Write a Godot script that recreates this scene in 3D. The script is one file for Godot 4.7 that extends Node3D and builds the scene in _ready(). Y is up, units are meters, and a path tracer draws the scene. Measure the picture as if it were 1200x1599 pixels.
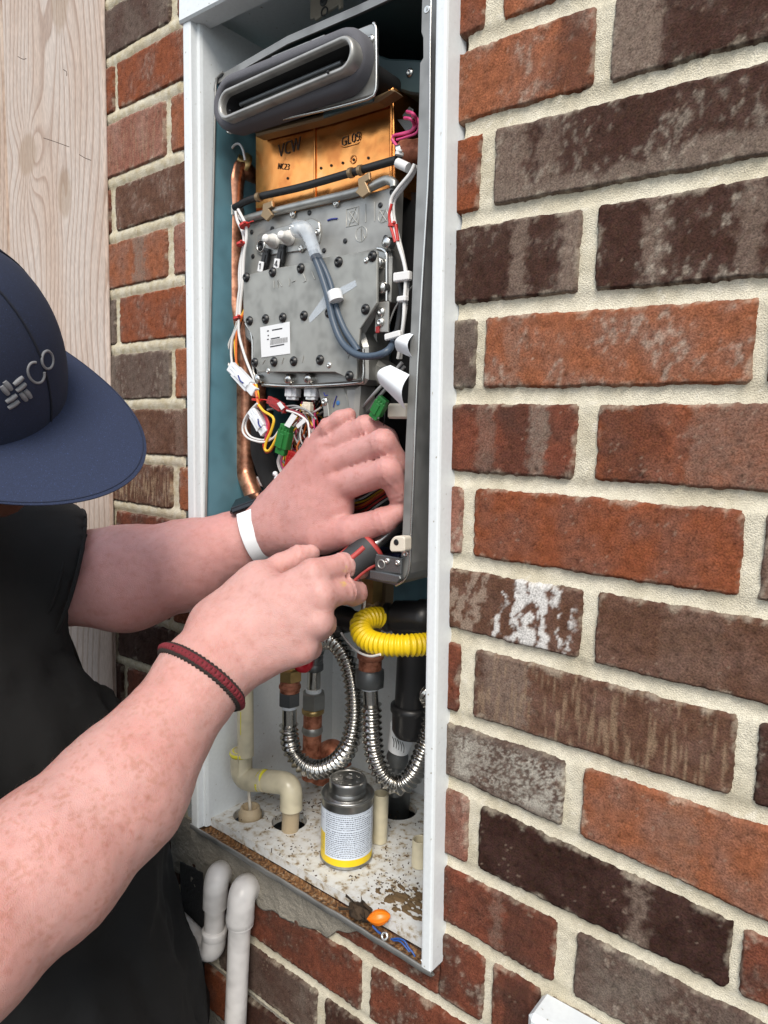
extends Node3D

var M := {}
var T := {}
var used := {}
var rng := RandomNumberGenerator.new()
var na := FastNoiseLite.new()
var nb := FastNoiseLite.new()
var nc := FastNoiseLite.new()

func _ready():
	rng.seed = 7
	setup_noise()
	var cam := Camera3D.new()
	cam.name = "camera"
	cam.transform = Transform3D(Basis(Vector3(0.781009, 0.025713, -0.623990), Vector3(-0.088877, 0.993559, -0.070301), Vector3(0.618163, 0.110364, 0.778264)), Vector3(0.6915, 1.4466, 0.4913))
	cam.fov = 72.4204
	cam.near = 0.02
	cam.far = 400.0
	add_child(cam)
	cam.current = true
	var env := Environment.new()
	env.background_mode = Environment.BG_SKY
	var sky := Sky.new()
	var sm := ProceduralSkyMaterial.new()
	sm.sky_top_color = Color(0.74, 0.79, 0.86)
	sm.sky_horizon_color = Color(0.86, 0.88, 0.89)
	sm.sky_curve = 0.3
	sm.ground_bottom_color = Color(0.42, 0.42, 0.40)
	sm.ground_horizon_color = Color(0.55, 0.56, 0.54)
	sm.sun_angle_max = 1.0
	sky.sky_material = sm
	env.sky = sky
	env.tonemap_mode = Environment.TONE_MAPPER_LINEAR
	env.tonemap_exposure = 2.15
	env.sdfgi_enabled = true
	env.ssao_enabled = true
	env.ssil_enabled = true
	var we := WorldEnvironment.new()
	we.name = "world_environment"
	we.environment = env
	add_child(we)
	var sun := DirectionalLight3D.new()
	sun.name = "sun"
	sun.light_energy = 0.5
	sun.light_angular_distance = 26.0
	sun.light_color = Color(1.0, 0.97, 0.93)
	sun.shadow_enabled = true
	sun.look_at_from_position(Vector3(1.7, 2.8, 2.3), Vector3(0, 0, 0), Vector3.UP)
	add_child(sun)
	make_materials()
	build_ground()
	build_wall()
	build_fence()
	build_recess_box()
	build_heater()
	build_wiring()
	build_plumbing()
	build_small_things()
	build_person()

func setup_noise():
	na.seed = 3; na.noise_type = FastNoiseLite.TYPE_SIMPLEX_SMOOTH; na.frequency = 1.0; na.fractal_type = FastNoiseLite.FRACTAL_FBM; na.fractal_octaves = 3
	nb.seed = 11; nb.noise_type = FastNoiseLite.TYPE_SIMPLEX_SMOOTH; nb.frequency = 1.0; nb.fractal_type = FastNoiseLite.FRACTAL_NONE
	nc.seed = 5; nc.noise_type = FastNoiseLite.TYPE_CELLULAR; nc.frequency = 1.0; nc.cellular_return_type = FastNoiseLite.RETURN_DISTANCE2_SUB; nc.fractal_type = FastNoiseLite.FRACTAL_NONE

# ---------------------------------------------------------------- naming
func numbered(called: String) -> String:
	if not used.has(called):
		used[called] = 0
		return called
	used[called] += 1
	return "%s_%03d" % [called, used[called]]

func thing(called: String, label: String, category: String, at := Vector3.ZERO, group := "") -> Node3D:
	var o := Node3D.new()
	o.name = numbered(called)
	o.position = at
	add_child(o, true)
	tag(o, label, category, group)
	return o

func tag(o: Node, label: String, category: String, group := ""):
	o.set_meta("label", label)
	o.set_meta("category", category)
	if group != "":
		o.set_meta("group", group)

# shapes are given in world places; a part is shifted so that it sits right under its thing
func obj(called: String, mesh, material: Material, parent: Node3D = self, label := "") -> MeshInstance3D:
	var o := MeshInstance3D.new()
	var off := Vector3.ZERO
	var q: Node = parent
	while q != self:
		off += (q as Node3D).position
		q = q.get_parent()
	if mesh is SurfaceTool:
		o.mesh = (mesh as SurfaceTool).commit()
	else:
		o.mesh = mesh
	o.material_override = null
	if o.mesh.get_surface_count() > 0:
		o.mesh.surface_set_material(0, material)
	o.position = -off
	if parent == self:
		o.name = numbered(called)
	else:
		var key = str(parent.get_instance_id()) + called
		used[key] = used.get(key, -1) + 1
		o.name = called if used[key] == 0 else "%s_%03d" % [called, used[key]]
	parent.add_child(o, true)
	if label != "":
		o.set_meta("label", label)
	return o

# ---------------------------------------------------------------- mesh helpers
func st_new() -> SurfaceTool:
	var s := SurfaceTool.new()
	s.begin(Mesh.PRIMITIVE_TRIANGLES)
	return s

func tri(s: SurfaceTool, a: Vector3, b: Vector3, c: Vector3, out: Vector3):
	var n := (b - a).cross(c - a)
	if n.length_squared() < 1e-20:
		return
	n = n.normalized()
	if n.dot(out) < 0.0:
		n = -n
		var t := b; b = c; c = t
	# clockwise seen from outside
	for p in [a, c, b]:
		s.set_normal(n)
		s.set_uv(Vector2(p.x, p.y))
		s.add_vertex(p)

func quad(s: SurfaceTool, a: Vector3, b: Vector3, c: Vector3, d: Vector3, out: Vector3):
	tri(s, a, b, c, out)
	tri(s, a, c, d, out)

# rows of points; the outside is along (next in row - here) x (next row - here)
func grid(s: SurfaceTool, rows: Array, wrap := false, flip := false, colors = null, uvs := true):
	var nr := rows.size()
	var ncol: int = rows[0].size()
	var nrm := []
	for i in nr:
		var line := PackedVector3Array()
		line.resize(ncol)
		nrm.append(line)
	var last: int = ncol if wrap else ncol - 1
	for i in nr - 1:
		for j in last:
			var k := (j + 1) % ncol
			var a: Vector3 = rows[i][j]
			var c: Vector3 = rows[i + 1][k]
			var n: Vector3 = (rows[i][k] - rows[i + 1][j]).cross(c - a)
			nrm[i][j] += n; nrm[i][k] += n; nrm[i + 1][j] += n; nrm[i + 1][k] += n
	for i in nr - 1:
		for j in last:
			var k := (j + 1) % ncol
			var ids := [[i, j], [i + 1, j], [i + 1, k], [i, j], [i + 1, k], [i, k]]
			if flip:
				ids = [[i, j], [i + 1, k], [i + 1, j], [i, j], [i, k], [i + 1, k]]
			for q in ids:
				var n: Vector3 = nrm[q[0]][q[1]].normalized()
				s.set_normal(-n if flip else n)
				if colors != null:
					s.set_color(colors[q[0]][q[1]])
				var u: float = float(q[1]) / ncol
				if wrap and k == 0 and q[1] == 0:
					u = 1.0
				s.set_uv(Vector2(u, float(q[0]) / (nr - 1)))
				s.add_vertex(rows[q[0]][q[1]])

func smooth(pts: Array, step := 0.006) -> PackedVector3Array:
	var out := PackedVector3Array()
	for i in pts.size() - 1:
		var p0: Vector3 = pts[max(i - 1, 0)]
		var p1: Vector3 = pts[i]
		var p2: Vector3 = pts[i + 1]
		var p3: Vector3 = pts[min(i + 2, pts.size() - 1)]
		if i == 0: p0 = p1 * 2.0 - p2
		if i == pts.size() - 2: p3 = p2 * 2.0 - p1
		var n: int = max(1, int(ceil(p1.distance_to(p2) / step)))
		for k in n:
			var t := float(k) / n
			out.append(p1.cubic_interpolate(p2, p0, p3, t))
	out.append(pts[pts.size() - 1])
	return out

func dense(pts: Array, step: float) -> PackedVector3Array:
	var out := PackedVector3Array()
	for i in pts.size() - 1:
		var n: int = max(1, int(ceil(pts[i].distance_to(pts[i + 1]) / step)))
		for k in n:
			out.append(pts[i].lerp(pts[i + 1], float(k) / n))
	out.append(pts[pts.size() - 1])
	return out

# rounds the corners of a pipe run
func bends(pts: Array, r: float, n := 8) -> PackedVector3Array:
	var out := PackedVector3Array()
	out.append(pts[0])
	for i in range(1, pts.size() - 1):
		var a: Vector3 = (pts[i - 1] - pts[i]).normalized()
		var b: Vector3 = (pts[i + 1] - pts[i]).normalized()
		var cut: float = min(r * tan((PI - a.angle_to(b)) / 2.0), 0.49 * min(pts[i].distance_to(pts[i - 1]), pts[i].distance_to(pts[i + 1])))
		var p: Vector3 = pts[i] + a * cut
		var q: Vector3 = pts[i] + b * cut
		for k in n + 1:
			var t := float(k) / n
			out.append(p.lerp(pts[i], t).lerp(pts[i].lerp(q, t), t))
	out.append(pts[pts.size() - 1])
	return out

# radius: a number or a function of (share of length, metres)
func tube(s: SurfaceTool, path, radius, sides := 10, caps := true, flat := 1.0, turn := 0.0):
	var n: int = path.size()
	var rows := []
	var t0: Vector3 = (path[1] - path[0]).normalized()
	var side := t0.cross(Vector3.UP)
	if side.length() < 0.1:
		side = t0.cross(Vector3.RIGHT)
	side = side.normalized()
	var total := 0.0
	for i in n - 1:
		total += path[i].distance_to(path[i + 1])
	var run := 0.0
	var first := PackedVector3Array()
	var lastc := PackedVector3Array()
	for i in n:
		var t: Vector3
		if i == 0: t = path[1] - path[0]
		elif i == n - 1: t = path[n - 1] - path[n - 2]
		else: t = (path[i + 1] - path[i]).normalized() + (path[i] - path[i - 1]).normalized()
		t = t.normalized()
		if i > 0:
			run += path[i].distance_to(path[i - 1])
		side = (side - t * side.dot(t)).normalized()
		var up := t.cross(side)
		var r: float = radius if radius is float else radius.call(run / total, run)
		var line := PackedVector3Array()
		for k in sides:
			var w := TAU * k / sides + turn
			line.append(path[i] + (side * cos(w) + up * sin(w) * flat) * r)
		rows.append(line)
	grid(s, rows, true)
	if caps:
		for e in [0, n - 1]:
			var o: Vector3 = (path[0] - path[1]) if e == 0 else (path[n - 1] - path[n - 2])
			for k in sides:
				tri(s, path[e], rows[e][k], rows[e][(k + 1) % sides], o)

# profile: Vector2(radius, height) along axis from at
func lathe(s: SurfaceTool, at: Vector3, axis: Vector3, profile: Array, sides := 24, bump = null):
	var w := axis.normalized()
	var u := w.cross(Vector3.RIGHT if abs(w.x) < 0.8 else Vector3.UP).normalized()
	var v := w.cross(u)
	var rows := []
	for pr in profile:
		var line := PackedVector3Array()
		for k in sides:
			var g := TAU * k / sides
			var r: float = pr.x
			if bump != null:
				r = bump.call(pr.x, pr.y, g)
			line.append(at + w * pr.y + (u * cos(g) + v * sin(g)) * r)
		rows.append(line)
	grid(s, rows, true)

# chamfered box; basis columns are its axes
func rbox(s: SurfaceTool, c: Vector3, size: Vector3, b := 0.001, basis := Basis.IDENTITY):
	var h := size / 2.0
	b = min(b, min(h.x, min(h.y, h.z)) * 0.8)
	var P := func(x, y, z): return c + basis * Vector3(x, y, z)
	for ax in 3:
		for sg in [-1.0, 1.0]:
			var a1 := (ax + 1) % 3
			var a2 := (ax + 2) % 3
			var q := []
			for w in [[-1, -1], [1, -1], [1, 1], [-1, 1]]:
				var l := Vector3.ZERO
				l[ax] = sg * h[ax]; l[a1] = w[0] * (h[a1] - b); l[a2] = w[1] * (h[a2] - b)
				q.append(c + basis * l)
			var o := Vector3.ZERO
			o[ax] = sg
			quad(s, q[0], q[1], q[2], q[3], basis * o)
	for ax in 3:
		var a1 := (ax + 1) % 3
		var a2 := (ax + 2) % 3
		for s1 in [-1.0, 1.0]:
			for s2 in [-1.0, 1.0]:
				var q := []
				for w in [[-1, 0], [1, 0], [1, 1], [-1, 1]]:
					var l := Vector3.ZERO
					l[ax] = w[0] * (h[ax] - b)
					l[a1] = s1 * (h[a1] if w[1] == 0 else h[a1] - b)
					l[a2] = s2 * (h[a2] - b if w[1] == 0 else h[a2])
					q.append(c + basis * l)
				var o := Vector3.ZERO
				o[a1] = s1; o[a2] = s2
				quad(s, q[0], q[1], q[2], q[3], basis * o)
	for sx in [-1.0, 1.0]:
		for sy in [-1.0, 1.0]:
			for sz in [-1.0, 1.0]:
				tri(s, c + basis * Vector3(sx * h.x, sy * (h.y - b), sz * (h.z - b)), c + basis * Vector3(sx * (h.x - b), sy * h.y, sz * (h.z - b)), c + basis * Vector3(sx * (h.x - b), sy * (h.y - b), sz * h.z), basis * Vector3(sx, sy, sz))

func box2(s: SurfaceTool, lo: Vector3, hi: Vector3, b := 0.001):
	rbox(s, (lo + hi) / 2.0, (hi - lo).abs(), b)

# outline in x and y, from z0 (back) to z1 (front), chamfered in front
func plate(s: SurfaceTool, poly: Array, z0: float, z1: float, b := 0.001, xf := Transform3D.IDENTITY):
	var p := PackedVector2Array(poly)
	if Geometry2D.is_polygon_clockwise(p):
		p.reverse()
	var n := p.size()
	var inn := PackedVector2Array()
	for i in n:
		var d0 := (p[i] - p[(i + n - 1) % n]).normalized()
		var d1 := (p[(i + 1) % n] - p[i]).normalized()
		var m := (Vector2(-d0.y, d0.x) + Vector2(-d1.y, d1.x))
		var l: float = max(m.length_squared() / 2.0, 0.3)
		inn.append(p[i] + m / l * b)
	var ix := Geometry2D.triangulate_polygon(inn)
	var f := (xf.basis * Vector3(0, 0, 1))
	for k in range(0, ix.size(), 3):
		var a := inn[ix[k]]; var c := inn[ix[k + 1]]; var e := inn[ix[k + 2]]
		tri(s, xf * Vector3(a.x, a.y, z1), xf * Vector3(c.x, c.y, z1), xf * Vector3(e.x, e.y, z1), f)
	ix = Geometry2D.triangulate_polygon(p)
	for k in range(0, ix.size(), 3):
		var a := p[ix[k]]; var c := p[ix[k + 1]]; var e := p[ix[k + 2]]
		tri(s, xf * Vector3(a.x, a.y, z0), xf * Vector3(c.x, c.y, z0), xf * Vector3(e.x, e.y, z0), -f)
	for i in n:
		var j := (i + 1) % n
		var e := p[j] - p[i]
		var o := xf.basis * Vector3(e.y, -e.x, 0)
		quad(s, xf * Vector3(p[i].x, p[i].y, z0), xf * Vector3(p[j].x, p[j].y, z0), xf * Vector3(p[j].x, p[j].y, z1 - b), xf * Vector3(p[i].x, p[i].y, z1 - b), o)
		quad(s, xf * Vector3(p[i].x, p[i].y, z1 - b), xf * Vector3(p[j].x, p[j].y, z1 - b), xf * Vector3(inn[j].x, inn[j].y, z1), xf * Vector3(inn[i].x, inn[i].y, z1), o.normalized() + f)

func rounded(poly: Array, r: float, n := 5) -> Array:
	var out := []
	var m := poly.size()
	for i in m:
		var c: Vector2 = poly[i]
		var a: Vector2 = poly[(i + m - 1) % m] - c
		var b: Vector2 = poly[(i + 1) % m] - c
		var cut: float = min(r, min(a.length(), b.length()) * 0.45)
		var p := c + a.normalized() * cut
		var q := c + b.normalized() * cut
		for k in n + 1:
			var t := float(k) / n
			out.append(p.lerp(c, t).lerp(c.lerp(q, t), t))
	return out

func rect(x0: float, y0: float, x1: float, y1: float) -> Array:
	return [Vector2(x0, y0), Vector2(x1, y0), Vector2(x1, y1), Vector2(x0, y1)]

# a square tube section swept through points (flat strap): w across, t thick, up gives the thickness direction
func strap(s: SurfaceTool, path, w: float, t: float, across: Array):
	var rows := []
	for i in path.size():
		var d: Vector3 = (path[min(i + 1, path.size() - 1)] - path[max(i - 1, 0)]).normalized()
		var a: Vector3 = across[i]
		a = (a - d * a.dot(d)).normalized()
		var u := d.cross(a)
		rows.append(PackedVector3Array([path[i] + a * w / 2 + u * t / 2, path[i] + a * w * 0.46 + u * t * 0.8, path[i] - a * w * 0.46 + u * t * 0.8, path[i] - a * w / 2 + u * t / 2, path[i] - a * w / 2 - u * t / 2, path[i] + a * w / 2 - u * t / 2]))
	grid(s, rows, true)

func dome_screw(s: SurfaceTool, at: Vector3, r: float, out := Vector3(0, 0, 1), high := 0.55):
	lathe(s, at, out, [Vector2(r * 1.15, -0.001), Vector2(r * 1.15, r * 0.12), Vector2(r, r * 0.2), Vector2(r * 0.8, r * high * 0.8), Vector2(r * 0.45, r * high), Vector2(r * 0.38, r * high * 0.55), Vector2(0.00001, r * high * 0.5)], 14)

func lettering(text: String, size: float, at: Vector3, basis: Basis, m: Material, parent: Node3D, called := "stamp", depth := 0.0004):
	var t := TextMesh.new()
	var f := SystemFont.new()
	f.font_names = PackedStringArray(["Droid Sans"])
	t.font = f
	t.text = text
	t.font_size = 32
	t.pixel_size = size / 24.0
	t.depth = depth
	t.curve_step = 2.0
	var o := obj(called, t, m, parent)
	o.transform = Transform3D(basis, at + o.position)
	return o

# ---------------------------------------------------------------- materials
func lin(r: float, g: float, b: float) -> Color:
	return Color(r, g, b).linear_to_srgb()

func noise_tex(seed_: int, freq: float, ramp: Array, octaves := 4, size := 512, kind := FastNoiseLite.TYPE_SIMPLEX_SMOOTH, warp := 0.0) -> NoiseTexture2D:
	var n := FastNoiseLite.new()
	n.seed = seed_
	n.noise_type = kind
	n.frequency = freq
	n.fractal_type = FastNoiseLite.FRACTAL_FBM if octaves > 1 else FastNoiseLite.FRACTAL_NONE
	n.fractal_octaves = octaves
	n.fractal_gain = 0.6
	if warp > 0.0:
		n.domain_warp_enabled = true
		n.domain_warp_amplitude = warp
		n.domain_warp_frequency = freq * 1.5
	var t := NoiseTexture2D.new()
	t.width = size
	t.height = size
	t.seamless = true
	t.noise = n
	var g := Gradient.new()
	g.offsets = PackedFloat32Array(ramp.map(func(e): return e[0]))
	g.colors = PackedColorArray(ramp.map(func(e): return e[1] if e[1] is Color else Color(e[1], e[1], e[1])))
	t.color_ramp = g
	return t

func mat(called: String, c: Color, rough: float, metal := 0.0, tex: Texture2D = null, scale := 10.0, bump: Texture2D = null, bump_mm := 0.0) -> StandardMaterial3D:
	var m := StandardMaterial3D.new()
	m.resource_name = called
	m.albedo_color = c
	m.roughness = rough
	m.metallic = metal
	m.cull_mode = BaseMaterial3D.CULL_DISABLED
	if tex != null or bump != null:
		m.uv1_triplanar = true
		m.uv1_world_triplanar = true
		m.uv1_scale = Vector3.ONE * scale
	if tex != null:
		m.albedo_texture = tex
	if bump != null:
		m.heightmap_enabled = true
		m.heightmap_texture = bump
		m.heightmap_scale = bump_mm / 10.0
	M[called] = m
	return m

func make_materials():
	T.grain = noise_tex(1, 0.09, [[0.0, 0.60], [0.3, 0.80], [0.5, 0.92], [0.72, 1.0], [1.0, 1.0]], 5, 1024)
	T.rough = noise_tex(2, 0.035, [[0.0, 0.0], [0.3, 0.35], [0.7, 0.7], [1.0, 1.0]], 5, 512)
	T.pits = noise_tex(9, 0.07, [[0.0, 0.2], [0.25, 0.42], [0.38, 0.62], [0.6, 0.8], [1.0, 1.0]], 5, 1024)
	T.sand = noise_tex(4, 0.16, [[0.0, 0.6], [0.3, 0.84], [0.5, 0.95], [1.0, 1.0]], 4, 1024)
	T.sandbump = noise_tex(6, 0.10, [[0.0, 0.0], [1.0, 1.0]], 4, 1024)
	T.soft = noise_tex(7, 0.012, [[0.0, 0.80], [0.5, 0.95], [1.0, 1.0]], 3, 256)
	T.fine = noise_tex(8, 0.2, [[0.0, 0.0], [1.0, 1.0]], 2, 512)
	T.cloth = noise_tex(12, 0.3, [[0.0, 0.4], [0.5, 0.8], [1.0, 1.0]], 2, 512)
	var m := mat("brick", Color.WHITE, 0.88, 0.0, T.grain, 5.5, T.pits, 0.45)
	m.vertex_color_use_as_albedo = true
	m.metallic_specular = 0.25
	m = mat("mortar", Color.WHITE, 0.95, 0.0, T.sand, 6.0, T.sandbump, 0.7)
	m.vertex_color_use_as_albedo = true
	m.metallic_specular = 0.25
	mat("parge", lin(0.30, 0.275, 0.23), 0.95, 0.0, T.grain, 7.0, T.rough, 1.6)
	mat("ground", lin(0.32, 0.31, 0.285), 1.0, 0.0, T.rough, 1.2)
	# white powder-coated steel with specks of dirt
	var specks := noise_tex(31, 0.06, [[0.0, lin(0.30, 0.24, 0.16)], [0.085, lin(0.5, 0.46, 0.38)], [0.12, Color(0.97, 0.97, 0.97)], [1.0, Color.WHITE]], 2, 512)
	mat("white_steel", lin(0.72, 0.755, 0.77), 0.34, 0.0, specks, 5.0, T.soft, 0.3)
	var grime := noise_tex(32, 0.022, [[0.0, lin(0.10, 0.06, 0.03)], [0.17, lin(0.26, 0.19, 0.12)], [0.28, lin(0.46, 0.42, 0.34)], [0.40, lin(0.60, 0.59, 0.56)], [0.6, lin(0.66, 0.67, 0.66)], [1.0, lin(0.70, 0.72, 0.72)]], 7, 1024, FastNoiseLite.TYPE_SIMPLEX_SMOOTH, 14.0)
	mat("dirty_pan", Color.WHITE, 0.5, 0.0, grime, 3.2, T.rough, 0.5)
	var rust := noise_tex(33, 0.02, [[0.0, lin(0.02, 0.013, 0.008)], [0.3, lin(0.05, 0.025, 0.012)], [0.45, lin(0.15, 0.065, 0.02)], [0.58, lin(0.27, 0.13, 0.045)], [0.7, lin(0.24, 0.19, 0.13)], [0.85, lin(0.42, 0.36, 0.26)], [1.0, lin(0.55, 0.5, 0.42)]], 6, 1024, FastNoiseLite.TYPE_SIMPLEX_SMOOTH, 40.0)
	mat("rust", Color.WHITE, 0.9, 0.0, rust, 9.0, T.rough, 0.9)
	mat("rust_stain", Color.WHITE, 0.8, 0.0, rust, 9.0, T.rough, 0.6)
	mat("mud", lin(0.16, 0.10, 0.045), 0.9, 0.0, T.grain, 25.0, T.rough, 0.8)
	mat("debris", lin(0.055, 0.035, 0.02), 0.95)
	mat("teal_steel", lin(0.12, 0.27, 0.335), 0.5, 0.0, T.soft, 5.0)
	mat("dark_teal", lin(0.05, 0.085, 0.09), 0.5)
	mat("grey_case", lin(0.30, 0.30, 0.29), 0.42, 0.35, T.soft, 6.0, T.fine, 0.05)
	mat("zinc", lin(0.42, 0.42, 0.40), 0.42, 0.75, T.soft, 8.0, T.fine, 0.06)
	mat("dark_zinc", lin(0.16, 0.17, 0.175), 0.45, 0.7, T.grain, 12.0)
	mat("aluminium", lin(0.37, 0.365, 0.345), 0.46, 0.45, T.soft, 7.0, T.fine, 0.08)
	mat("cover_metal", lin(0.36, 0.36, 0.335), 0.5, 0.4, T.soft, 9.0, T.fine, 0.05)
	mat("bright_metal", lin(0.62, 0.61, 0.58), 0.24, 0.95)
	mat("can_metal", lin(0.46, 0.46, 0.45), 0.34, 1.0, T.soft, 12.0)
	mat("steel", lin(0.50, 0.485, 0.455), 0.2, 1.0)
	var copper_tone := noise_tex(34, 0.006, [[0.0, lin(0.62, 0.20, 0.055)], [0.4, lin(0.90, 0.36, 0.10)], [0.65, lin(0.95, 0.41, 0.125)], [1.0, lin(0.96, 0.52, 0.23)]], 4, 512, FastNoiseLite.TYPE_SIMPLEX_SMOOTH, 30.0)
	mat("copper_sheet", Color.WHITE, 0.25, 1.0, copper_tone, 5.0, T.soft, 4.0)
	var copper_old := noise_tex(35, 0.02, [[0.0, lin(0.16, 0.06, 0.035)], [0.4, lin(0.46, 0.20, 0.12)], [0.6, lin(0.70, 0.34, 0.21)], [1.0, lin(0.80, 0.46, 0.31)]], 5, 512)
	mat("copper_pipe", Color.WHITE, 0.34, 0.85, copper_old, 7.0, T.fine, 0.05)
	mat("copper_dull", lin(0.75, 0.62, 0.6), 0.55, 0.6, copper_old, 9.0, T.rough, 0.3)
	mat("brass", lin(0.55, 0.38, 0.16), 0.35, 0.9, T.soft, 12.0)
	mat("bronze_clip", lin(0.30, 0.21, 0.12), 0.45, 0.6)
	mat("gasket", lin(0.20, 0.20, 0.225), 0.97, 0.0, T.cloth, 22.0, T.cloth, 0.5)
	mat("rim_metal", lin(0.42, 0.41, 0.385), 0.40, 0.5, T.soft, 9.0)
	mat("black_rubber", lin(0.015, 0.015, 0.016), 0.55)
	mat("black_plastic", lin(0.012, 0.012, 0.013), 0.38)
	mat("foam", lin(0.035, 0.035, 0.037), 0.95, 0.0, T.cloth, 25.0, T.cloth, 0.5)
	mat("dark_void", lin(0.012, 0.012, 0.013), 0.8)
	mat("navy_plastic", lin(0.012, 0.018, 0.06), 0.4)
	mat("ceramic", lin(0.80, 0.79, 0.76), 0.25)
	var clear := mat("clear_cap", Color(0.82, 0.85, 0.88, 0.38), 0.2)
	clear.transparency = BaseMaterial3D.TRANSPARENCY_ALPHA
	mat("label_white", lin(0.74, 0.75, 0.76), 0.6)
	mat("paper", lin(0.74, 0.77, 0.80), 0.7)
	mat("print_dark", lin(0.03, 0.03, 0.035), 0.8)
	mat("ink_blue", lin(0.03, 0.04, 0.22), 0.7)
	mat("ink_sky", lin(0.05, 0.17, 0.42), 0.7)
	mat("stamp_dark", lin(0.045, 0.022, 0.012), 0.7)
	mat("emboss", lin(0.40, 0.40, 0.375), 0.4, 0.4)
	mat("wire_white", lin(0.72, 0.71, 0.70), 0.4)
	mat("wire_grey", lin(0.26, 0.26, 0.26), 0.45)
	mat("wire_red", lin(0.50, 0.025, 0.02), 0.4)
	mat("wire_maroon", lin(0.20, 0.02, 0.03), 0.4)
	mat("wire_orange", lin(0.72, 0.17, 0.03), 0.4)
	mat("wire_yellow", lin(0.80, 0.48, 0.03), 0.4)
	mat("wire_pink", lin(0.62, 0.06, 0.20), 0.4)
	mat("wire_brown", lin(0.14, 0.055, 0.025), 0.45)
	mat("wire_black", lin(0.015, 0.015, 0.015), 0.45)
	mat("cable_slate", lin(0.055, 0.08, 0.115), 0.42)
	mat("tie_red", lin(0.52, 0.03, 0.025), 0.5)
	mat("plug_green", lin(0.02, 0.16, 0.035), 0.4)
	mat("plug_red", lin(0.30, 0.012, 0.012), 0.4)
	mat("plug_white", lin(0.70, 0.73, 0.76), 0.45)
	mat("plug_cream", lin(0.66, 0.60, 0.50), 0.45)
	mat("yellow_hose", lin(0.80, 0.56, 0.01), 0.34)
	mat("cream_plastic", lin(0.68, 0.62, 0.45), 0.3, 0.0, T.soft, 9.0)
	mat("old_cream", lin(0.58, 0.46, 0.30), 0.5, 0.0, T.grain, 20.0)
	mat("yellow_glue", lin(0.72, 0.66, 0.06), 0.2)
	mat("white_pipe", lin(0.78, 0.755, 0.735), 0.35, 0.0, T.soft, 8.0)
	mat("red_handle", lin(0.42, 0.01, 0.02), 0.35)
	mat("orange_cap", lin(0.85, 0.20, 0.01), 0.35)
	mat("blue_wire", lin(0.02, 0.08, 0.30), 0.4)
	mat("tool_grey", lin(0.055, 0.055, 0.058), 0.6, 0.0, T.cloth, 30.0, T.cloth, 0.15)
	mat("tool_red", lin(0.40, 0.045, 0.04), 0.55)
	mat("tape_black", lin(0.02, 0.021, 0.023), 0.9, 0.0, T.grain, 8.0, T.rough, 1.0)
	# skin: blotches, freckles, pores
	var blotch := noise_tex(41, 0.011, [[0.0, lin(0.78, 0.60, 0.55)], [0.25, lin(0.95, 0.88, 0.86)], [0.5, Color.WHITE], [0.8, lin(1.0, 0.94, 0.93)], [1.0, lin(0.95, 0.82, 0.80)]], 6, 1024)
	var pores := noise_tex(42, 0.11, [[0.0, 0.0], [0.4, 0.6], [1.0, 1.0]], 4, 1024)
	m = mat("skin", Color.WHITE, 0.52, 0.0, blotch, 7.0, pores, 0.5)
	m.vertex_color_use_as_albedo = true
	m.subsurf_scatter_enabled = true
	m.subsurf_scatter_strength = 0.18
	m.metallic_specular = 0.42
	mat("nail", lin(0.66, 0.40, 0.36), 0.3)
	mat("skin_hair", lin(0.50, 0.34, 0.24), 0.6)
	mat("shirt", lin(0.0042, 0.0043, 0.0048), 0.92, 0.0, T.cloth, 40.0, T.cloth, 0.12)
	M.shirt.rim_enabled = true; M.shirt.rim = 0.05
	mat("jeans", lin(0.03, 0.035, 0.05), 0.9)
	var lint := noise_tex(43, 0.10, [[0.0, lin(0.75, 0.8, 0.95)], [0.19, lin(0.55, 0.6, 0.75)], [0.215, Color(0.38, 0.38, 0.38)], [0.5, Color(0.42, 0.42, 0.42)], [1.0, Color(0.50, 0.50, 0.50)]], 3, 1024)
	mat("cap_brim", lin(0.125, 0.19, 0.44), 0.9, 0.0, lint, 7.0, T.cloth, 0.35)
	mat("cap_crown", lin(0.095, 0.14, 0.32), 0.9, 0.0, lint, 8.0, T.cloth, 0.35)
	mat("cap_front", lin(0.020, 0.024, 0.044), 0.92, 0.0, T.cloth, 30.0, T.cloth, 0.1)
	mat("thread", lin(0.36, 0.37, 0.40), 0.6, 0.0, T.cloth, 60.0)
	mat("watch_band", lin(0.78, 0.80, 0.82), 0.45)
	mat("watch_black", lin(0.010, 0.010, 0.012), 0.08)
	mat("cord_red", lin(0.30, 0.025, 0.04), 0.85, 0.0, T.cloth, 50.0, T.cloth, 0.3)
	mat("cord_dark", lin(0.045, 0.035, 0.03), 0.9, 0.0, T.cloth, 50.0, T.cloth, 0.3)
	mat("beard", lin(0.075, 0.028, 0.014), 0.8)

# ---------------------------------------------------------------- the setting
func build_ground():
	var s := st_new()
	quad(s, Vector3(-60, 0, -60), Vector3(60, 0, -60), Vector3(60, 0, 60), Vector3(-60, 0, 60), Vector3.UP)
	var o := obj("ground", s, M.ground)
	o.set_meta("kind", "structure")

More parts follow.
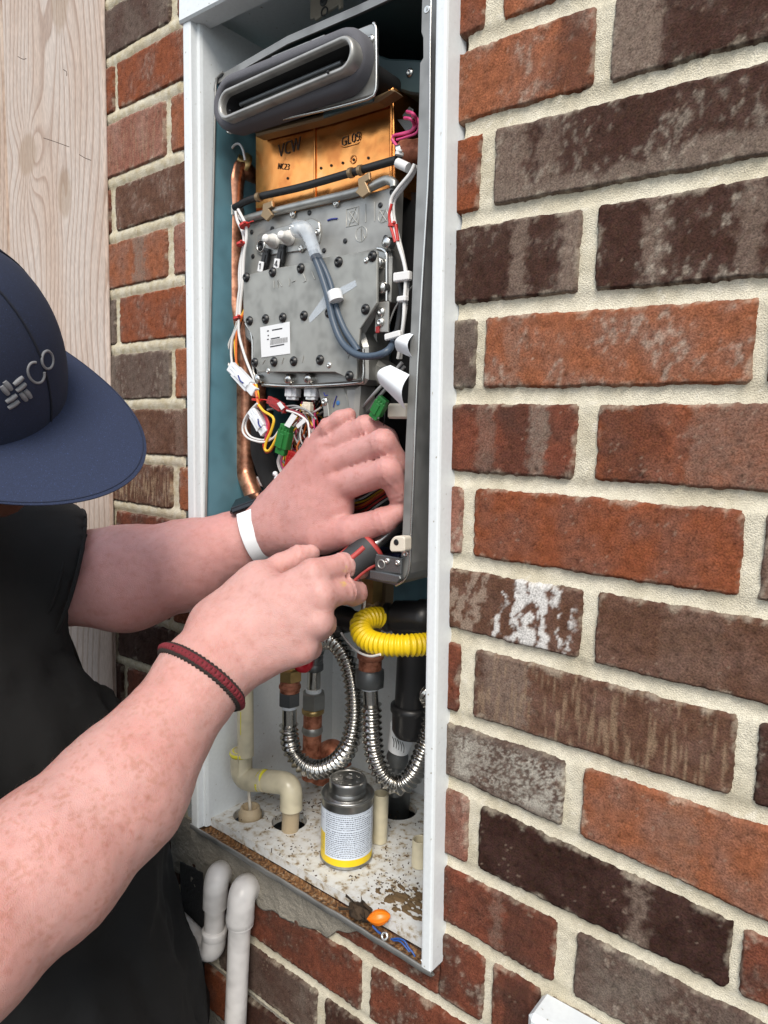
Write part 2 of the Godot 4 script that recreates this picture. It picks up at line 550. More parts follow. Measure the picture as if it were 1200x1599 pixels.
const JX := [-0.0745, 0.3877, 0.6037]
const JOINTS := [
	[2.0885, 2.0885, 2.0885],
	[2.0208, 2.0208, 2.0208],
	[1.9531, 1.9531, 1.9531],
	[1.8868, 1.8854, 1.8854],
	[1.8212, 1.8177, 1.8177],
	[1.7470, 1.7523, 1.7500],
	[1.6814, 1.6872, 1.6820],
	[1.6137, 1.6184, 1.6146],
	[1.5446, 1.5471, 1.5428],
	[1.4757, 1.4789, 1.4777],
	[1.4085, 1.4115, 1.4105],
	[1.3456, 1.3421, 1.3416],
	[1.2761, 1.2780, 1.2747],
	[1.2084, 1.2065, 1.2073],
	[1.1407, 1.1472, 1.1331],
	[1.0730, 1.0759, 1.0730],
	[1.0053, 1.0127, 1.0053],
	[0.9376, 0.9376, 0.9376],
	[0.8699, 0.8699, 0.8699],
	[0.8022, 0.8022, 0.8022],
	[0.7345, 0.7345, 0.7345]]
const BOX_L := 0.006
const BOX_R := 0.372
const BOX_B := 0.975

# height of the middle of bed joint r (r = -5 ... 15)
func joint(r: int, x: float) -> float:
	var j: Array = JOINTS[clampi(r + 5, 0, 20)]
	if x < JX[1]:
		return lerp(j[0], j[1], clampf((x - JX[0]) / (JX[1] - JX[0]), -0.3, 1.0))
	return lerp(j[1], j[2], clampf((x - JX[1]) / (JX[2] - JX[1]), 0.0, 1.3))

# tones: base, second tone
const TONES := {
	"red": [Color(0.245, 0.074, 0.034), Color(0.205, 0.082, 0.052)],
	"orange": [Color(0.295, 0.105, 0.052), Color(0.255, 0.120, 0.080)],
	"rose": [Color(0.27, 0.115, 0.080), Color(0.31, 0.165, 0.125)],
	"brown": [Color(0.125, 0.062, 0.040), Color(0.155, 0.085, 0.062)],
	"dark": [Color(0.062, 0.030, 0.022), Color(0.080, 0.046, 0.036)],
	"umber": [Color(0.042, 0.020, 0.015), Color(0.060, 0.030, 0.024)],
	"grey": [Color(0.165, 0.128, 0.105), Color(0.115, 0.075, 0.060)],
	"redbrown": [Color(0.185, 0.060, 0.036), Color(0.11, 0.050, 0.036)],
}

# marks: ["pale", from, to, strength] a pale upright band; ["salt", strength]; ["drag", strength]; ["paint"]; ["crackle"]; ["foot", strength] a pale lower edge; ["burnt", from, to, strength]
func brick(wall: Node3D, x0: float, x1: float, r: int, tone: String, marks: Array, seed_: int, res := 0.0017):
	if r < 11 and x1 > 0.02 and x0 < 0.03:
		x1 = min(x1, 0.037)
	elif r < 11 and x0 > 0.1 and x0 < 0.4:
		x0 = max(x0, lerpf(0.353, 0.374, (1.86 - joint(r, 0.37)) / 0.87))
	var y_mid := (joint(r, (x0 + x1) / 2) + joint(r + 1, (x0 + x1) / 2)) / 2
	var half := 0.0054
	x0 -= 0.0012
	x1 += 0.0012
	var nx: int = max(2, int(ceil((x1 - x0) / res)))
	var ny: int = max(2, int(ceil(0.055 / res)))
	var sx := seed_ * 7.13
	var c0: Color = TONES[tone][0]
	var c1: Color = TONES[tone][1]
	var z0 := 0.0011 + nb.get_noise_2d(sx, 3.0) * 0.0006
	var tilt := nb.get_noise_2d(sx, 9.0) * 0.006
	var rows := []
	var cols := []
	for j in range(-1, ny + 2):
		var line := PackedVector3Array()
		var cl := PackedColorArray()
		var v := clampf(float(j) / ny, 0.0, 1.0)
		for i in range(-1, nx + 2):
			var u := clampf(float(i) / nx, 0.0, 1.0)
			var x := lerpf(x0, x1, u)
			var yt := joint(r, x) - half
			if r == 11 and x1 < 0.38: yt = min(yt, 0.976)
			var yb := joint(r + 1, x) + half
			var y := lerpf(yb, yt, v)
			var ex: float = min(u, 1.0 - u) * (x1 - x0)
			var ey: float = min(v, 1.0 - v) * (yt - yb)
			# ragged outline
			var wob := nb.get_noise_2d(x * 30.0 + sx, y * 30.0) * 0.0008 + na.get_noise_2d(x * 130.0 + sx, y * 130.0) * 0.0008
			var px := x
			var py := y
			if ex < 0.012: px += wob * (1.0 - ex / 0.012) * (1.0 if u < 0.5 else -1.0)
			if ey < 0.012: py += wob * (1.0 - ey / 0.012) * (1.0 if v < 0.5 else -1.0)
			var e: float = min(ex, ey)
			# rounded corners of the face
			var rc := 0.0045
			if ex < rc and ey < rc:
				var d := rc - Vector2(rc - ex, rc - ey).length()
				e = min(e, max(d, 0.0))
			e = max(0.0, e + nb.get_noise_2d(x * 150.0 - sx, y * 150.0) * 0.0006)
			var z := z0 + tilt * (u - 0.5) * 0.1
			if e < 0.0022:
				var k := 1.0 - e / 0.0022
				z -= 0.0062 * k * k
			var big := na.get_noise_2d(x * 22.0 + sx, y * 22.0)
			var mid := na.get_noise_2d(x * 90.0 - sx, y * 90.0)
			var fine := nb.get_noise_2d(x * 230.0, y * 230.0 + sx)
			z += big * 0.0005 + mid * 0.00035 + fine * 0.00012
			if mid < -0.5: z -= (-0.5 - mid) * 0.005
			if j < 0 or j > ny or i < 0 or i > nx:
				z -= 0.018
			line.append(Vector3(px, py, z))
			var c := c0.lerp(c1, clampf(0.35 + big * 1.3, 0.0, 1.0))
			c = c * (1.0 + mid * 0.28 + fine * 0.12)
			if e < 0.004 and big > -0.2:
				c = c.lerp(c * 0.78, 1.0 - e / 0.004)
			var white := Color(0.50, 0.44, 0.36)
			for k in marks:
				match k[0]:
					"pale":
						var w: float = smoothstep(k[1] - 0.03, k[1] + 0.02, u + mid * 0.05) * (1.0 - smoothstep(k[2] - 0.02, k[2] + 0.03, u + mid * 0.05))
						c = c.lerp(Color(0.23, 0.17, 0.135), w * k[3] * (0.85 + fine * 0.3))
					"burnt":
						var w: float = smoothstep(k[1] - 0.05, k[1] + 0.04, u + big * 0.12) * (1.0 - smoothstep(k[2] - 0.04, k[2] + 0.05, u + big * 0.12))
						c = c.lerp(Color(0.075, 0.035, 0.026), w * k[3])
					"foot":
						var w: float = 1.0 - smoothstep(0.16, 0.30, v + big * 0.22 - (0.12 if u > 0.6 else 0.0))
						c = c.lerp(Color(0.20, 0.15, 0.12), w * k[1])
					"salt":
						var w: float = smoothstep(0.22, 0.70, na.get_noise_2d(x * 130.0 + sx, y * 90.0) * 0.9 + big * 0.8)
						c = c.lerp(white, w * k[1] * (0.6 + 0.4 * fine))
					"drag":
						var w: float = smoothstep(0.12, 0.55, na.get_noise_2d(x * 210.0 + sx, y * 18.0) + 0.25 - absf(v - 0.35) * 0.6)
						c = c.lerp(Color(0.33, 0.23, 0.15), w * k[1])
					"crackle":
						var q := Vector2(x, y) * 80.0 + Vector2(na.get_noise_2d(x * 70.0, y * 70.0), na.get_noise_2d(y * 70.0, x * 70.0)) * 1.6
						var w: float = (1.0 - smoothstep(0.05, 0.42, nc.get_noise_2d(q.x, q.y) + 1.0)) * smoothstep(0.05, 0.25, u) * smoothstep(0.0, 0.2, min(v, 1.0 - v))
						c = c.lerp(Color(0.46, 0.43, 0.37), w * 0.85)
					"paint":
						var wx := x + na.get_noise_2d(x * 40.0, y * 40.0) * 0.006
						var q := na.get_noise_2d(wx * 70.0, y * 24.0) * 0.8 + na.get_noise_2d(wx * 150.0 + 9.0, y * 90.0) * 0.45
						var w: float = smoothstep(-0.06, 0.22, q + 0.36 - absf(u - 0.66) * 2.6) * smoothstep(0.02, 0.06, v)
						var w2: float = smoothstep(0.10, 0.22, q + 0.20 - absf(u - 0.25) * 1.3)
						c = c.lerp(Color(0.42, 0.33, 0.26), w2 * 0.55)
						c = c.lerp(Color(0.72, 0.70, 0.67), w * 0.95)
						if w > 0.4: line[line.size() - 1] += Vector3(0, 0, 0.0005)
			# mortar haze and crumbs along the edges
			var haze := smoothstep(0.10, 0.7, na.get_noise_2d(x * 45.0 + 40.0, y * 45.0) + fine * 0.2 + 0.40 - e * 110.0)
			c = c.lerp(Color(0.56, 0.50, 0.39), haze * 0.38)
			var spk := nb.get_noise_2d(x * 270.0 + 7.0, y * 270.0 + sx)
			if spk > 0.93 - 0.45 * max(0.0, big):
				c = c.lerp(Color(0.42, 0.33, 0.25), 0.30)
			elif spk < -0.80:
				c = c * 0.6
				line[line.size() - 1] -= Vector3(0, 0, 0.0004)
			# fine scratches and streaks left by the cutting wire
			c = c * (1.0 + 0.10 * nb.get_noise_2d(x * 300.0 + sx, y * 40.0) + 0.07 * nb.get_noise_2d(x * 60.0, y * 330.0 + sx))
			cl.append(Color(max(c.r, 0.004), max(c.g, 0.004), max(c.b, 0.004)))
		rows.append(line)
		cols.append(cl)
	return obj("brick", sheet_mesh(rows, cols), M.brick, wall)

# one indexed sheet with its own normals; skip(j, i) leaves a cell out
func sheet_mesh(rows: Array, cols: Array, skip = null) -> ArrayMesh:
	var ny := rows.size()
	var nx: int = rows[0].size()
	var P := PackedVector3Array()
	var C := PackedColorArray()
	for j in ny:
		P.append_array(rows[j])
		C.append_array(cols[j])
	var N := PackedVector3Array()
	N.resize(P.size())
	for j in ny:
		var ja: int = max(j - 1, 0) * nx
		var jb: int = min(j + 1, ny - 1) * nx
		for i in nx:
			N[j * nx + i] = (P[j * nx + min(i + 1, nx - 1)] - P[j * nx + max(i - 1, 0)]).cross(P[jb + i] - P[ja + i]).normalized()
	var I := PackedInt32Array()
	for j in ny - 1:
		for i in nx - 1:
			if skip != null and skip.call(j, i):
				continue
			var a := j * nx + i
			I.append_array([a, a + nx, a + nx + 1, a, a + nx + 1, a + 1])
	var arr := []
	arr.resize(Mesh.ARRAY_MAX)
	arr[Mesh.ARRAY_VERTEX] = P
	arr[Mesh.ARRAY_NORMAL] = N
	arr[Mesh.ARRAY_COLOR] = C
	arr[Mesh.ARRAY_INDEX] = I
	var m := ArrayMesh.new()
	m.add_surface_from_arrays(Mesh.PRIMITIVE_TRIANGLES, arr)
	return m

func build_wall():
	var wall := thing("brick_wall", "house wall of red and brown bricks with thick cream mortar around the white box", "wall", Vector3(0.3, 0, 0))
	# bricks in rows: [row, left, right, tone, marks]
	var B := [
	[-1, 0.3468, 0.3867, "red", []], [-1, 0.4027, 0.5040, "orange", [["salt", 0.3]]], [-1, 0.5102, 0.6116, "brown", []],
	[0, 0.3496, 0.4772, "orange", [["salt", 0.5], ["burnt", 0.75, 1.0, 0.6]]], [0, 0.4898, 0.6263, "dark", [["pale", -0.1, 0.24, 0.95], ["salt", 0.15]]],
	[1, 0.2924, 0.3880, "red", [["salt", 0.2]]], [1, 0.4017, 0.5946, "dark", [["pale", -0.1, 0.14, 0.8], ["pale", 0.2, 0.27, 0.6], ["foot", 0.85], ["salt", 0.45]]],
	[2, 0.3225, 0.4740, "dark", [["pale", 0.53, 0.63, 0.75], ["pale", 0.88, 1.1, 0.85], ["salt", 0.2]]], [2, 0.4868, 0.6375, "dark", [["pale", 0.24, 0.31, 0.7], ["pale", 0.62, 0.70, 0.7], ["salt", 0.65]]],
	[3, 0.2968, 0.3908, "grey", []], [3, 0.3991, 0.5924, "orange", [["salt", 0.62], ["pale", 0.12, 0.17, 0.4]]], [3, 0.6019, 0.6866, "brown", []],
	[4, 0.3135, 0.4791, "redbrown", [["pale", 0.68, 0.8, 0.9], ["pale", 0.3, 0.42, 0.45], ["burnt", 0.45, 0.66, 0.5]]], [4, 0.4956, 0.6488, "red", [["burnt", 0.02, 0.3, 0.5], ["pale", 0.42, 0.75, 0.45], ["burnt", 0.78, 0.9, 0.4]]],
	[5, 0.3013, 0.3842, "rose", [["salt", 0.7]]], [5, 0.3959, 0.5952, "red", []], [5, 0.6077, 0.6988, "brown", [["pale", 0.0, 0.3, 0.5]]],
	[6, 0.3109, 0.4911, "brown", [["paint"]]], [6, 0.5034, 0.6601, "brown", [["pale", 0.3, 0.55, 0.18]]],
	[7, 0.3058, 0.3871, "redbrown", []], [7, 0.4016, 0.6011, "brown", [["pale", 0.04, 0.25, 0.8], ["drag", 0.6], ["burnt", -0.1, 0.08, 0.4]]], [7, 0.6144, 0.7081, "dark", []],
	[8, 0.3080, 0.4851, "grey", [["crackle"], ["burnt", 0.3, 0.62, 0.25]]], [8, 0.5006, 0.6714, "orange", [["pale", 0.34, 0.48, 0.3]]],
	[9, 0.3102, 0.4015, "rose", [["salt", 0.5], ["burnt", 0.2, 0.8, 0.3]]], [9, 0.4129, 0.6088, "umber", [["pale", 0.66, 0.71, 0.75]]], [9, 0.6155, 0.7143, "redbrown", [["salt", 0.2]]],
	[10, 0.3046, 0.4859, "redbrown", [["pale", 0.5, 0.58, 0.5], ["burnt", 0.6, 0.95, 0.5]]], [10, 0.5025, 0.6827, "grey", [["salt", 0.5], ["burnt", -0.1, 0.05, 0.5], ["burnt", 0.4, 1.1, 0.35]]],
	[11, 0.215, 0.3785, "redbrown", [["salt", 0.55], ["burnt", 0.1, 0.4, 0.4]]], [11, 0.379, 0.4235, "redbrown", [["salt", 0.55], ["burnt", 0.1, 0.4, 0.4]]], [11, 0.432, 0.475, "redbrown", [["burnt", 0.3, 0.8, 0.6]]], [11, 0.484, 0.68, "dark", []],
	[-3, -0.25, -0.0184, "grey", [["burnt", 0.2, 0.9, 0.4]]], [-3, -0.0031, 0.09, "red", []],
	[-2, -0.24, -0.1349, "red", []], [-2, -0.1249, 0.07, "red", [["salt", 0.25]]],
	[-1, -0.25, -0.0301, "rose", [["drag", 0.4]]], [-1, -0.0167, 0.07, "orange", []],
	[0, -0.26, -0.1480, "redbrown", []], [0, -0.1333, 0.07, "brown", [["salt", 0.25]]],
	[1, -0.20, -0.0284, "orange", [["pale", 0.62, 0.75, 0.8]]], [1, -0.0135, 0.07, "rose", []],
	[2, -0.26, -0.1389, "grey", [["salt", 0.35]]], [2, -0.1272, 0.07, "red", [["salt", 0.2]]],
	[3, -0.23, -0.0227, "grey", [["salt", 0.5], ["burnt", 0.5, 0.9, 0.35]]], [3, -0.0115, 0.06, "orange", []],
	[4, -0.30, -0.140, "brown", []], [4, -0.128, 0.07, "brown", [["pale", 0.7, 0.8, 0.4]]],
	[5, -0.23, -0.0220, "brown", [["drag", 0.9], ["salt", 0.3]]], [5, -0.0068, 0.06, "orange", [["salt", 0.6]]],
	[6, -0.26, -0.1535, "grey", []], [6, -0.1426, 0.07, "redbrown", [["salt", 0.3]]],
	[7, -0.22, -0.03, "brown", []], [7, -0.02, 0.06, "red", []],
	[8, -0.29, -0.155, "red", []], [8, -0.143, 0.05, "dark", []],
	[9, -0.20, -0.135, "dark", []], [9, -0.122, 0.0, "redbrown", []], [9, -0.44, -0.215, "red", []],
	[10, -0.24, -0.045, "redbrown", []],
	[11, -0.30, -0.120, "redbrown", []], [11, -0.108, -0.03, "redbrown", []],
	[12, -0.21, -0.01, "dark", []], [12, 0.120, 0.287, "redbrown", [["salt", 0.22], ["burnt", 0.2, 0.55, 0.3]]], [12, 0.300, 0.495, "redbrown", [["salt", 0.4]]], [12, 0.507, 0.70, "brown", []], [12, 0.0, 0.108, "dark", []],
	[13, -0.08, 0.055, "brown", []], [13, 0.067, 0.228, "grey", [["burnt", 0.1, 0.8, 0.55]]], [13, 0.240, 0.40, "dark", [["salt", 0.3]]], [13, 0.412, 0.60, "redbrown", []],
	[14, -0.1, 0.10, "red", []], [14, 0.112, 0.30, "dark", []], [14, 0.312, 0.50, "brown", []],
	]
	var n := 1
	for b in B:
		brick(wall, b[1], b[2], b[0], b[3], b[4], n)
		n += 1
	# mortar, one rough sheet with an opening for the box
	var rows := []
	var cols := []
	var step := 0.0022
	var X0 := -0.26
	var nx := int(1.0 / step)
	var ny := int(1.30 / step)
	for j in ny + 1:
		var y := 0.80 + j * step
		var line := PackedVector3Array()
		var cl := PackedColorArray()
		for i in nx + 1:
			var x := X0 + i * step
			var big := na.get_noise_2d(x * 16.0, y * 16.0)
			var mid := na.get_noise_2d(x * 70.0 + 5.0, y * 70.0)
			var fine := nb.get_noise_2d(x * 330.0, y * 330.0)
			var r: int = 0
			while r < 15 and joint(r, x) - 0.034 > y: r += 1
			while r > -5 and joint(r, x) + 0.034 < y: r -= 1
			var w := clampf((y - joint(r, x)) / 0.0075, -1.2, 1.2)
			var z: float = -0.0017 + big * 0.0006 + mid * 0.0005 + fine * 0.0003 - 0.0016 * max(0.0, 1.0 - w * w) * smoothstep(0.0, 0.05, x)
			if x < 0.0: z += 0.0026 * max(0.0, 1.0 - (w - 0.15) * (w - 0.15)) - 0.0006
			# bed joints are slightly hollow, with a lip below
			line.append(Vector3(x, y, z))
			var c := Color(0.74, 0.685, 0.55).lerp(Color(0.62, 0.56, 0.425), clampf(0.4 + big * 1.2, 0.0, 1.0))
			c = c * (1.0 + mid * 0.10 + fine * 0.10)
			if x < 0.005:
				c = c.lerp(Color(0.50, 0.42, 0.27), clampf(0.40 + mid, 0.0, 1.0))
			if mid > 0.5: c = c.lerp(Color(0.76, 0.71, 0.60), 0.6)
			cl.append(c)
		rows.append(line)
		cols.append(cl)
	var jb := int((BOX_B - 0.80) / step)
	var il := int((BOX_L - X0) / step)
	var ir := int((BOX_R - X0) / step)
	obj("mortar", sheet_mesh(rows, cols, func(j, i): return j >= jb and i >= il and i < ir), M.mortar, wall)
	# the rest of the house wall, plain, round what the photograph shows
	var b := st_new()
	for e in [[-4.0, 0.0, -0.26, 3.2], [0.739, 0.0, 4.0, 3.2], [-0.26, 0.0, 0.739, 0.80], [-0.26, 2.099, 0.739, 3.2]]:
		box2(b, Vector3(e[0], e[1], -0.24), Vector3(e[2], e[3], -0.003), 0.0)
	obj("wall_core", b, M.parge, wall)
	var s := st_new()
	# grey cement patch under the box and round the pipes
	var pr := []
	for j in 28:
		var line := PackedVector3Array()
		for i in 100:
			var x := -0.03 + i * 0.0036
			var low := 0.921 + nb.get_noise_2d(x * 30.0, 1.0) * 0.008 + smoothstep(0.10, 0.02, x) * -0.035 + smoothstep(0.19, 0.33, x) * 0.048
			var y := lerpf(low, 0.974, j / 27.0)
			var z := 0.0008 + na.get_noise_2d(x * 30.0, y * 30.0) * 0.0022 + nb.get_noise_2d(x * 120.0, y * 120.0) * 0.0006
			if j == 0: z -= 0.006
			if i == 0 or i == 99: z -= 0.006
			line.append(Vector3(x, y, z + 0.0015))
		pr.append(line)
	s = st_new()
	grid(s, pr)
	obj("cement_patch", s, M.parge, wall)
	# a dark strip of flashing tape left of the pipes
	s = st_new()
	plate(s, [Vector2(-0.0064, 0.9118), Vector2(0.0398, 0.9174), Vector2(0.0392, 0.7763), Vector2(0.0160, 0.7723), Vector2(-0.0046, 0.8311)], -0.002, 0.0035, 0.0008)
	obj("flashing_strip", s, M.tape_black, wall)

# ---------------------------------------------------------------- fence
func wood_image(seed_: int, w: int, h: int, wm: float, hm: float, knots: Array) -> Array:
	var im := Image.create(w, h, false, Image.FORMAT_RGB8)
	var bm := Image.create(w, h, false, Image.FORMAT_L8)
	for j in h:
		var v := float(j) / h * hm
		for i in w:
			var u := float(i) / w * wm
			var ph := u * 70.0 + nb.get_noise_2d(u * 7.0 + seed_, v * 1.6) * 2.2
			var near := 0.0
			for k in knots:
				var du: float = (u - k[0]) / k[2]
				var dv: float = (v - k[1]) / k[3]
				var q := du * du + dv * dv
				ph += k[4] * exp(-q * 0.35) * (1.0 if du > 0.0 else -1.0) * (1.0 - exp(-absf(du) * 2.0))
				near = max(near, 1.0 - smoothstep(0.5, 1.15, q + nb.get_noise_2d(u * 90.0, v * 60.0) * 0.12))
			var g: float = ph - floor(ph)
			var late := smoothstep(0.55, 0.95, g) * (1.0 - smoothstep(0.95, 1.0, g))
			var fib := nb.get_noise_2d(u * 900.0 + seed_, v * 26.0) * 0.5 + nb.get_noise_2d(u * 2600.0, v * 90.0) * 0.5
			var broad := nb.get_noise_2d(u * 14.0 + 3.0 + seed_, v * 3.0)
			var c := Color(0.50, 0.425, 0.375).lerp(Color(0.46, 0.355, 0.29), clampf(0.4 + broad * 0.7, 0.0, 1.0))
			c = c.lerp(Color(0.30, 0.205, 0.155), late * 0.72)
			c = c * (1.0 + fib * 0.34)
			c = c.lerp(Color(0.29, 0.20, 0.13), near * 0.5)
			im.set_pixel(i, j, Color(c.r, c.g, c.b).linear_to_srgb())
			var hgt := 0.5 + fib * 0.35 + late * 0.3 - near * 0.1
			bm.set_pixel(i, j, Color(hgt, hgt, hgt))
	return [ImageTexture.create_from_image(im), ImageTexture.create_from_image(bm)]

func plank(fence: Node3D, x0: float, x1: float, y0: float, y1: float, z: float, thick: float, m: Material):
	var s := st_new()
	var e := 0.0025
	var xs := [[x0, -e], [x0 + e, 0.0], [lerpf(x0, x1, 0.33), 0.0004], [lerpf(x0, x1, 0.66), 0.0003], [x1 - e, 0.0], [x1, -e], [x1, -thick], [x0, -thick], [x0, -e]]
	for i in xs.size() - 1:
		var a = xs[i]; var b = xs[i + 1]
		var out := Vector3(b[1] - a[1], 0, 0)
		var p := [Vector3(a[0], y0, z + a[1]), Vector3(b[0], y0, z + b[1]), Vector3(b[0], y1, z + b[1]), Vector3(a[0], y1, z + a[1])]
		var n := Vector3(-(b[1] - a[1]), 0, b[0] - a[0]).normalized()
		for k in [0, 2, 1, 0, 3, 2]:
			s.set_normal(n)
			s.set_uv(Vector2((p[k].x - x0) / (x1 - x0), 1.0 - (p[k].y - y0) / (y1 - y0)))
			s.add_vertex(p[k])
	return obj("plank", s, m, fence)

func build_fence():
	var f := thing("wooden_fence", "weathered pale wooden fence board with knots, upright before the bricks", "fence", Vector3(-0.3, 0, 0.006))
	var y0 := 0.62
	var y1 := 2.14
	var xr: float = -0.1482
	var xl: float = -0.4134
	var K := [[0.0651, 0.3169, 0.0289, 0.0304, 4.50], [0.1651, 0.1417, 0.0249, 0.0492, 3.20], [0.1659, 0.3870, 0.0193, 0.0338, -1.40]]
	var w1 := wood_image(4, 384, 1024, xr - xl, y1 - y0, K)
	var w2 := wood_image(9, 128, 512, 0.2, y1 - y0, [])
	var m := mat("wood_a", Color.WHITE, 0.85)
	m.albedo_texture = w1[0]
	m.heightmap_enabled = true; m.heightmap_texture = w1[1]; m.heightmap_scale = 0.05
	var m2 := mat("wood_b", Color(0.97, 0.95, 0.93), 0.85)
	m2.albedo_texture = w2[0]
	m2.heightmap_enabled = true; m2.heightmap_texture = w2[1]; m2.heightmap_scale = 0.05
	plank(f, xl, xr, y0, y1, 0.0055, 0.004, m)
	plank(f, xl - 0.205, xl - 0.004, y0, y1, 0.005, 0.004, m2)
	plank(f, xl - 0.415, xl - 0.21, y0, y1, 0.0055, 0.004, m2)
	for e in [[xl, xr], [xl - 0.205, xl - 0.004], [xl - 0.415, xl - 0.21]]:
		plank(f, e[0], e[1], 0.03, y0 - 0.003, 0.0052, 0.004, m2)
	var s := st_new()
	# small dark splits in the face of the board
	for q in [[Vector3(-0.3141, 1.9316, 0.0302), Vector3(-0.2999, 1.9242, 0.0302), Vector3(-0.2910, 1.9224, 0.0302)], [Vector3(-0.1956, 1.8819, 0.0302), Vector3(-0.1880, 1.8768, 0.0302), Vector3(-0.1882, 1.8724, 0.0302)], [Vector3(-0.2503, 1.8145, 0.0302), Vector3(-0.2206, 1.8031, 0.0302), Vector3(-0.1859, 1.7892, 0.0302)], [Vector3(-0.1618, 1.7750, 0.0302), Vector3(-0.1500, 1.7688, 0.0302), Vector3(-0.1355, 1.7628, 0.0302)]]:
		s = st_new()
		tube(s, smooth(q, 0.004), 0.0004, 5)
		obj("split", s, M.debris, f)

# ---------------------------------------------------------------- white recess box in the wall
# a folded section (offset along x, z) carried from a low point to a high one
func post(s: SurfaceTool, lo: Vector3, hi: Vector3, prof: Array):
	for i in prof.size() - 1:
		var a: Vector2 = prof[i]
		var b: Vector2 = prof[i + 1]
		var q := [lo + Vector3(a.x, 0, a.y), lo + Vector3(b.x, 0, b.y), hi + Vector3(b.x, 0, b.y), hi + Vector3(a.x, 0, a.y)]
		quad(s, q[0], q[1], q[2], q[3], Vector3(-(b.y - a.y), 0, b.x - a.x))

const BACK := -0.205

func build_recess_box():
	var t := thing("recess_box", "white steel recess box set into the brick wall around the water heater", "recess box", Vector3(0.2, 0.97, 0))
	var lo: Vector3 = Vector3(0.0358, 0.9841, 0.0180)
	var hi: Vector3 = Vector3(0.0276, 1.8774, 0.0180)
	var s := st_new()
	var wl := 0.018
	post(s, lo, hi, [Vector2(0, -0.022), Vector2(0.0002, -0.003), Vector2(0.0025, -0.0005), Vector2(0.0045, 0), Vector2(wl - 0.005, 0), Vector2(wl - 0.003, -0.001), Vector2(wl - 0.0025, -0.008), Vector2(wl + 0.001, -0.0088), Vector2(wl + 0.002, -0.012)])
	obj("flange", s, M.white_steel, t)
	s = st_new()
	var inl := Vector3(wl + 0.002, 0, -0.012)
	var fb := 0.984
	var l0 := Vector3(lo.x + inl.x, fb, 0.006)
	var l1 := hi + inl
	quad(s, l0, l1, Vector3(l1.x, l1.y, BACK), Vector3(l0.x, l0.y, BACK), Vector3(1, 0, 0))
	quad(s, l0 - Vector3(0.002, 0, 0), l1 - Vector3(0.002, 0, 0), Vector3(l1.x - 0.002, l1.y, BACK), Vector3(l0.x - 0.002, l0.y, BACK), Vector3(-1, 0, 0))
	obj("side_wall", s, M.white_steel, t)
	# right flange: front face and the outer return that meets the bricks
	s = st_new()
	var rlo: Vector3 = Vector3(0.3818, 0.9809, 0.0190)
	var rhi: Vector3 = Vector3(0.3646, 1.8038, 0.0190)
	var wr := 0.0115
	post(s, rlo, rhi, [Vector2(-wr, -0.014), Vector2(-wr, -0.002), Vector2(-wr + 0.0015, -0.0003), Vector2(-wr + 0.003, 0), Vector2(-0.0022, 0), Vector2(-0.0008, -0.0007), Vector2(0, -0.0025), Vector2(0.0004, -0.021), Vector2(0.0012, -0.026)])
	# the slanted end of the section
	tri(s, rlo + Vector3(-wr, 0.006, 0), rlo, rlo + Vector3(0, 0.004, -0.019), Vector3(0, -1, 0))
	obj("flange", s, M.white_steel, t)
	s = st_new()
	var r0 := Vector3(rlo.x - wr, fb, 0.005)
	var r1 := Vector3(rhi.x - wr, rhi.y, 0.005)
	quad(s, r0, r1, Vector3(r1.x, r1.y, BACK), Vector3(r0.x, r0.y, BACK), Vector3(-1, 0, 0))
	quad(s, r0 + Vector3(0.002, 0, 0), r1 + Vector3(0.002, 0, 0), Vector3(r1.x + 0.002, r1.y, BACK), Vector3(r0.x + 0.002, r0.y, BACK), Vector3(1, 0, 0))
	obj("side_wall", s, M.white_steel, t)
	s = st_new()
	box2(s, Vector3(0.02, 0.94, BACK - 0.002), Vector3(0.385, 1.9, BACK), 0.0)
	obj("back_panel", s, M.white_steel, t)
	s = st_new()
	quad(s, Vector3(0.02, 1.886, 0.01), Vector3(0.385, 1.886, 0.01), Vector3(0.385, 1.886, BACK), Vector3(0.02, 1.886, BACK), Vector3(0, -1, 0))
	quad(s, Vector3(0.02, 1.888, 0.01), Vector3(0.385, 1.888, 0.01), Vector3(0.385, 1.888, BACK), Vector3(0.02, 1.888, BACK), Vector3(0, 1, 0))
	obj("ceiling", s, M.white_steel, t)
	s = st_new()
	plate(s, [Vector2(0.0276, 1.9265), Vector2(0.3795, 1.8834), Vector2(0.3811, 1.8486), Vector2(0.1490, 1.8635), Vector2(0.0269, 1.8673)], -0.004, 0.0215, 0.002)
	obj("flange", s, M.white_steel, t)
	# floor pan with three pipe holes, front lip, rusty trough
	var pan := CSGCombiner3D.new()
	pan.name = "floor_pan"
	pan.position = -t.position
	t.add_child(pan)
	var slab := CSGBox3D.new()
	slab.name = "slab"
	slab.size = Vector3(0.345, 0.010, 0.207)
	slab.position = Vector3(0.2085, 0.988, -0.1005)
	slab.material = M.dirty_pan
	pan.add_child(slab)
	for h in [[Vector3(0.0834, 0.9930, -0.0309), 0.0185], [Vector3(0.1304, 0.9930, -0.0518), 0.0205], [Vector3(0.2097, 0.9930, -0.1568), 0.024]]:
		var c := CSGCylinder3D.new()
		c.name = "hole"
		c.operation = CSGShape3D.OPERATION_SUBTRACTION
		c.radius = h[1]
		c.height = 0.05
		c.sides = 32
		c.position = Vector3(h[0].x, 0.988, h[0].z)
		c.material = M.dirty_pan
		pan.add_child(c, true)
	s = st_new()
	box2(s, Vector3(0.03, 0.962, BACK), Vector3(0.372, 0.964, -0.016), 0.0)
	obj("drip_plate", s, M.dark_void, t)
	# trough in front of the pan
	s = st_new()
	var rows := []
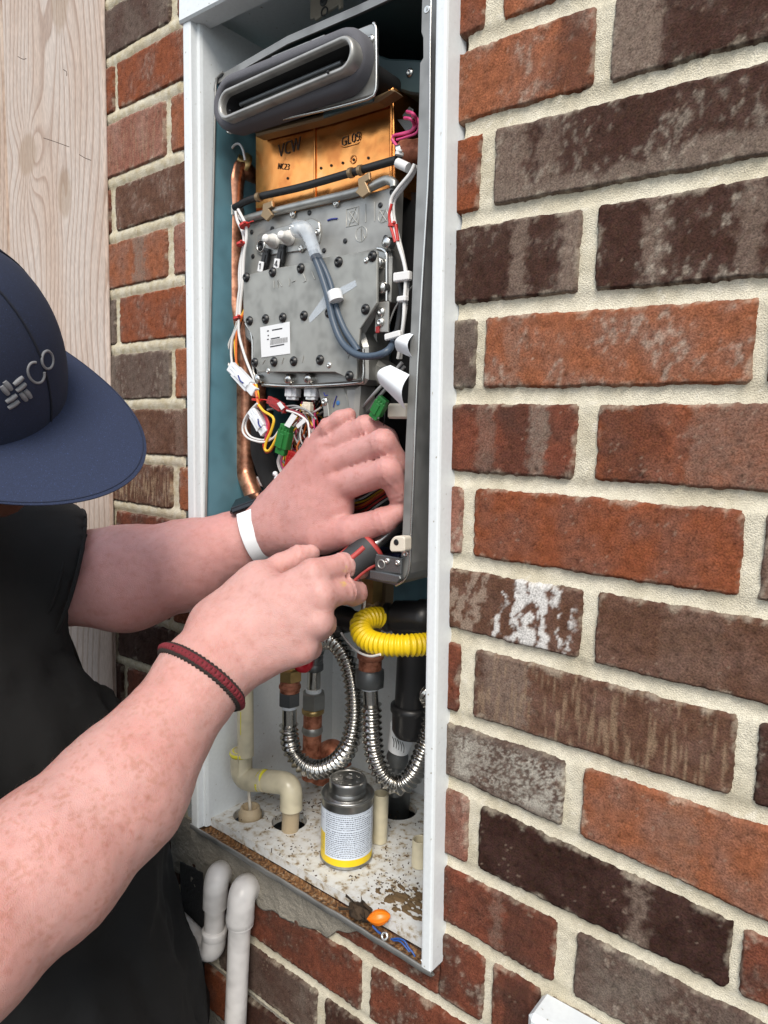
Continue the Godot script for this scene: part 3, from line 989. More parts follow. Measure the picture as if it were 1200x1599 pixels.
	for k in 5:
		var line := PackedVector3Array()
		for i in 150:
			var w := i / 149.0
			var x := lerpf(lo.x + 0.003, rlo.x - 0.004, w)
			var yl := lerpf(lo.y, rlo.y, w)
			var z: float = [0.0035, 0.005, 0.009, 0.0135, 0.0165][k]
			var y: float = yl + [-0.0005, -0.004, -0.0045, -0.004, -0.002][k] + na.get_noise_2d(x * 60.0, z * 160.0) * 0.0013 + max(0.0, na.get_noise_2d(x * 160.0, z * 300.0)) * 0.0010
			line.append(Vector3(x, y, z))
		rows.append(line)
	grid(s, rows, false, true)
	obj("rusty_trough", s, M.rust, t)
	s = st_new()
	rows = []
	for i in 61:
		var w := i / 60.0
		var a := lo.lerp(rlo + Vector3(0.0, 0.0, -0.001), w)
		a.y += nb.get_noise_1d(w * 14.0) * 0.0007
		rows.append(PackedVector3Array([a + Vector3(0, -0.0065, -0.004), a + Vector3(0, -0.005, 0.0004), a + Vector3(0, 0.0, 0.0008), a + Vector3(0, 0.0009, 0.0), a + Vector3(0, 0.0003, -0.0014), a + Vector3(0, -0.006, -0.005)]))
	grid(s, rows, true, true)
	obj("front_lip", s, M.grey_case, t)
	# screw heads and weld spots on the walls
	s = st_new()
	dome_screw(s, Vector3(0.0232, 1.8933, -0.0300), 0.004, Vector3(1, 0, 0.2))
	obj("screw", s, M.plug_cream, t)
	# hanging bracket above the heater
	s = st_new()
	plate(s, [Vector2(0.1480, 1.9000), Vector2(0.1908, 1.8965), Vector2(0.1917, 1.8614), Vector2(0.1875, 1.8604), Vector2(0.1874, 1.8652), Vector2(0.1560, 1.8606), Vector2(0.1542, 1.8636), Vector2(0.1487, 1.8642)], -0.053, -0.050, 0.0008)
	obj("hanging_bracket", s, M.plug_cream, t)
	s = st_new()
	dome_screw(s, Vector3(0.1682, 1.8746, -0.0500), 0.0045)
	lathe(s, Vector3(0.1697, 1.8637, -0.0495), Vector3(0, 0, 1), [Vector2(0.0048, -0.0005), Vector2(0.0048, 0.0006), Vector2(0.0036, 0.0006), Vector2(0.0036, -0.0005)], 16)
	obj("bolt", s, M.dark_zinc, t)

# ---------------------------------------------------------------- the tankless heater
func stadium(s: SurfaceTool, c1: Vector3, c2: Vector3, prof: Array, seg := 14):
	# prof: Vector2(distance from the line c1-c2, z offset)
	var d := Vector2(c2.x - c1.x, c2.y - c1.y).normalized()
	var rows := []
	for pr in prof:
		var line := PackedVector3Array()
		for k in seg + 1:
			var w := PI / 2 + PI * k / seg
			var o: Vector2 = d.rotated(w) * pr.x
			line.append(c1 + Vector3(o.x, o.y, pr.y))
		for k in seg + 1:
			var w := -PI / 2 + PI * k / seg
			var o: Vector2 = d.rotated(w) * pr.x
			line.append(c2 + Vector3(o.x, o.y, pr.y))
		rows.append(line)
	grid(s, rows, true, true)

func sheet(s: SurfaceTool, path: Array, z0: float, z1: float, out_of: Vector3):
	for i in path.size() - 1:
		var a: Vector3 = path[i]; var b: Vector3 = path[i + 1]
		var mid := (a + b) / 2.0
		quad(s, Vector3(a.x, a.y, z0), Vector3(b.x, b.y, z0), Vector3(b.x, b.y, z1), Vector3(a.x, a.y, z1), mid - out_of)

func thick_sheet(s: SurfaceTool, path: Array, z0: float, z1: float, centre: Vector3, th := 0.0012):
	sheet(s, path, z0, z1, Vector3(centre.x, centre.y, (z0 + z1) / 2))
	var inner := []
	for q in path:
		inner.append(q + (centre - q).normalized() * th)
	for i in inner.size() - 1:
		var a: Vector3 = inner[i]; var b: Vector3 = inner[i + 1]
		quad(s, Vector3(a.x, a.y, z0), Vector3(b.x, b.y, z0), Vector3(b.x, b.y, z1), Vector3(a.x, a.y, z1), Vector3(centre.x, centre.y, (z0 + z1) / 2) - (a + b) / 2.0)

var heater: Node3D

func build_heater():
	var t := thing("water_heater", "open tankless water heater with copper heat exchanger and grey control cover, in the white box", "water heater", Vector3(0.18, 1.28, -0.1))
	heater = t
	var zl := -0.010
	var zb := -0.188
	var c: Vector3 = Vector3(0.1006, 1.5902, -0.1000)
	# ---- casing
	var LT: Vector3 = Vector3(0.0510, 1.8168, -0.0083)
	var LB: Vector3 = Vector3(0.0580, 1.2982, 0.0127)
	var s := st_new()
	for e in [0.0, -0.001]:
		quad(s, LT + Vector3(e, 0, 0), LB + Vector3(e, 0, 0), Vector3(LB.x + e, LB.y, zb), Vector3(LT.x + e, LT.y, zb), Vector3(1.0 if e == 0.0 else -1.0, 0, 0))
	obj("side_panel", s, M.teal_steel, t)
	s = st_new()
	plate(s, [Vector2(-0.1795, 1.9622), Vector2(0.2389, 1.9346), Vector2(0.2432, 1.2359), Vector2(-0.1916, 1.2280)], zb - 0.0015, zb, 0.0)
	obj("back_panel", s, M.teal_steel, t)
	# top lip: a long grey fold in front, dark sheet behind
	s = st_new()
	var top := [Vector3(0.0477, 1.8197, -0.0100), Vector3(0.1595, 1.8272, -0.0100), Vector3(0.2494, 1.8248, -0.0100), Vector3(0.3283, 1.8249, -0.0100)]
	for i in 3:
		var a: Vector3 = top[i]; var b: Vector3 = top[i + 1]
		quad(s, a, b, b + Vector3(0, 0, -0.018), a + Vector3(0, 0, -0.018), Vector3(0, 1, 0))
		quad(s, a + Vector3(0, 0, 0.0006), b + Vector3(0, 0, 0.0006), b + Vector3(0, -0.0072, 0.0006), a + Vector3(0, -0.0072, 0.0006), Vector3(0, 0, 1))
		quad(s, a + Vector3(0, -0.0072, 0.0006), b + Vector3(0, -0.0072, 0.0006), b + Vector3(0, -0.0072, -0.001), a + Vector3(0, -0.0072, -0.001), Vector3(0, -1, 0))
	obj("top_lip", s, M.grey_case, t)
	s = st_new()
	for i in 3:
		var a: Vector3 = top[i]; var b: Vector3 = top[i + 1]
		quad(s, a + Vector3(0, -0.001, -0.012), b + Vector3(0, -0.001, -0.012), Vector3(b.x, b.y - 0.001, zb), Vector3(a.x, a.y - 0.001, zb), Vector3(0, -1, 0))
		quad(s, a + Vector3(0, 0, -0.012), b + Vector3(0, 0, -0.012), Vector3(b.x, b.y, zb), Vector3(a.x, a.y, zb), Vector3(0, 1, 0))
	obj("top_panel", s, M.dark_teal, t)
	# left lip edge: thin fold with corner
	s = st_new()
	tube(s, [LT + Vector3(0.012, 0.004, 0.0005), LT + Vector3(0.003, 0.001, 0.0005), LT + Vector3(0.0005, -0.006, 0.0005), LB + Vector3(0.0005, 0, 0.0005)], 0.0014, 6)
	obj("edge_fold", s, M.grey_case, t)
	s = st_new()
	tube(s, smooth([Vector3(0.0614, 1.8185, -0.0085), Vector3(0.0518, 1.8167, -0.0085), Vector3(0.0485, 1.8086, -0.0085), Vector3(0.0463, 1.8001, -0.0085)], 0.004), 0.0008, 6)
	obj("corner_seam", s, M.dark_zinc, t)
	# right lip and outer side
	var outer := [Vector3(0.3284, 1.8219, -0.0100), Vector3(0.3291, 1.7726, -0.0100), Vector3(0.3316, 1.6762, -0.0100), Vector3(0.3287, 1.5827, -0.0100), Vector3(0.3261, 1.4908, -0.0100), Vector3(0.3253, 1.4010, -0.0100), Vector3(0.3244, 1.3491, -0.0100), Vector3(0.3243, 1.3316, -0.0100), Vector3(0.3225, 1.3220, -0.0100), Vector3(0.3177, 1.3148, -0.0100), Vector3(0.3091, 1.3093, -0.0100)]
	s = st_new()
	plate(s, [Vector2(0.3284, 1.8219), Vector2(0.3291, 1.7726), Vector2(0.3316, 1.6762), Vector2(0.3287, 1.5827), Vector2(0.3261, 1.4908), Vector2(0.3253, 1.4010), Vector2(0.3244, 1.3491), Vector2(0.3243, 1.3316), Vector2(0.3225, 1.3220), Vector2(0.3177, 1.3148), Vector2(0.3091, 1.3093), Vector2(0.3001, 1.3097), Vector2(0.3044, 1.3157), Vector2(0.3109, 1.3221), Vector2(0.3142, 1.3302), Vector2(0.3152, 1.3656), Vector2(0.3156, 1.4347), Vector2(0.3170, 1.4910), Vector2(0.3196, 1.6787), Vector2(0.3193, 1.7565), Vector2(0.3225, 1.7596), Vector2(0.3218, 1.7758), Vector2(0.3197, 1.7805), Vector2(0.3192, 1.8252)], zl - 0.0012, zl, 0.0004)
	obj("front_lip", s, M.grey_case, t)
	s = st_new()
	var fold := []
	for q in outer: fold.append(q + Vector3(0.0006, 0, 0.0004))
	tube(s, smooth(fold, 0.008), 0.0011, 6)
	obj("edge_fold", s, M.bright_metal, t)
	s = st_new()
	var B2 := outer.duplicate()
	B2.append(Vector3(LB.x, outer[10].y + 0.003, zl))
	thick_sheet(s, outer, zb, zl - 0.0006, c)
	obj("side_panel", s, M.grey_case, t)
	s = st_new()
	thick_sheet(s, [outer[10], Vector3(LB.x, outer[10].y + 0.004, zl)], zb, zl - 0.0006, c)
	var fb := [outer[10], Vector3(LB.x, outer[10].y + 0.004, zl)]
	quad(s, fb[0], fb[1], fb[1] + Vector3(0, 0.012, 0), fb[0] + Vector3(0, 0.012, 0), Vector3(0, 0, 1))
	obj("bottom_panel", s, M.dark_zinc, t)
	for q in [Vector3(0.3250, 1.7965, -0.0098), Vector3(0.3192, 1.3397, -0.0098)]:
		s = st_new()
		lathe(s, q, Vector3(0, 0, 1), [Vector2(0.0030, 0.0), Vector2(0.0027, 0.0004), Vector2(0.0016, 0.0002), Vector2(0.00001, -0.0006)], 14)
		obj("hole", s, M.bright_metal, t)
	# ---- flue outlet
	s = st_new()
	plate(s, rounded([Vector2(0.0611, 1.8110), Vector2(0.2732, 1.8026), Vector2(0.2751, 1.7428), Vector2(0.0686, 1.7567)], 0.008), -0.0095, -0.0070, 0.0008)
	var flue := obj("flue_plate", s, M.zinc, t)
	s = st_new()
	tube(s, smooth([Vector3(0.0730, 1.7582, -0.0068), Vector3(0.1365, 1.7530, -0.0068), Vector3(0.2071, 1.7455, -0.0068), Vector3(0.2546, 1.7417, -0.0068), Vector3(0.2694, 1.7416, -0.0068), Vector3(0.2744, 1.7461, -0.0068), Vector3(0.2743, 1.7724, -0.0068), Vector3(0.2728, 1.7980, -0.0068), Vector3(0.2698, 1.8020, -0.0068)], 0.005), 0.0013, 6)
	obj("rolled_edge", s, M.bright_metal, flue)
	s = st_new()
	var g1: Vector3 = Vector3(0.0930, 1.7790, -0.0030)
	var g2: Vector3 = Vector3(0.2449, 1.7742, -0.0030)
	stadium(s, g1, g2, [Vector2(0.0258, -0.012), Vector2(0.0272, -0.004), Vector2(0.0270, 0.006), Vector2(0.0250, 0.0105), Vector2(0.0215, 0.0125), Vector2(0.0175, 0.0128), Vector2(0.0155, 0.0105), Vector2(0.0150, 0.0)], 16)
	obj("gasket", s, M.gasket, flue)
	s = st_new()
	var m1: Vector3 = Vector3(0.1033, 1.7695, 0.0160)
	var m2: Vector3 = Vector3(0.2551, 1.7708, 0.0160)
	stadium(s, m1, m2, [Vector2(0.0148, -0.014), Vector2(0.0152, -0.003), Vector2(0.0149, 0.0010), Vector2(0.0138, 0.0030), Vector2(0.0122, 0.0034), Vector2(0.0106, 0.0024), Vector2(0.0099, 0.0002), Vector2(0.0097, -0.004)], 16)
	obj("outlet_rim", s, M.rim_metal, flue)
	s = st_new()
	stadium(s, m1, m2, [Vector2(0.00972, -0.004), Vector2(0.0096, -0.075)], 16)
	obj("outlet_tunnel", s, M.dark_void, flue)
	s = st_new()
	tube(s, [Vector3(0.1065, 1.7731, 0.0040), Vector3(0.2435, 1.7733, 0.0040)], 0.0022, 8)
	obj("inner_rib", s, M.dark_zinc, flue)
	s = st_new()
	plate(s, [Vector2(0.0550, 1.8235), Vector2(0.2265, 1.8124), Vector2(0.2355, 1.7780), Vector2(0.0607, 1.7816)], -0.058, -0.056, 0.0)
	obj("dark_back", s, M.dark_void, flue)
	for q in [Vector3(0.1096, 1.7607, 0.0195), Vector3(0.2421, 1.7596, 0.0195)]:
		s = st_new()
		lathe(s, q, Vector3(0, -0.6, 1), [Vector2(0.0013, 0.0005), Vector2(0.0013, 0.0012), Vector2(0.00001, 0.0010)], 10)
		obj("rivet_hole", s, M.black_plastic, flue)
	for q in [Vector3(0.2674, 1.7896, -0.0066), Vector3(0.1225, 1.7551, -0.0066), Vector3(0.2193, 1.7541, -0.0066), Vector3(0.1508, 1.8074, -0.0066), Vector3(0.1927, 1.8076, -0.0066)]:
		s = st_new()
		dome_screw(s, q, 0.0035)
		obj("screw", s, M.bright_metal, flue)
	s = st_new()
	plate(s, [Vector2(0.1349, 1.8169), Vector2(0.2065, 1.8147), Vector2(0.2098, 1.8120), Vector2(0.2101, 1.8014), Vector2(0.1351, 1.8031)], -0.0135, -0.0110, 0.0006)
	obj("support_tab", s, M.zinc, flue)
	s = st_new()
	var tg: Vector3 = Vector3(0.1877, 1.7580, 0.0085)
	rbox(s, tg, Vector3(0.0075, 0.0022, 0.0015), 0.0004, Basis(Vector3(0, 0, 1), 0.05))
	obj("mould_mark", s, M.zinc, flue)
	# duct body behind the flue
	s = st_new()
	plate(s, [Vector2(0.2354, 1.8070), Vector2(0.2481, 1.7998), Vector2(0.2973, 1.7838), Vector2(0.2985, 1.7523), Vector2(0.2751, 1.7607), Vector2(0.2537, 1.7715), Vector2(0.2345, 1.7854)], -0.15, -0.055, 0.002)
	var duct := obj("flue_duct", s, M.dark_teal, t)
	for q in [Vector3(0.2748, 1.7790, -0.0545)]:
		s = st_new()
		dome_screw(s, q, 0.0035)
		obj("screw", s, M.bright_metal, duct)
	s = st_new()
	plate(s, [Vector2(0.0912, 1.7629), Vector2(0.1885, 1.7553), Vector2(0.2570, 1.7531), Vector2(0.2762, 1.7545), Vector2(0.2792, 1.7515), Vector2(0.2602, 1.7473), Vector2(0.1886, 1.7493), Vector2(0.0933, 1.7560)], -0.0400, -0.0260, 0.002)
	obj("flange_strip", s, M.bronze_clip, t)
	s = st_new()
	plate(s, [Vector2(0.2057, 1.7465), Vector2(0.2660, 1.7444), Vector2(0.2661, 1.7412), Vector2(0.2058, 1.7419)], -0.0150, -0.0125, 0.0004)
	obj("stain", s, M.dark_teal, t)
	# ---- copper heat exchanger
	var hx_poly := [Vector2(0.0737, 1.7698), Vector2(0.2632, 1.7691), Vector2(0.2695, 1.6707), Vector2(0.0744, 1.6867)]
	s = st_new()
	plate(s, hx_poly, -0.180, -0.0420, 0.003)
	var hx := obj("heat_exchanger", s, M.copper_sheet, t)
	for e in [[Vector3(0.1663, 1.7614, -0.0415), Vector3(0.1679, 1.6832, -0.0415)], [Vector3(0.2638, 1.7620, -0.0415), Vector3(0.2669, 1.6711, -0.0415)]]:
		s = st_new()
		tube(s, e, 0.0015, 8)
		obj("seam", s, M.copper_sheet, hx)
	s = st_new()
	plate(s, rounded([Vector2(0.2009, 1.7363), Vector2(0.2265, 1.7350), Vector2(0.2269, 1.7232), Vector2(0.2054, 1.7239), Vector2(0.2002, 1.7280)], 0.003), -0.0430, -0.0413, 0.0006)
	obj("pressed_pad", s, M.copper_sheet, hx)
	lettering("GL09", 0.0082, Vector3(0.2159, 1.7296, -0.0408), Basis(Vector3(0, 0, 1), 0.02), M.stamp_dark, hx)
	lettering("VCW", 0.0125, Vector3(0.1296, 1.7414, -0.0416), Basis(Vector3(0, 0, 1), 0.03), M.stamp_dark, hx)
	lettering("NC23", 0.0058, Vector3(0.1211, 1.7240, -0.0416), Basis(Vector3(0, 0, 1), -0.25), M.stamp_dark, hx)
	for q in [Vector3(0.2051, 1.7102, -0.0413), Vector3(0.1897, 1.7110, -0.0413), Vector3(0.2193, 1.7102, -0.0413), Vector3(0.1756, 1.7114, -0.0413), Vector3(0.1274, 1.7111, -0.0413), Vector3(0.2379, 1.7079, -0.0413)]:
		s = st_new()
		lathe(s, q, Vector3(0, 0, 1), [Vector2(0.0014, -0.0005), Vector2(0.0012, 0.0003), Vector2(0.0006, 0.0002), Vector2(0.00001, -0.0002)], 10)
		obj("pressed_mark", s, M.stamp_dark, hx)
	s = st_new()
	lathe(s, Vector3(0.2188, 1.7104, -0.0418), Vector3(0, 0, 1), [Vector2(0.0042, 0.0), Vector2(0.0040, 0.0007), Vector2(0.0031, 0.0007), Vector2(0.0030, 0.0)], 18)
	obj("pressed_ring", s, M.copper_sheet, hx)
	# collector rod and black probe line in front of the copper, with clips
	s = st_new()
	tube(s, smooth([Vector3(0.0737, 1.6751, -0.0300), Vector3(0.1016, 1.6758, -0.0300), Vector3(0.1686, 1.6751, -0.0300), Vector3(0.2365, 1.6742, -0.0300), Vector3(0.2644, 1.6774, -0.0300), Vector3(0.2719, 1.6777, -0.0300), Vector3(0.2795, 1.6734, -0.0300), Vector3(0.2796, 1.6700, -0.0300)], 0.006), 0.0042, 12)
	obj("clamp_rod", s, M.zinc, t)
	s = st_new()
	tube(s, smooth([Vector3(0.0590, 1.6896, -0.0270), Vector3(0.0927, 1.6936, -0.0270), Vector3(0.1622, 1.6915, -0.0270), Vector3(0.2225, 1.6917, -0.0270), Vector3(0.2841, 1.6920, -0.0270)], 0.008), 0.0037, 10)
	obj("probe_line", s, M.black_rubber, t)
	for q in [[Vector3(0.0985, 1.6928, -0.0255), Vector3(0.1035, 1.6925, -0.0255)], [Vector3(0.2288, 1.6912, -0.0255), Vector3(0.2328, 1.6909, -0.0255)], [Vector3(0.2407, 1.6911, -0.0255), Vector3(0.2447, 1.6908, -0.0255)]]:
		s = st_new()
		tube(s, q, 0.0048, 10)
		obj("probe_clip", s, M.bronze_clip, t)
	for q in [[Vector2(0.1104, 1.6835), Vector2(0.1242, 1.6842), Vector2(0.1253, 1.6783), Vector2(0.1194, 1.6768), Vector2(0.1254, 1.6700), Vector2(0.1166, 1.6651), Vector2(0.1066, 1.6719), Vector2(0.1095, 1.6759)], [Vector2(0.2415, 1.6827), Vector2(0.2554, 1.6862), Vector2(0.2564, 1.6793), Vector2(0.2510, 1.6780), Vector2(0.2567, 1.6679), Vector2(0.2476, 1.6645), Vector2(0.2387, 1.6713), Vector2(0.2426, 1.6746)]]:
		s = st_new()
		plate(s, q, -0.0255, -0.0225, 0.0006)
		obj("spring_clip", s, M.bronze_clip, t)
	# ---- upper aluminium plate
	s = st_new()
	plate(s, [Vector2(0.0721, 1.6749), Vector2(0.1555, 1.6728), Vector2(0.2332, 1.6718), Vector2(0.2764, 1.6729), Vector2(0.2759, 1.6220), Vector2(0.2748, 1.6107), Vector2(0.1566, 1.6105), Vector2(0.0650, 1.6076), Vector2(0.0638, 1.6387)], -0.0480, -0.0340, 0.0012)
	var up := obj("burner_plate", s, M.aluminium, t)
	s = st_new()
	plate(s, rounded([Vector2(0.0908, 1.6576), Vector2(0.1190, 1.6598), Vector2(0.1736, 1.6613), Vector2(0.1835, 1.6559), Vector2(0.1855, 1.6433), Vector2(0.1831, 1.6344), Vector2(0.1577, 1.6310), Vector2(0.0992, 1.6337), Vector2(0.0909, 1.6375)], 0.003), -0.0350, -0.0320, 0.001)
	obj("electrode_plate", s, M.zinc, up)
	for q in [Vector3(0.2061, 1.6696, -0.0320), Vector3(0.1454, 1.6696, -0.0320), Vector3(0.1438, 1.6565, -0.0320), Vector3(0.1815, 1.6463, -0.0320), Vector3(0.1582, 1.6334, -0.0320), Vector3(0.2738, 1.6208, -0.0320)]:
		s = st_new()
		dome_screw(s, q, 0.0034)
		obj("screw", s, M.bright_metal, up)
	for q in [Vector3(0.1680, 1.6674, -0.0335), Vector3(0.2607, 1.6586, -0.0335), Vector3(0.2175, 1.6327, -0.0335), Vector3(0.2678, 1.6283, -0.0335), Vector3(0.0802, 1.6621, -0.0335), Vector3(0.0825, 1.6361, -0.0335), Vector3(0.1763, 1.6555, -0.0335), Vector3(0.1893, 1.6275, -0.0335), Vector3(0.2740, 1.6676, -0.0335), Vector3(0.1130, 1.6604, -0.0335)]:
		s = st_new()
		lathe(s, q, Vector3(0, 0, 1), [Vector2(0.0026, -0.0005), Vector2(0.0024, 0.0004), Vector2(0.00001, 0.0003)], 12)
		obj("hole", s, M.black_plastic, up)
	s = st_new()
	lathe(s, Vector3(0.0976, 1.6445, -0.0320), Vector3(0, 0, 1), [Vector2(0.0068, 0.0), Vector2(0.0068, 0.001), Vector2(0.0058, 0.0016), Vector2(0.0052, 0.0008)], 20)
	obj("sight_ring", s, M.bright_metal, up)
	s = st_new()
	lathe(s, Vector3(0.0976, 1.6445, -0.0320), Vector3(0, 0, 1), [Vector2(0.0052, 0.0004), Vector2(0.0042, 0.0012), Vector2(0.003, 0.0014), Vector2(0.0026, 0.0002), Vector2(0.00001, 0.0)], 18)
	obj("sight_glass", s, M.black_plastic, up)
	# ignition electrodes: two ridged ceramic insulators and one under a clear cap
	for q in [Vector3(0.1189, 1.6458, -0.0310), Vector3(0.1421, 1.6457, -0.0310), Vector3(0.1663, 1.6484, -0.0310)]:
		s = st_new()
		var ax := Vector3(0.25, -0.05, 1).normalized()
		lathe(s, q, ax, [Vector2(0.0074, 0.0), Vector2(0.0076, 0.003), Vector2(0.0056, 0.004), Vector2(0.0062, 0.006), Vector2(0.0052, 0.007), Vector2(0.0056, 0.009), Vector2(0.0044, 0.0105), Vector2(0.0044, 0.016), Vector2(0.0030, 0.0175), Vector2(0.00001, 0.018)], 18)
		obj("insulator", s, M.ceramic, up)
	s = st_new()
	var cp := smooth([Vector3(0.1706, 1.6467, -0.0160), Vector3(0.1874, 1.6415, -0.0100), Vector3(0.1957, 1.6323, -0.0070), Vector3(0.2040, 1.6210, -0.0040), Vector3(0.2096, 1.6116, -0.0020)], 0.003)
	tube(s, cp, func(u, _d): return lerpf(0.0088, 0.0062, smoothstep(0.1, 0.7, u)), 16)
	obj("clear_boot", s, M.clear_cap, up)
	# embossed pictograms
	var em := st_new()
	for seg in [[Vector3(0.2181, 1.6620, -0.0338), Vector3(0.2336, 1.6623, -0.0338), Vector3(0.2341, 1.6457, -0.0338), Vector3(0.2185, 1.6458, -0.0338), Vector3(0.2181, 1.6620, -0.0338)], [Vector3(0.2429, 1.6461, -0.0338), Vector3(0.2424, 1.6631, -0.0338)], [Vector3(0.2534, 1.6629, -0.0338), Vector3(0.2539, 1.6455, -0.0338)], [Vector3(0.2218, 1.6465, -0.0338), Vector3(0.2304, 1.6617, -0.0338)], [Vector3(0.2215, 1.6596, -0.0338), Vector3(0.2324, 1.6472, -0.0338)]]:
		tube(em, seg, 0.0005, 5)
	for q in [[Vector3(0.2265, 1.6540, -0.0338), 0.0058], [Vector3(0.2638, 1.6484, -0.0338), 0.0062], [Vector3(0.2376, 1.6363, -0.0338), 0.0075]]:
		lathe(em, q[0], Vector3(0, 0, 1), [Vector2(q[1], -0.0004), Vector2(q[1] - 0.0004, 0.0005), Vector2(q[1] - 0.001, -0.0004)], 22)
	for seg in [[Vector3(0.2378, 1.6286, -0.0338), Vector3(0.2374, 1.6423, -0.0338), Vector3(0.2425, 1.6315, -0.0338)], [Vector3(0.2609, 1.6438, -0.0338), Vector3(0.2667, 1.6542, -0.0338)], [Vector3(0.2598, 1.6543, -0.0338), Vector3(0.2686, 1.6431, -0.0338)]]:
		tube(em, seg, 0.0005, 5)
	obj("embossed_sign", em, M.emboss, up)
	s = st_new()
	tube(s, smooth([Vector3(0.1939, 1.6557, -0.0335), Vector3(0.1991, 1.6561, -0.0335), Vector3(0.2068, 1.6554, -0.0335)], 0.002), 0.0009, 6)
	obj("pen_mark", s, M.ink_blue, up)
	# ---- control cover: pressed base with rim, flat lid with dome screws
	s = st_new()
	plate(s, [Vector2(0.0740, 1.6079), Vector2(0.1777, 1.6150), Vector2(0.2698, 1.6180), Vector2(0.2804, 1.6143), Vector2(0.2829, 1.6072), Vector2(0.2827, 1.5676), Vector2(0.2700, 1.5631), Vector2(0.2520, 1.5411), Vector2(0.2571, 1.5289), Vector2(0.2580, 1.4980), Vector2(0.2534, 1.4933), Vector2(0.1708, 1.4914), Vector2(0.1145, 1.4939), Vector2(0.0999, 1.5038), Vector2(0.0945, 1.5382), Vector2(0.0807, 1.5472), Vector2(0.0784, 1.5666)], -0.0460, -0.0220, 0.004)
	var cover := obj("control_cover", s, M.zinc, t)
	s = st_new()
	tube(s, smooth([Vector3(0.2696, 1.6154, -0.0205), Vector3(0.2795, 1.6113, -0.0205), Vector3(0.2807, 1.5959, -0.0205), Vector3(0.2817, 1.5675, -0.0205)], 0.006), 0.0017, 8)
	tube(s, smooth([Vector3(0.1141, 1.4959, -0.0205), Vector3(0.1723, 1.4932, -0.0205), Vector3(0.2458, 1.4946, -0.0205), Vector3(0.2553, 1.4992, -0.0205), Vector3(0.2545, 1.5260, -0.0205)], 0.006), 0.0017, 8)
	tube(s, smooth([Vector3(0.0866, 1.5623, -0.0205), Vector3(0.0972, 1.5473, -0.0205), Vector3(0.0995, 1.5106, -0.0205), Vector3(0.1100, 1.4966, -0.0205)], 0.006), 0.0015, 8)
	obj("pressed_rim", s, M.bright_metal, cover)
	s = st_new()
	plate(s, [Vector2(0.0946, 1.6093), Vector2(0.1345, 1.6117), Vector2(0.1967, 1.6107), Vector2(0.2018, 1.6131), Vector2(0.2269, 1.6133), Vector2(0.2318, 1.6115), Vector2(0.2446, 1.6121), Vector2(0.2776, 1.6099), Vector2(0.2790, 1.5644), Vector2(0.2591, 1.5426), Vector2(0.2557, 1.4972), Vector2(0.2501, 1.4967), Vector2(0.2287, 1.5046), Vector2(0.1198, 1.5083), Vector2(0.1106, 1.5160), Vector2(0.1104, 1.5446), Vector2(0.0980, 1.5600), Vector2(0.0949, 1.5636)], -0.0125, -0.0100, 0.0006)
	obj("lid", s, M.cover_metal, cover)
	for q in [Vector3(0.1000, 1.6074, -0.0098), Vector3(0.1406, 1.6078, -0.0098), Vector3(0.1812, 1.6066, -0.0098), Vector3(0.2313, 1.6063, -0.0098), Vector3(0.2726, 1.6060, -0.0098), Vector3(0.1054, 1.5621, -0.0098), Vector3(0.1304, 1.5621, -0.0098), Vector3(0.1563, 1.5613, -0.0098), Vector3(0.1864, 1.5607, -0.0098), Vector3(0.2200, 1.5609, -0.0098), Vector3(0.2657, 1.5599, -0.0098), Vector3(0.1139, 1.5185, -0.0098), Vector3(0.1436, 1.5179, -0.0098), Vector3(0.1727, 1.5172, -0.0098), Vector3(0.2092, 1.5169, -0.0098), Vector3(0.2478, 1.5003, -0.0098)]:
		s = st_new()
		dome_screw(s, q, 0.0044, Vector3(0, 0, 1), 0.7)
		obj("screw", s, M.black_plastic, cover)
	for q in [Vector3(0.2652, 1.6036, -0.0098), Vector3(0.1349, 1.5091, -0.0098), Vector3(0.2212, 1.5115, -0.0098)]:
		s = st_new()
		dome_screw(s, q, 0.0026)
		obj("rivet", s, M.bright_metal, cover)
	for q in [Vector3(0.1567, 1.5008, -0.0210), Vector3(0.1854, 1.5006, -0.0210), Vector3(0.1094, 1.5021, -0.0210), Vector3(0.2726, 1.6021, -0.0210), Vector3(0.2779, 1.5793, -0.0210), Vector3(0.2825, 1.6182, -0.0210)]:
		s = st_new()
		lathe(s, q, Vector3(0, 0, 1), [Vector2(0.0058, -0.002), Vector2(0.0054, 0.004), Vector2(0.0042, 0.0058), Vector2(0.00001, 0.0066)], 16)
		obj("boss", s, M.bright_metal, cover)
	em = st_new()
	for seg in [[Vector3(0.1427, 1.5993, -0.0097), Vector3(0.1428, 1.5917, -0.0097)], [Vector3(0.1485, 1.5917, -0.0097), Vector3(0.1484, 1.5999, -0.0097), Vector3(0.1541, 1.5923, -0.0097)], [Vector3(0.1651, 1.5986, -0.0097), Vector3(0.1652, 1.5918, -0.0097)], [Vector3(0.1849, 1.6006, -0.0097), Vector3(0.1886, 1.5941, -0.0097), Vector3(0.1850, 1.5933, -0.0097)], [Vector3(0.1688, 1.5951, -0.0097), Vector3(0.1734, 1.5958, -0.0097)], [Vector3(0.1261, 1.5166, -0.0097), Vector3(0.1300, 1.5204, -0.0097)], [Vector3(0.1552, 1.5154, -0.0097), Vector3(0.1579, 1.5217, -0.0097)], [Vector3(0.1847, 1.5155, -0.0097), Vector3(0.1863, 1.5222, -0.0097)], [Vector3(0.2450, 1.5164, -0.0097), Vector3(0.2480, 1.5234, -0.0097), Vector3(0.2433, 1.5213, -0.0097)], [Vector3(0.1963, 1.6017, -0.0097), Vector3(0.2007, 1.5940, -0.0097)]]:
		tube(em, seg, 0.0005, 5)
	obj("embossed_sign", em, M.emboss, cover)
	s = st_new()
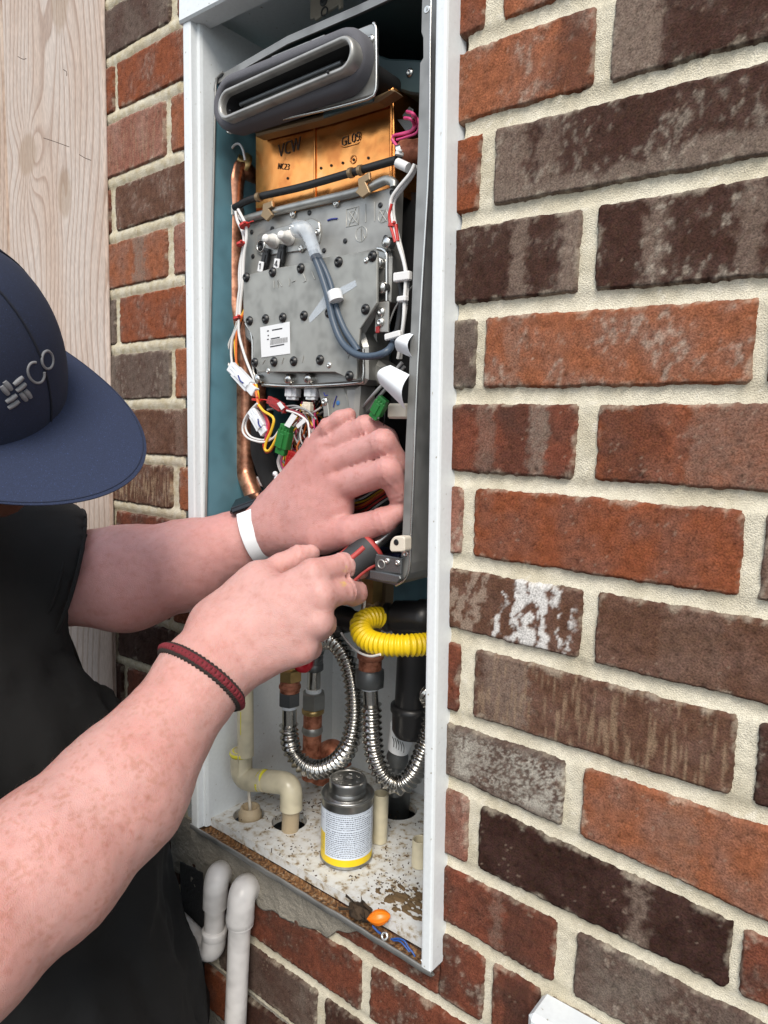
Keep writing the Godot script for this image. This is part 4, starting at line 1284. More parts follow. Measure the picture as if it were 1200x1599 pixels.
	plate(s, [Vector2(0.1223, 1.5542), Vector2(0.1663, 1.5566), Vector2(0.1677, 1.5250), Vector2(0.1246, 1.5232)], -0.0098, -0.0094, 0.0001)
	var sticker := obj("label_sticker", s, M.label_white, cover)
	s = st_new()
	for seg in [[Vector3(0.1332, 1.5495, -0.0092), Vector3(0.1361, 1.5497, -0.0092)], [Vector3(0.1409, 1.5499, -0.0092), Vector3(0.1562, 1.5507, -0.0092)], [Vector3(0.1342, 1.5449, -0.0092), Vector3(0.1362, 1.5450, -0.0092)], [Vector3(0.1333, 1.5410, -0.0092), Vector3(0.1362, 1.5413, -0.0092)], [Vector3(0.1391, 1.5413, -0.0092), Vector3(0.1525, 1.5421, -0.0092)], [Vector3(0.1382, 1.5333, -0.0092), Vector3(0.1592, 1.5347, -0.0092)]]:
		var up_ := Vector3(0, 0.0006, 0)
		quad(s, seg[0] - up_, seg[1] - up_, seg[1] + up_, seg[0] + up_, Vector3(0, 0, 1))
	var b0: Vector3 = Vector3(0.1382, 1.5375, -0.0092)
	var b1: Vector3 = Vector3(0.1638, 1.5391, -0.0092)
	var k := 0.0
	while k < 1.0:
		var wd := 0.012 + 0.02 * absf(nb.get_noise_1d(k * 900.0))
		var a := b0.lerp(b1, k)
		var e := b0.lerp(b1, min(1.0, k + wd))
		quad(s, a - Vector3(0, 0.0026, 0), e - Vector3(0, 0.0026, 0), e + Vector3(0, 0.0026, 0), a + Vector3(0, 0.0026, 0), Vector3(0, 0, 1))
		k += wd + 0.028
	obj("print", s, M.print_dark, sticker)
	# tape strip over the lid
	s = st_new()
	plate(s, [Vector2(0.2131, 1.5770), Vector2(0.2527, 1.5875), Vector2(0.2544, 1.5821), Vector2(0.2250, 1.5711), Vector2(0.1947, 1.5532), Vector2(0.1929, 1.5583)], -0.0099, -0.0097, 0.0)
	var tp := obj("clear_tape", s, M.clear_cap, cover)
	# ---- right-hand bracket beside the cover
	s = st_new()
	plate(s, [Vector2(0.2709, 1.5670), Vector2(0.2859, 1.5667), Vector2(0.2861, 1.5389), Vector2(0.2702, 1.5405)], -0.0200, -0.0180, 0.0006)
	var br := obj("side_bracket", s, M.aluminium, t)
	for q in [Vector3(0.2776, 1.5577, -0.0175), Vector3(0.2772, 1.5486, -0.0175)]:
		s = st_new()
		dome_screw(s, q, 0.0038)
		obj("screw", s, M.bright_metal, br)
	s = st_new()
	rbox(s, Vector3(0.2748, 1.5418, -0.0170), Vector3(0.004, 0.006, 0.002), 0.0005)
	obj("paint_dot", s, M.plug_red, br)
	s = st_new()
	plate(s, [Vector2(0.2392, 1.5439), Vector2(0.2542, 1.5518), Vector2(0.2553, 1.5187), Vector2(0.2673, 1.5121), Vector2(0.2600, 1.4942), Vector2(0.2454, 1.4971)], -0.0600, -0.0370, 0.004)
	obj("cast_bracket", s, M.zinc, t)
	# ---- fan duct under the cover
	s = st_new()
	plate(s, [Vector2(0.1868, 1.4928), Vector2(0.2252, 1.4926), Vector2(0.2350, 1.4720), Vector2(0.2329, 1.4558), Vector2(0.2037, 1.4555), Vector2(0.1954, 1.4696)], -0.0700, -0.0280, 0.002)
	var fan := obj("fan_duct", s, M.cover_metal, t)
	s = st_new()
	plate(s, [Vector2(0.2270, 1.4924), Vector2(0.2468, 1.4926), Vector2(0.2446, 1.4571), Vector2(0.2355, 1.4558)], -0.0500, -0.0240, 0.004)
	obj("duct_side", s, M.aluminium, fan)
	s = st_new()
	plate(s, [Vector2(0.2016, 1.4826), Vector2(0.2069, 1.4807), Vector2(0.2100, 1.4630), Vector2(0.2021, 1.4617)], -0.0280, -0.0230, 0.0006)
	obj("tab", s, M.aluminium, fan)
	s = st_new()
	dome_screw(s, Vector3(0.2035, 1.4776, -0.0230), 0.0038)
	obj("screw", s, M.bright_metal, fan)
	s = st_new()
	lathe(s, Vector3(0.2173, 1.4764, -0.0278), Vector3(0, 0, 1), [Vector2(0.0024, 0.0), Vector2(0.0022, 0.0004), Vector2(0.00001, 0.0004)], 14)
	obj("paint_dot", s, M.ink_sky, fan)
	s = st_new()
	tube(s, smooth([Vector3(0.2157, 1.4834, -0.0275), Vector3(0.2124, 1.4758, -0.0275), Vector3(0.2116, 1.4720, -0.0275)], 0.003), 0.0006, 5)
	tube(s, smooth([Vector3(0.2029, 1.4864, -0.0225), Vector3(0.2047, 1.4832, -0.0225), Vector3(0.2082, 1.4838, -0.0225)], 0.003), 0.0007, 5)
	obj("pen_mark", s, M.ink_blue, fan)
	# ---- dark inside behind the harness
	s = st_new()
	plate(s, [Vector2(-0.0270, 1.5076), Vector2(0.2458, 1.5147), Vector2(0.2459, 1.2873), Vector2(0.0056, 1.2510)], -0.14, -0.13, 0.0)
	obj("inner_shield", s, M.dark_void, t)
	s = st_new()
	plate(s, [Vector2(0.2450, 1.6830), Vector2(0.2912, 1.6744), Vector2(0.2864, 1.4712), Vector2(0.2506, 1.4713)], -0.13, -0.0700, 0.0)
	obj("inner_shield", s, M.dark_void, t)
	# ---- copper and foam-covered pipes on the left
	s = st_new()
	tube(s, bends([Vector3(0.0428, 1.7332, -0.0700), Vector3(0.0497, 1.7358, -0.0500), Vector3(0.0472, 1.7380, -0.0420), Vector3(0.0467, 1.7210, -0.0370), Vector3(0.0446, 1.6905, -0.0370), Vector3(0.0436, 1.6420, -0.0370), Vector3(0.0459, 1.5927, -0.0380), Vector3(0.0578, 1.5535, -0.0440), Vector3(0.0592, 1.4995, -0.0440), Vector3(0.0587, 1.3982, -0.0440), Vector3(0.0925, 1.3568, -0.0370), Vector3(0.1186, 1.3223, -0.0320)], 0.02), func(u, _d): return 0.0108 + 0.0025 * smoothstep(0.20, 0.24, u) * (1.0 - smoothstep(0.40, 0.46, u)), 18)
	var cpipe := obj("copper_pipe", s, M.copper_pipe, t)
	s = st_new()
	tube(s, [Vector3(0.0440, 1.6940, -0.0370), Vector3(0.0440, 1.6837, -0.0370)], 0.0128, 16)
	obj("solder_collar", s, M.zinc, cpipe)
	s = st_new()
	lathe(s, Vector3(0.0510, 1.7428, -0.0470), Vector3(-0.1, 0.3, 1), [Vector2(0.0125, -0.002), Vector2(0.0125, 0.002), Vector2(0.007, 0.0026), Vector2(0.006, 0.010), Vector2(0.00001, 0.0104)], 18)
	obj("sensor_flange", s, M.brass, cpipe)
	s = st_new()
	tube(s, [Vector3(0.0525, 1.5127, -0.0700), Vector3(0.0532, 1.4338, -0.0700)], 0.008, 14)
	obj("copper_pipe", s, M.copper_dull, t)
	s = st_new()
	tube(s, bends([Vector3(0.0845, 1.4705, -0.0470), Vector3(0.0827, 1.4235, -0.0470), Vector3(0.0981, 1.3952, -0.0470), Vector3(0.1482, 1.3384, -0.0470), Vector3(0.1683, 1.3126, -0.0470)], 0.03), 0.0125, 16)
	obj("foam_hose", s, M.foam, t)
	s = st_new()
	tube(s, smooth([Vector3(0.2733, 1.7087, -0.0500), Vector3(0.2845, 1.7052, -0.0500), Vector3(0.3011, 1.7049, -0.0500)], 0.005), 0.011, 14)
	obj("copper_pipe", s, M.copper_dull, t)
	s = st_new()
	plate(s, [Vector2(0.2738, 1.7388), Vector2(0.2816, 1.7446), Vector2(0.2861, 1.7413), Vector2(0.2867, 1.7245), Vector2(0.2803, 1.7216), Vector2(0.2679, 1.7369), Vector2(0.2784, 1.7343)], -0.0470, -0.0460, 0.0004)
	obj("sensor_bracket", s, M.dark_zinc, t)
	# ---- dark plates in the lower right corner of the case
	s = st_new()
	plate(s, [Vector2(0.2881, 1.3384), Vector2(0.2927, 1.3366), Vector2(0.3201, 1.3366), Vector2(0.3199, 1.3220), Vector2(0.2902, 1.3201)], -0.0060, -0.0030, 0.0008)
	var lp := obj("corner_plate", s, M.dark_zinc, t)
	s = st_new()
	plate(s, [Vector2(0.2865, 1.3213), Vector2(0.3017, 1.3217), Vector2(0.3215, 1.3216), Vector2(0.3230, 1.3190), Vector2(0.3189, 1.3143), Vector2(0.3012, 1.3133), Vector2(0.2868, 1.3141)], -0.0040, 0.0010, 0.0008)
	obj("corner_fold", s, M.dark_zinc, lp)
	for q in [Vector3(0.3045, 1.3322, -0.0025), Vector3(0.3163, 1.3321, -0.0025)]:
		s = st_new()
		dome_screw(s, q, 0.0026)
		obj("screw", s, M.bright_metal, lp)
	s = st_new()
	lathe(s, Vector3(0.2975, 1.3283, -0.0030), Vector3(0, 0, 1), [Vector2(0.0046, 0.0), Vector2(0.0043, 0.0009), Vector2(0.0034, 0.0009), Vector2(0.0032, 0.0)], 20)
	obj("pressed_ring", s, M.zinc, lp)
	s = st_new()
	plate(s, rounded([Vector2(0.3111, 1.3518), Vector2(0.3160, 1.3570), Vector2(0.3274, 1.3577), Vector2(0.3279, 1.3441), Vector2(0.3129, 1.3422), Vector2(0.3107, 1.3442)], 0.003), -0.0070, 0.0030, 0.001)
	var nut := obj("cable_clamp", s, M.plug_cream, t)
	s = st_new()
	lathe(s, Vector3(0.3185, 1.3516, 0.0032), Vector3(0, 0, 1), [Vector2(0.0028, 0.0), Vector2(0.0026, 0.0004), Vector2(0.00001, 0.0003)], 14)
	obj("hole", s, M.black_plastic, nut)
	s = st_new()
	box2(s, Vector3(0.2245, 1.3010, -0.0720), Vector3(0.2845, 1.3305, -0.0450), 0.001)
	obj("lower_tray", s, M.navy_plastic, t)
	# pump block and hose clips at the lower left
	s = st_new()
	rbox(s, Vector3(0.0775, 1.3887, -0.0500), Vector3(0.016, 0.010, 0.004), 0.001, Basis(Vector3(0, 0, 1), -0.1))
	obj("hose_clip", s, M.plug_white, t)
	s = st_new()
	rbox(s, Vector3(0.0875, 1.3702, -0.0500), Vector3(0.016, 0.014, 0.004), 0.001, Basis(Vector3(0, 0, 1), -0.1))
	obj("hose_clip", s, M.plug_white, t)

# ---------------------------------------------------------------- wiring
func wire(pts: Array, r_mm: float, m: Material, called := "wire", step := 0.004):
	var s := st_new()
	tube(s, smooth(pts, step), r_mm / 1000.0, 8)
	return obj(called, s, m, heater)

func plug(a: Vector3, b: Vector3, w: float, m: Material, called := "connector"):
	# a little ribbed housing lying from a to b
	var d := (b - a)
	var l := d.length()
	d = d.normalized()
	var side := d.cross(Vector3(0.15, 0.0, 1)).normalized()
	var bs := Basis(side, d, side.cross(d))
	var s := st_new()
	var c := (a + b) / 2.0
	rbox(s, c, Vector3(w, l * 0.62, w * 0.62), 0.0006, bs)
	rbox(s, c + d * l * 0.38, Vector3(w * 0.78, l * 0.3, w * 0.48), 0.0005, bs)
	rbox(s, c - d * l * 0.37, Vector3(w * 0.86, l * 0.28, w * 0.52), 0.0005, bs)
	var o := obj(called, s, m, heater)
	s = st_new()
	rbox(s, c + d * l * 0.05 + bs.z * w * 0.36, Vector3(w * 0.34, l * 0.5, w * 0.12), 0.0003, bs)
	obj("latch", s, m, o)
	s = st_new()
	for k in 3:
		rbox(s, c - d * l * 0.30 + bs.x * w * (k - 1) * 0.27 + bs.z * w * 0.30, Vector3(w * 0.1, l * 0.22, w * 0.06), 0.0001, bs)
	var g := obj("key_rib", s, m, o)
	g.set_meta("kind", "stuff")
	return [o, bs]

func band(at: Vector3, dir: Vector3, r: float, m: Material, called := "cable_tie"):
	var s := st_new()
	tube(s, [at - dir.normalized() * 0.0012, at + dir.normalized() * 0.0012], r, 12)
	var o := obj(called, s, m, heater)
	s = st_new()
	rbox(s, at + Vector3(r * 0.8, r * 0.3, r * 0.7), Vector3(0.0026, 0.0022, 0.0026), 0.0005)
	obj("tie_head", s, m, o)

func flag(poly: Array, z: float, m: Material, called := "paper_tag"):
	var s := st_new()
	plate(s, poly, z - 0.0005, z, 0.0)
	return obj(called, s, m, heater)

func build_wiring():
	# thin sensor wire that arches over the elbow, and the white bundle down the left side
	wire([Vector3(0.0779, 1.6711, -0.0220), Vector3(0.0531, 1.6907, -0.0300), Vector3(0.0465, 1.7116, -0.0300), Vector3(0.0475, 1.7451, -0.0300), Vector3(0.0519, 1.7549, -0.0300), Vector3(0.0616, 1.7567, -0.0300), Vector3(0.0690, 1.7498, -0.0300), Vector3(0.0733, 1.7370, -0.0300)], 1.3, M.wire_white)
	wire([Vector3(0.0672, 1.6828, -0.0220), Vector3(0.0705, 1.6723, -0.0220), Vector3(0.0790, 1.6596, -0.0220), Vector3(0.0812, 1.6486, -0.0220), Vector3(0.0771, 1.6278, -0.0220), Vector3(0.0761, 1.6076, -0.0220), Vector3(0.0719, 1.5876, -0.0220), Vector3(0.0698, 1.5686, -0.0220)], 1.7, M.wire_white)
	wire([Vector3(0.0739, 1.6832, -0.0200), Vector3(0.0813, 1.6733, -0.0200), Vector3(0.0866, 1.6646, -0.0200), Vector3(0.0877, 1.6512, -0.0200), Vector3(0.0836, 1.6332, -0.0200), Vector3(0.0817, 1.6066, -0.0200), Vector3(0.0786, 1.5867, -0.0200), Vector3(0.0765, 1.5678, -0.0200)], 1.7, M.wire_white)
	wire([Vector3(0.0851, 1.6682, -0.0230), Vector3(0.0820, 1.6660, -0.0230), Vector3(0.0800, 1.6477, -0.0230), Vector3(0.0727, 1.6218, -0.0230), Vector3(0.0729, 1.5877, -0.0230), Vector3(0.0697, 1.5674, -0.0230), Vector3(0.0632, 1.5540, -0.0230), Vector3(0.0544, 1.5406, -0.0230), Vector3(0.0533, 1.5223, -0.0230), Vector3(0.0644, 1.5120, -0.0230)], 1.4, M.wire_white)
	wire([Vector3(0.0802, 1.5671, -0.0170), Vector3(0.0770, 1.5592, -0.0170), Vector3(0.0684, 1.5460, -0.0170), Vector3(0.0662, 1.5323, -0.0170), Vector3(0.0696, 1.5155, -0.0170), Vector3(0.0783, 1.5082, -0.0170)], 1.4, M.wire_white)
	wire([Vector3(0.0803, 1.5656, -0.0160), Vector3(0.0814, 1.5485, -0.0160), Vector3(0.0921, 1.5241, -0.0160), Vector3(0.1069, 1.4991, -0.0160), Vector3(0.1122, 1.4814, -0.0160)], 1.5, M.wire_white)
	wire([Vector3(0.0685, 1.5676, -0.0240), Vector3(0.0631, 1.5507, -0.0240), Vector3(0.0587, 1.5348, -0.0240), Vector3(0.0588, 1.5193, -0.0240)], 1.3, M.wire_white)
	# pink, yellow and orange leads from the electrode plugs
	wire([Vector3(0.1440, 1.6134, -0.0180), Vector3(0.1431, 1.6071, -0.0180), Vector3(0.1355, 1.6042, -0.0180), Vector3(0.1208, 1.6058, -0.0180), Vector3(0.1058, 1.6062, -0.0180), Vector3(0.0997, 1.6003, -0.0180), Vector3(0.0987, 1.5964, -0.0180)], 1.5, M.wire_pink)
	wire([Vector3(0.1219, 1.6120, -0.0170), Vector3(0.1170, 1.6048, -0.0170), Vector3(0.1070, 1.5993, -0.0170), Vector3(0.1009, 1.5934, -0.0170), Vector3(0.0968, 1.5871, -0.0170)], 1.3, M.wire_yellow)
	wire([Vector3(0.1227, 1.6121, -0.0180), Vector3(0.1098, 1.6032, -0.0180), Vector3(0.1018, 1.5974, -0.0180), Vector3(0.0967, 1.5913, -0.0180)], 1.1, M.wire_yellow)
	wire([Vector3(0.1117, 1.6031, -0.0190), Vector3(0.1057, 1.5959, -0.0190), Vector3(0.1027, 1.5856, -0.0190), Vector3(0.1038, 1.5802, -0.0190)], 0.5, M.wire_black)
	wire([Vector3(0.0957, 1.5861, -0.0180), Vector3(0.0884, 1.5747, -0.0180), Vector3(0.0811, 1.5658, -0.0180), Vector3(0.0747, 1.5526, -0.0180), Vector3(0.0737, 1.5334, -0.0180), Vector3(0.0749, 1.5167, -0.0180), Vector3(0.0835, 1.5040, -0.0180)], 1.4, M.wire_orange)
	wire([Vector3(0.0913, 1.5855, -0.0200), Vector3(0.0829, 1.5741, -0.0200), Vector3(0.0755, 1.5652, -0.0200), Vector3(0.0691, 1.5498, -0.0200), Vector3(0.0702, 1.5289, -0.0200), Vector3(0.0746, 1.5155, -0.0200)], 1.3, M.wire_yellow)
	wire([Vector3(0.0859, 1.5767, -0.0210), Vector3(0.0786, 1.5651, -0.0210), Vector3(0.0743, 1.5496, -0.0210), Vector3(0.0820, 1.5278, -0.0210), Vector3(0.0969, 1.5038, -0.0210), Vector3(0.1043, 1.4886, -0.0210)], 1.1, M.wire_brown)
	wire([Vector3(0.0987, 1.5958, -0.0180), Vector3(0.0967, 1.5900, -0.0180), Vector3(0.0926, 1.5824, -0.0180)], 2.6, M.black_plastic, "heat_shrink")
	for q in [[[Vector3(0.1101, 1.6397, -0.0300), Vector3(0.1042, 1.6179, -0.0300)], "1"], [[Vector3(0.1337, 1.6403, -0.0300), Vector3(0.1291, 1.6175, -0.0300)], "4"]]:
		var pr = plug(q[0][0], q[0][1], 0.0085, M.black_plastic, "electrode_plug")
		var s := st_new()
		var d: Vector3 = (q[0][1] - q[0][0]).normalized()
		var c: Vector3 = q[0][0].lerp(q[0][1], 0.87) + Vector3(0.0, 0, 0.0048)
		rbox(s, c, Vector3(0.0072, 0.0105, 0.0012), 0.0003, pr[1])
		var mk := obj("marker_sleeve", s, M.label_white, pr[0])
		lettering(q[1], 0.0062, c + Vector3(0, 0, 0.0012), Basis(Vector3(0, 0, 1), -0.15), M.print_dark, mk, "number")
	# thick slate ignition cables
	wire([Vector3(0.2035, 1.6183, -0.0020), Vector3(0.2130, 1.5986, -0.0040), Vector3(0.2235, 1.5751, -0.0040), Vector3(0.2306, 1.5521, -0.0040), Vector3(0.2425, 1.5313, -0.0040), Vector3(0.2602, 1.5192, -0.0040), Vector3(0.2802, 1.5165, -0.0040), Vector3(0.2963, 1.5197, -0.0040), Vector3(0.2908, 1.5291, -0.0200), Vector3(0.2856, 1.5398, -0.0300)], 3.4, M.cable_slate, "ignition_cable", 0.006)
	wire([Vector3(0.2049, 1.6191, -0.0040), Vector3(0.2140, 1.6018, -0.0090), Vector3(0.2227, 1.5854, -0.0090), Vector3(0.2307, 1.5622, -0.0090), Vector3(0.2409, 1.5437, -0.0090), Vector3(0.2524, 1.5301, -0.0090), Vector3(0.2589, 1.5227, -0.0090)], 3.3, M.cable_slate, "ignition_cable", 0.006)
	wire([Vector3(0.2893, 1.5271, -0.0220), Vector3(0.2946, 1.5428, -0.0220), Vector3(0.2982, 1.5662, -0.0220), Vector3(0.2961, 1.5832, -0.0220)], 3.2, M.black_rubber, "ignition_cable", 0.006)
	var s := st_new()
	tube(s, [Vector3(0.2307, 1.5786, -0.0050), Vector3(0.2342, 1.5695, -0.0050)], 0.0068, 14)
	obj("tape_wrap", s, M.label_white, heater)
	# right hand side: pink and white leads
	wire([Vector3(0.2919, 1.7319, -0.0300), Vector3(0.3066, 1.7226, -0.0200), Vector3(0.3028, 1.7207, -0.0300), Vector3(0.2996, 1.7150, -0.0300), Vector3(0.2882, 1.7144, -0.0300), Vector3(0.2766, 1.7149, -0.0300), Vector3(0.2760, 1.7118, -0.0300), Vector3(0.2829, 1.7025, -0.0300), Vector3(0.2824, 1.6949, -0.0300)], 1.5, M.wire_pink)
	wire([Vector3(0.2892, 1.7272, -0.0300), Vector3(0.3025, 1.7201, -0.0220), Vector3(0.3001, 1.7181, -0.0300), Vector3(0.2954, 1.7138, -0.0300), Vector3(0.2839, 1.7143, -0.0300)], 1.4, M.wire_pink)
	wire([Vector3(0.2947, 1.7294, -0.0340), Vector3(0.3079, 1.7191, -0.0260), Vector3(0.3039, 1.7119, -0.0300), Vector3(0.2912, 1.7105, -0.0300), Vector3(0.2811, 1.7106, -0.0300)], 1.2, M.wire_pink)
	s = st_new()
	tube(s, smooth([Vector3(0.2831, 1.6986, -0.0280), Vector3(0.2866, 1.6995, -0.0300)], 0.003), 0.0062, 14)
	obj("foil_wrap", s, M.bright_metal, heater)
	s = st_new()
	tube(s, [Vector3(0.2904, 1.6858, -0.0200), Vector3(0.3027, 1.6790, -0.0200)], 0.0042, 12)
	obj("cable_sleeve", s, M.wire_white, heater)
	band(Vector3(0.2907, 1.6939, -0.0220), Vector3(0.2, 1, 0), 0.004, M.wire_white)
	wire([Vector3(0.3140, 1.6780, -0.0140), Vector3(0.3088, 1.6706, -0.0140), Vector3(0.2966, 1.6613, -0.0140), Vector3(0.2890, 1.6530, -0.0140), Vector3(0.2894, 1.6420, -0.0140), Vector3(0.2927, 1.6306, -0.0140), Vector3(0.2982, 1.6144, -0.0140), Vector3(0.3044, 1.5999, -0.0140), Vector3(0.3078, 1.5859, -0.0140), Vector3(0.3071, 1.5640, -0.0140), Vector3(0.3064, 1.5447, -0.0140), Vector3(0.2971, 1.5151, -0.0200)], 1.7, M.wire_white)
	wire([Vector3(0.3138, 1.6782, -0.0180), Vector3(0.3086, 1.6703, -0.0180), Vector3(0.2978, 1.6611, -0.0180), Vector3(0.2895, 1.6528, -0.0180), Vector3(0.2892, 1.6414, -0.0180), Vector3(0.2933, 1.6270, -0.0180), Vector3(0.2997, 1.6085, -0.0180), Vector3(0.3045, 1.5925, -0.0180), Vector3(0.3071, 1.5812, -0.0180), Vector3(0.3057, 1.5593, -0.0180), Vector3(0.3030, 1.5371, -0.0180), Vector3(0.2970, 1.5155, -0.0240)], 1.6, M.wire_white)
	wire([Vector3(0.2915, 1.6487, -0.0120), Vector3(0.2889, 1.6399, -0.0120), Vector3(0.2906, 1.6304, -0.0120), Vector3(0.2938, 1.6223, -0.0120), Vector3(0.2962, 1.6154, -0.0120)], 1.3, M.wire_red)
	wire([Vector3(0.2956, 1.6309, -0.0130), Vector3(0.2989, 1.6163, -0.0130)], 1.5, M.wire_red)
	band(Vector3(0.2916, 1.6308, -0.0145), Vector3(0.1, 1, 0), 0.0046, M.tie_red)
	band(Vector3(0.3049, 1.5855, -0.0160), Vector3(0, 1, 0), 0.0052, M.wire_white)
	for q in [[Vector3(0.3050, 1.5849, -0.0130), 0.018, 0.008], [Vector3(0.3057, 1.5657, -0.0130), 0.010, 0.005]]:
		s = st_new()
		rbox(s, q[0], Vector3(q[1], q[2], 0.006), 0.001)
		obj("cable_clip", s, M.wire_white, heater)
	s = st_new()
	rbox(s, Vector3(0.2968, 1.5346, -0.0120), Vector3(0.018, 0.006, 0.004), 0.001, Basis(Vector3(0, 0, 1), 0.15))
	obj("cable_tie", s, M.wire_white, heater)
	wire([Vector3(0.3156, 1.5880, -0.0300), Vector3(0.3034, 1.5764, -0.0260), Vector3(0.2879, 1.5621, -0.0260), Vector3(0.2775, 1.5399, -0.0260)], 0.9, M.wire_grey)
	# paper labels curling out on the right
	for q in [[[Vector3(0.2883, 1.4914, -0.0060), Vector3(0.2924, 1.5026, -0.0060), Vector3(0.2995, 1.5080, -0.0060)], [Vector3(0.3180, 1.4685, -0.0060), Vector3(0.3216, 1.4851, -0.0060), Vector3(0.3211, 1.4989, -0.0060)]], [[Vector3(0.3016, 1.5208, -0.0120), Vector3(0.3070, 1.5306, -0.0120), Vector3(0.3153, 1.5355, -0.0120)], [Vector3(0.3203, 1.5132, -0.0120), Vector3(0.3213, 1.5242, -0.0120), Vector3(0.3209, 1.5352, -0.0120)]]]:
		s = st_new()
		var rows := []
		for k in 9:
			var w := k / 8.0
			var line := PackedVector3Array()
			for e in q:
				var pp: Vector3 = e[0].lerp(e[1], w).lerp(e[1].lerp(e[2], w), w)
				line.append(pp + Vector3(0, 0, 0.010 * sin(w * PI)))
			rows.append(line)
		grid(s, rows)
		obj("paper_label", s, M.paper, heater)
	s = st_new()
	rbox(s, Vector3(0.2941, 1.4683, -0.0300), Vector3(0.024, 0.014, 0.012), 0.002)
	obj("cable_box", s, M.plug_cream, heater)
	# grey leads down to the fan
	wire([Vector3(0.3047, 1.5109, -0.0160), Vector3(0.2891, 1.4967, -0.0160), Vector3(0.2714, 1.4819, -0.0160), Vector3(0.2388, 1.4700, -0.0400), Vector3(0.2050, 1.4500, -0.0700)], 1.7, M.wire_grey)
	wire([Vector3(0.3047, 1.5079, -0.0200), Vector3(0.2905, 1.4946, -0.0200), Vector3(0.2743, 1.4798, -0.0200), Vector3(0.2405, 1.4664, -0.0440), Vector3(0.1995, 1.4526, -0.0700)], 1.7, M.wire_grey)
	wire([Vector3(0.2124, 1.4627, -0.0500), Vector3(0.2381, 1.4692, -0.0350), Vector3(0.2418, 1.4768, -0.0500)], 1.2, M.wire_white)
	wire([Vector3(0.2701, 1.4746, -0.0350), Vector3(0.2753, 1.4635, -0.0300), Vector3(0.2734, 1.4503, -0.0300)], 0.5, M.wire_black)
	# connectors, from the white one on the left to the green one on the right
	var pw = plug(Vector3(0.0773, 1.5157, -0.0080), Vector3(0.1162, 1.4876, -0.0080), 0.013, M.plug_white)
	s = st_new()
	tube(s, smooth([Vector3(0.0964, 1.5051, -0.0020), Vector3(0.0995, 1.4996, -0.0020), Vector3(0.1047, 1.4968, -0.0020)], 0.002), 0.0008, 5)
	obj("pen_mark", s, M.ink_blue, pw[0])
	var pw2 = plug(Vector3(0.1123, 1.4688, -0.0080), Vector3(0.1327, 1.4448, -0.0080), 0.0125, M.plug_white)
	s = st_new()
	tube(s, smooth([Vector3(0.1283, 1.4593, -0.0020), Vector3(0.1294, 1.4540, -0.0020), Vector3(0.1334, 1.4500, -0.0020)], 0.002), 0.0008, 5)
	obj("pen_mark", s, M.ink_blue, pw2[0])
	plug(Vector3(0.1382, 1.4793, -0.0080), Vector3(0.1633, 1.4687, -0.0080), 0.0095, M.plug_red)
	plug(Vector3(0.1685, 1.4532, -0.0060), Vector3(0.1594, 1.4244, -0.0060), 0.0150, M.plug_green)
	plug(Vector3(0.1740, 1.4262, -0.0100), Vector3(0.1669, 1.4010, -0.0100), 0.0120, M.plug_red)
	plug(Vector3(0.2868, 1.4793, -0.0140), Vector3(0.2752, 1.4618, -0.0140), 0.0120, M.plug_green)
	plug(Vector3(0.1513, 1.4950, -0.0300), Vector3(0.1506, 1.4804, -0.0300), 0.0150, M.plug_white)
	plug(Vector3(0.1794, 1.4944, -0.0300), Vector3(0.1788, 1.4801, -0.0300), 0.0145, M.plug_white)
	plug(Vector3(0.1792, 1.4772, -0.0240), Vector3(0.1785, 1.4655, -0.0240), 0.0110, M.plug_cream)
	flag([Vector2(0.1701, 1.4531), Vector2(0.1810, 1.4652), Vector2(0.1883, 1.4621), Vector2(0.1776, 1.4506)], 0.0, M.label_white)
	flag([Vector2(0.1825, 1.4533), Vector2(0.1932, 1.4604), Vector2(0.1959, 1.4566), Vector2(0.1853, 1.4502)], -0.004, M.label_white)
	flag([Vector2(0.1552, 1.4751), Vector2(0.1599, 1.4770), Vector2(0.1666, 1.4711), Vector2(0.1619, 1.4686)], -0.0035, M.label_white)
	for k in 4:
		var f := k * 1.0
		wire([Vector3(0.2791, 1.4618, -0.0130) + Vector3(-0.0025 + f * 0.0016, 0, 0), Vector3(0.2557, 1.4550, -0.0340) + Vector3(-0.003 + f * 0.0017, 0, 0), Vector3(0.2277, 1.4423, -0.0600) + Vector3(-0.003 + f * 0.002, 0, 0)], 0.9, M.wire_white)
	band(Vector3(0.0869, 1.6641, -0.0180), Vector3(-0.4, 1, 0), 0.0058, M.tie_red)
	band(Vector3(0.0818, 1.6457, -0.0180), Vector3(-0.2, 1, 0), 0.0055, M.tie_red)
	band(Vector3(0.0779, 1.5681, -0.0180), Vector3(-0.2, 1, 0), 0.0062, M.tie_red)
	band(Vector3(0.1157, 1.4798, -0.0120), Vector3(0.1, 1, 0), 0.0062, M.tie_red)
	wire([Vector3(0.0869, 1.6641, -0.0180), Vector3(0.0972, 1.6663, -0.0180), Vector3(0.1012, 1.6663, -0.0180)], 0.7, M.tie_red, "tie_tail")
	wire([Vector3(0.1157, 1.4791, -0.0120), Vector3(0.1258, 1.4797, -0.0120), Vector3(0.1358, 1.4782, -0.0120)], 0.7, M.tie_red, "tie_tail")
	# hanging loops below the first tie
	wire([Vector3(0.1141, 1.4956, -0.0080), Vector3(0.1182, 1.4876, -0.0080), Vector3(0.1213, 1.4768, -0.0080), Vector3(0.1224, 1.4715, -0.0080)], 1.6, M.wire_orange)
	wire([Vector3(0.1159, 1.4957, -0.0100), Vector3(0.1190, 1.4857, -0.0100), Vector3(0.1201, 1.4729, -0.0100)], 1.5, M.wire_yellow)
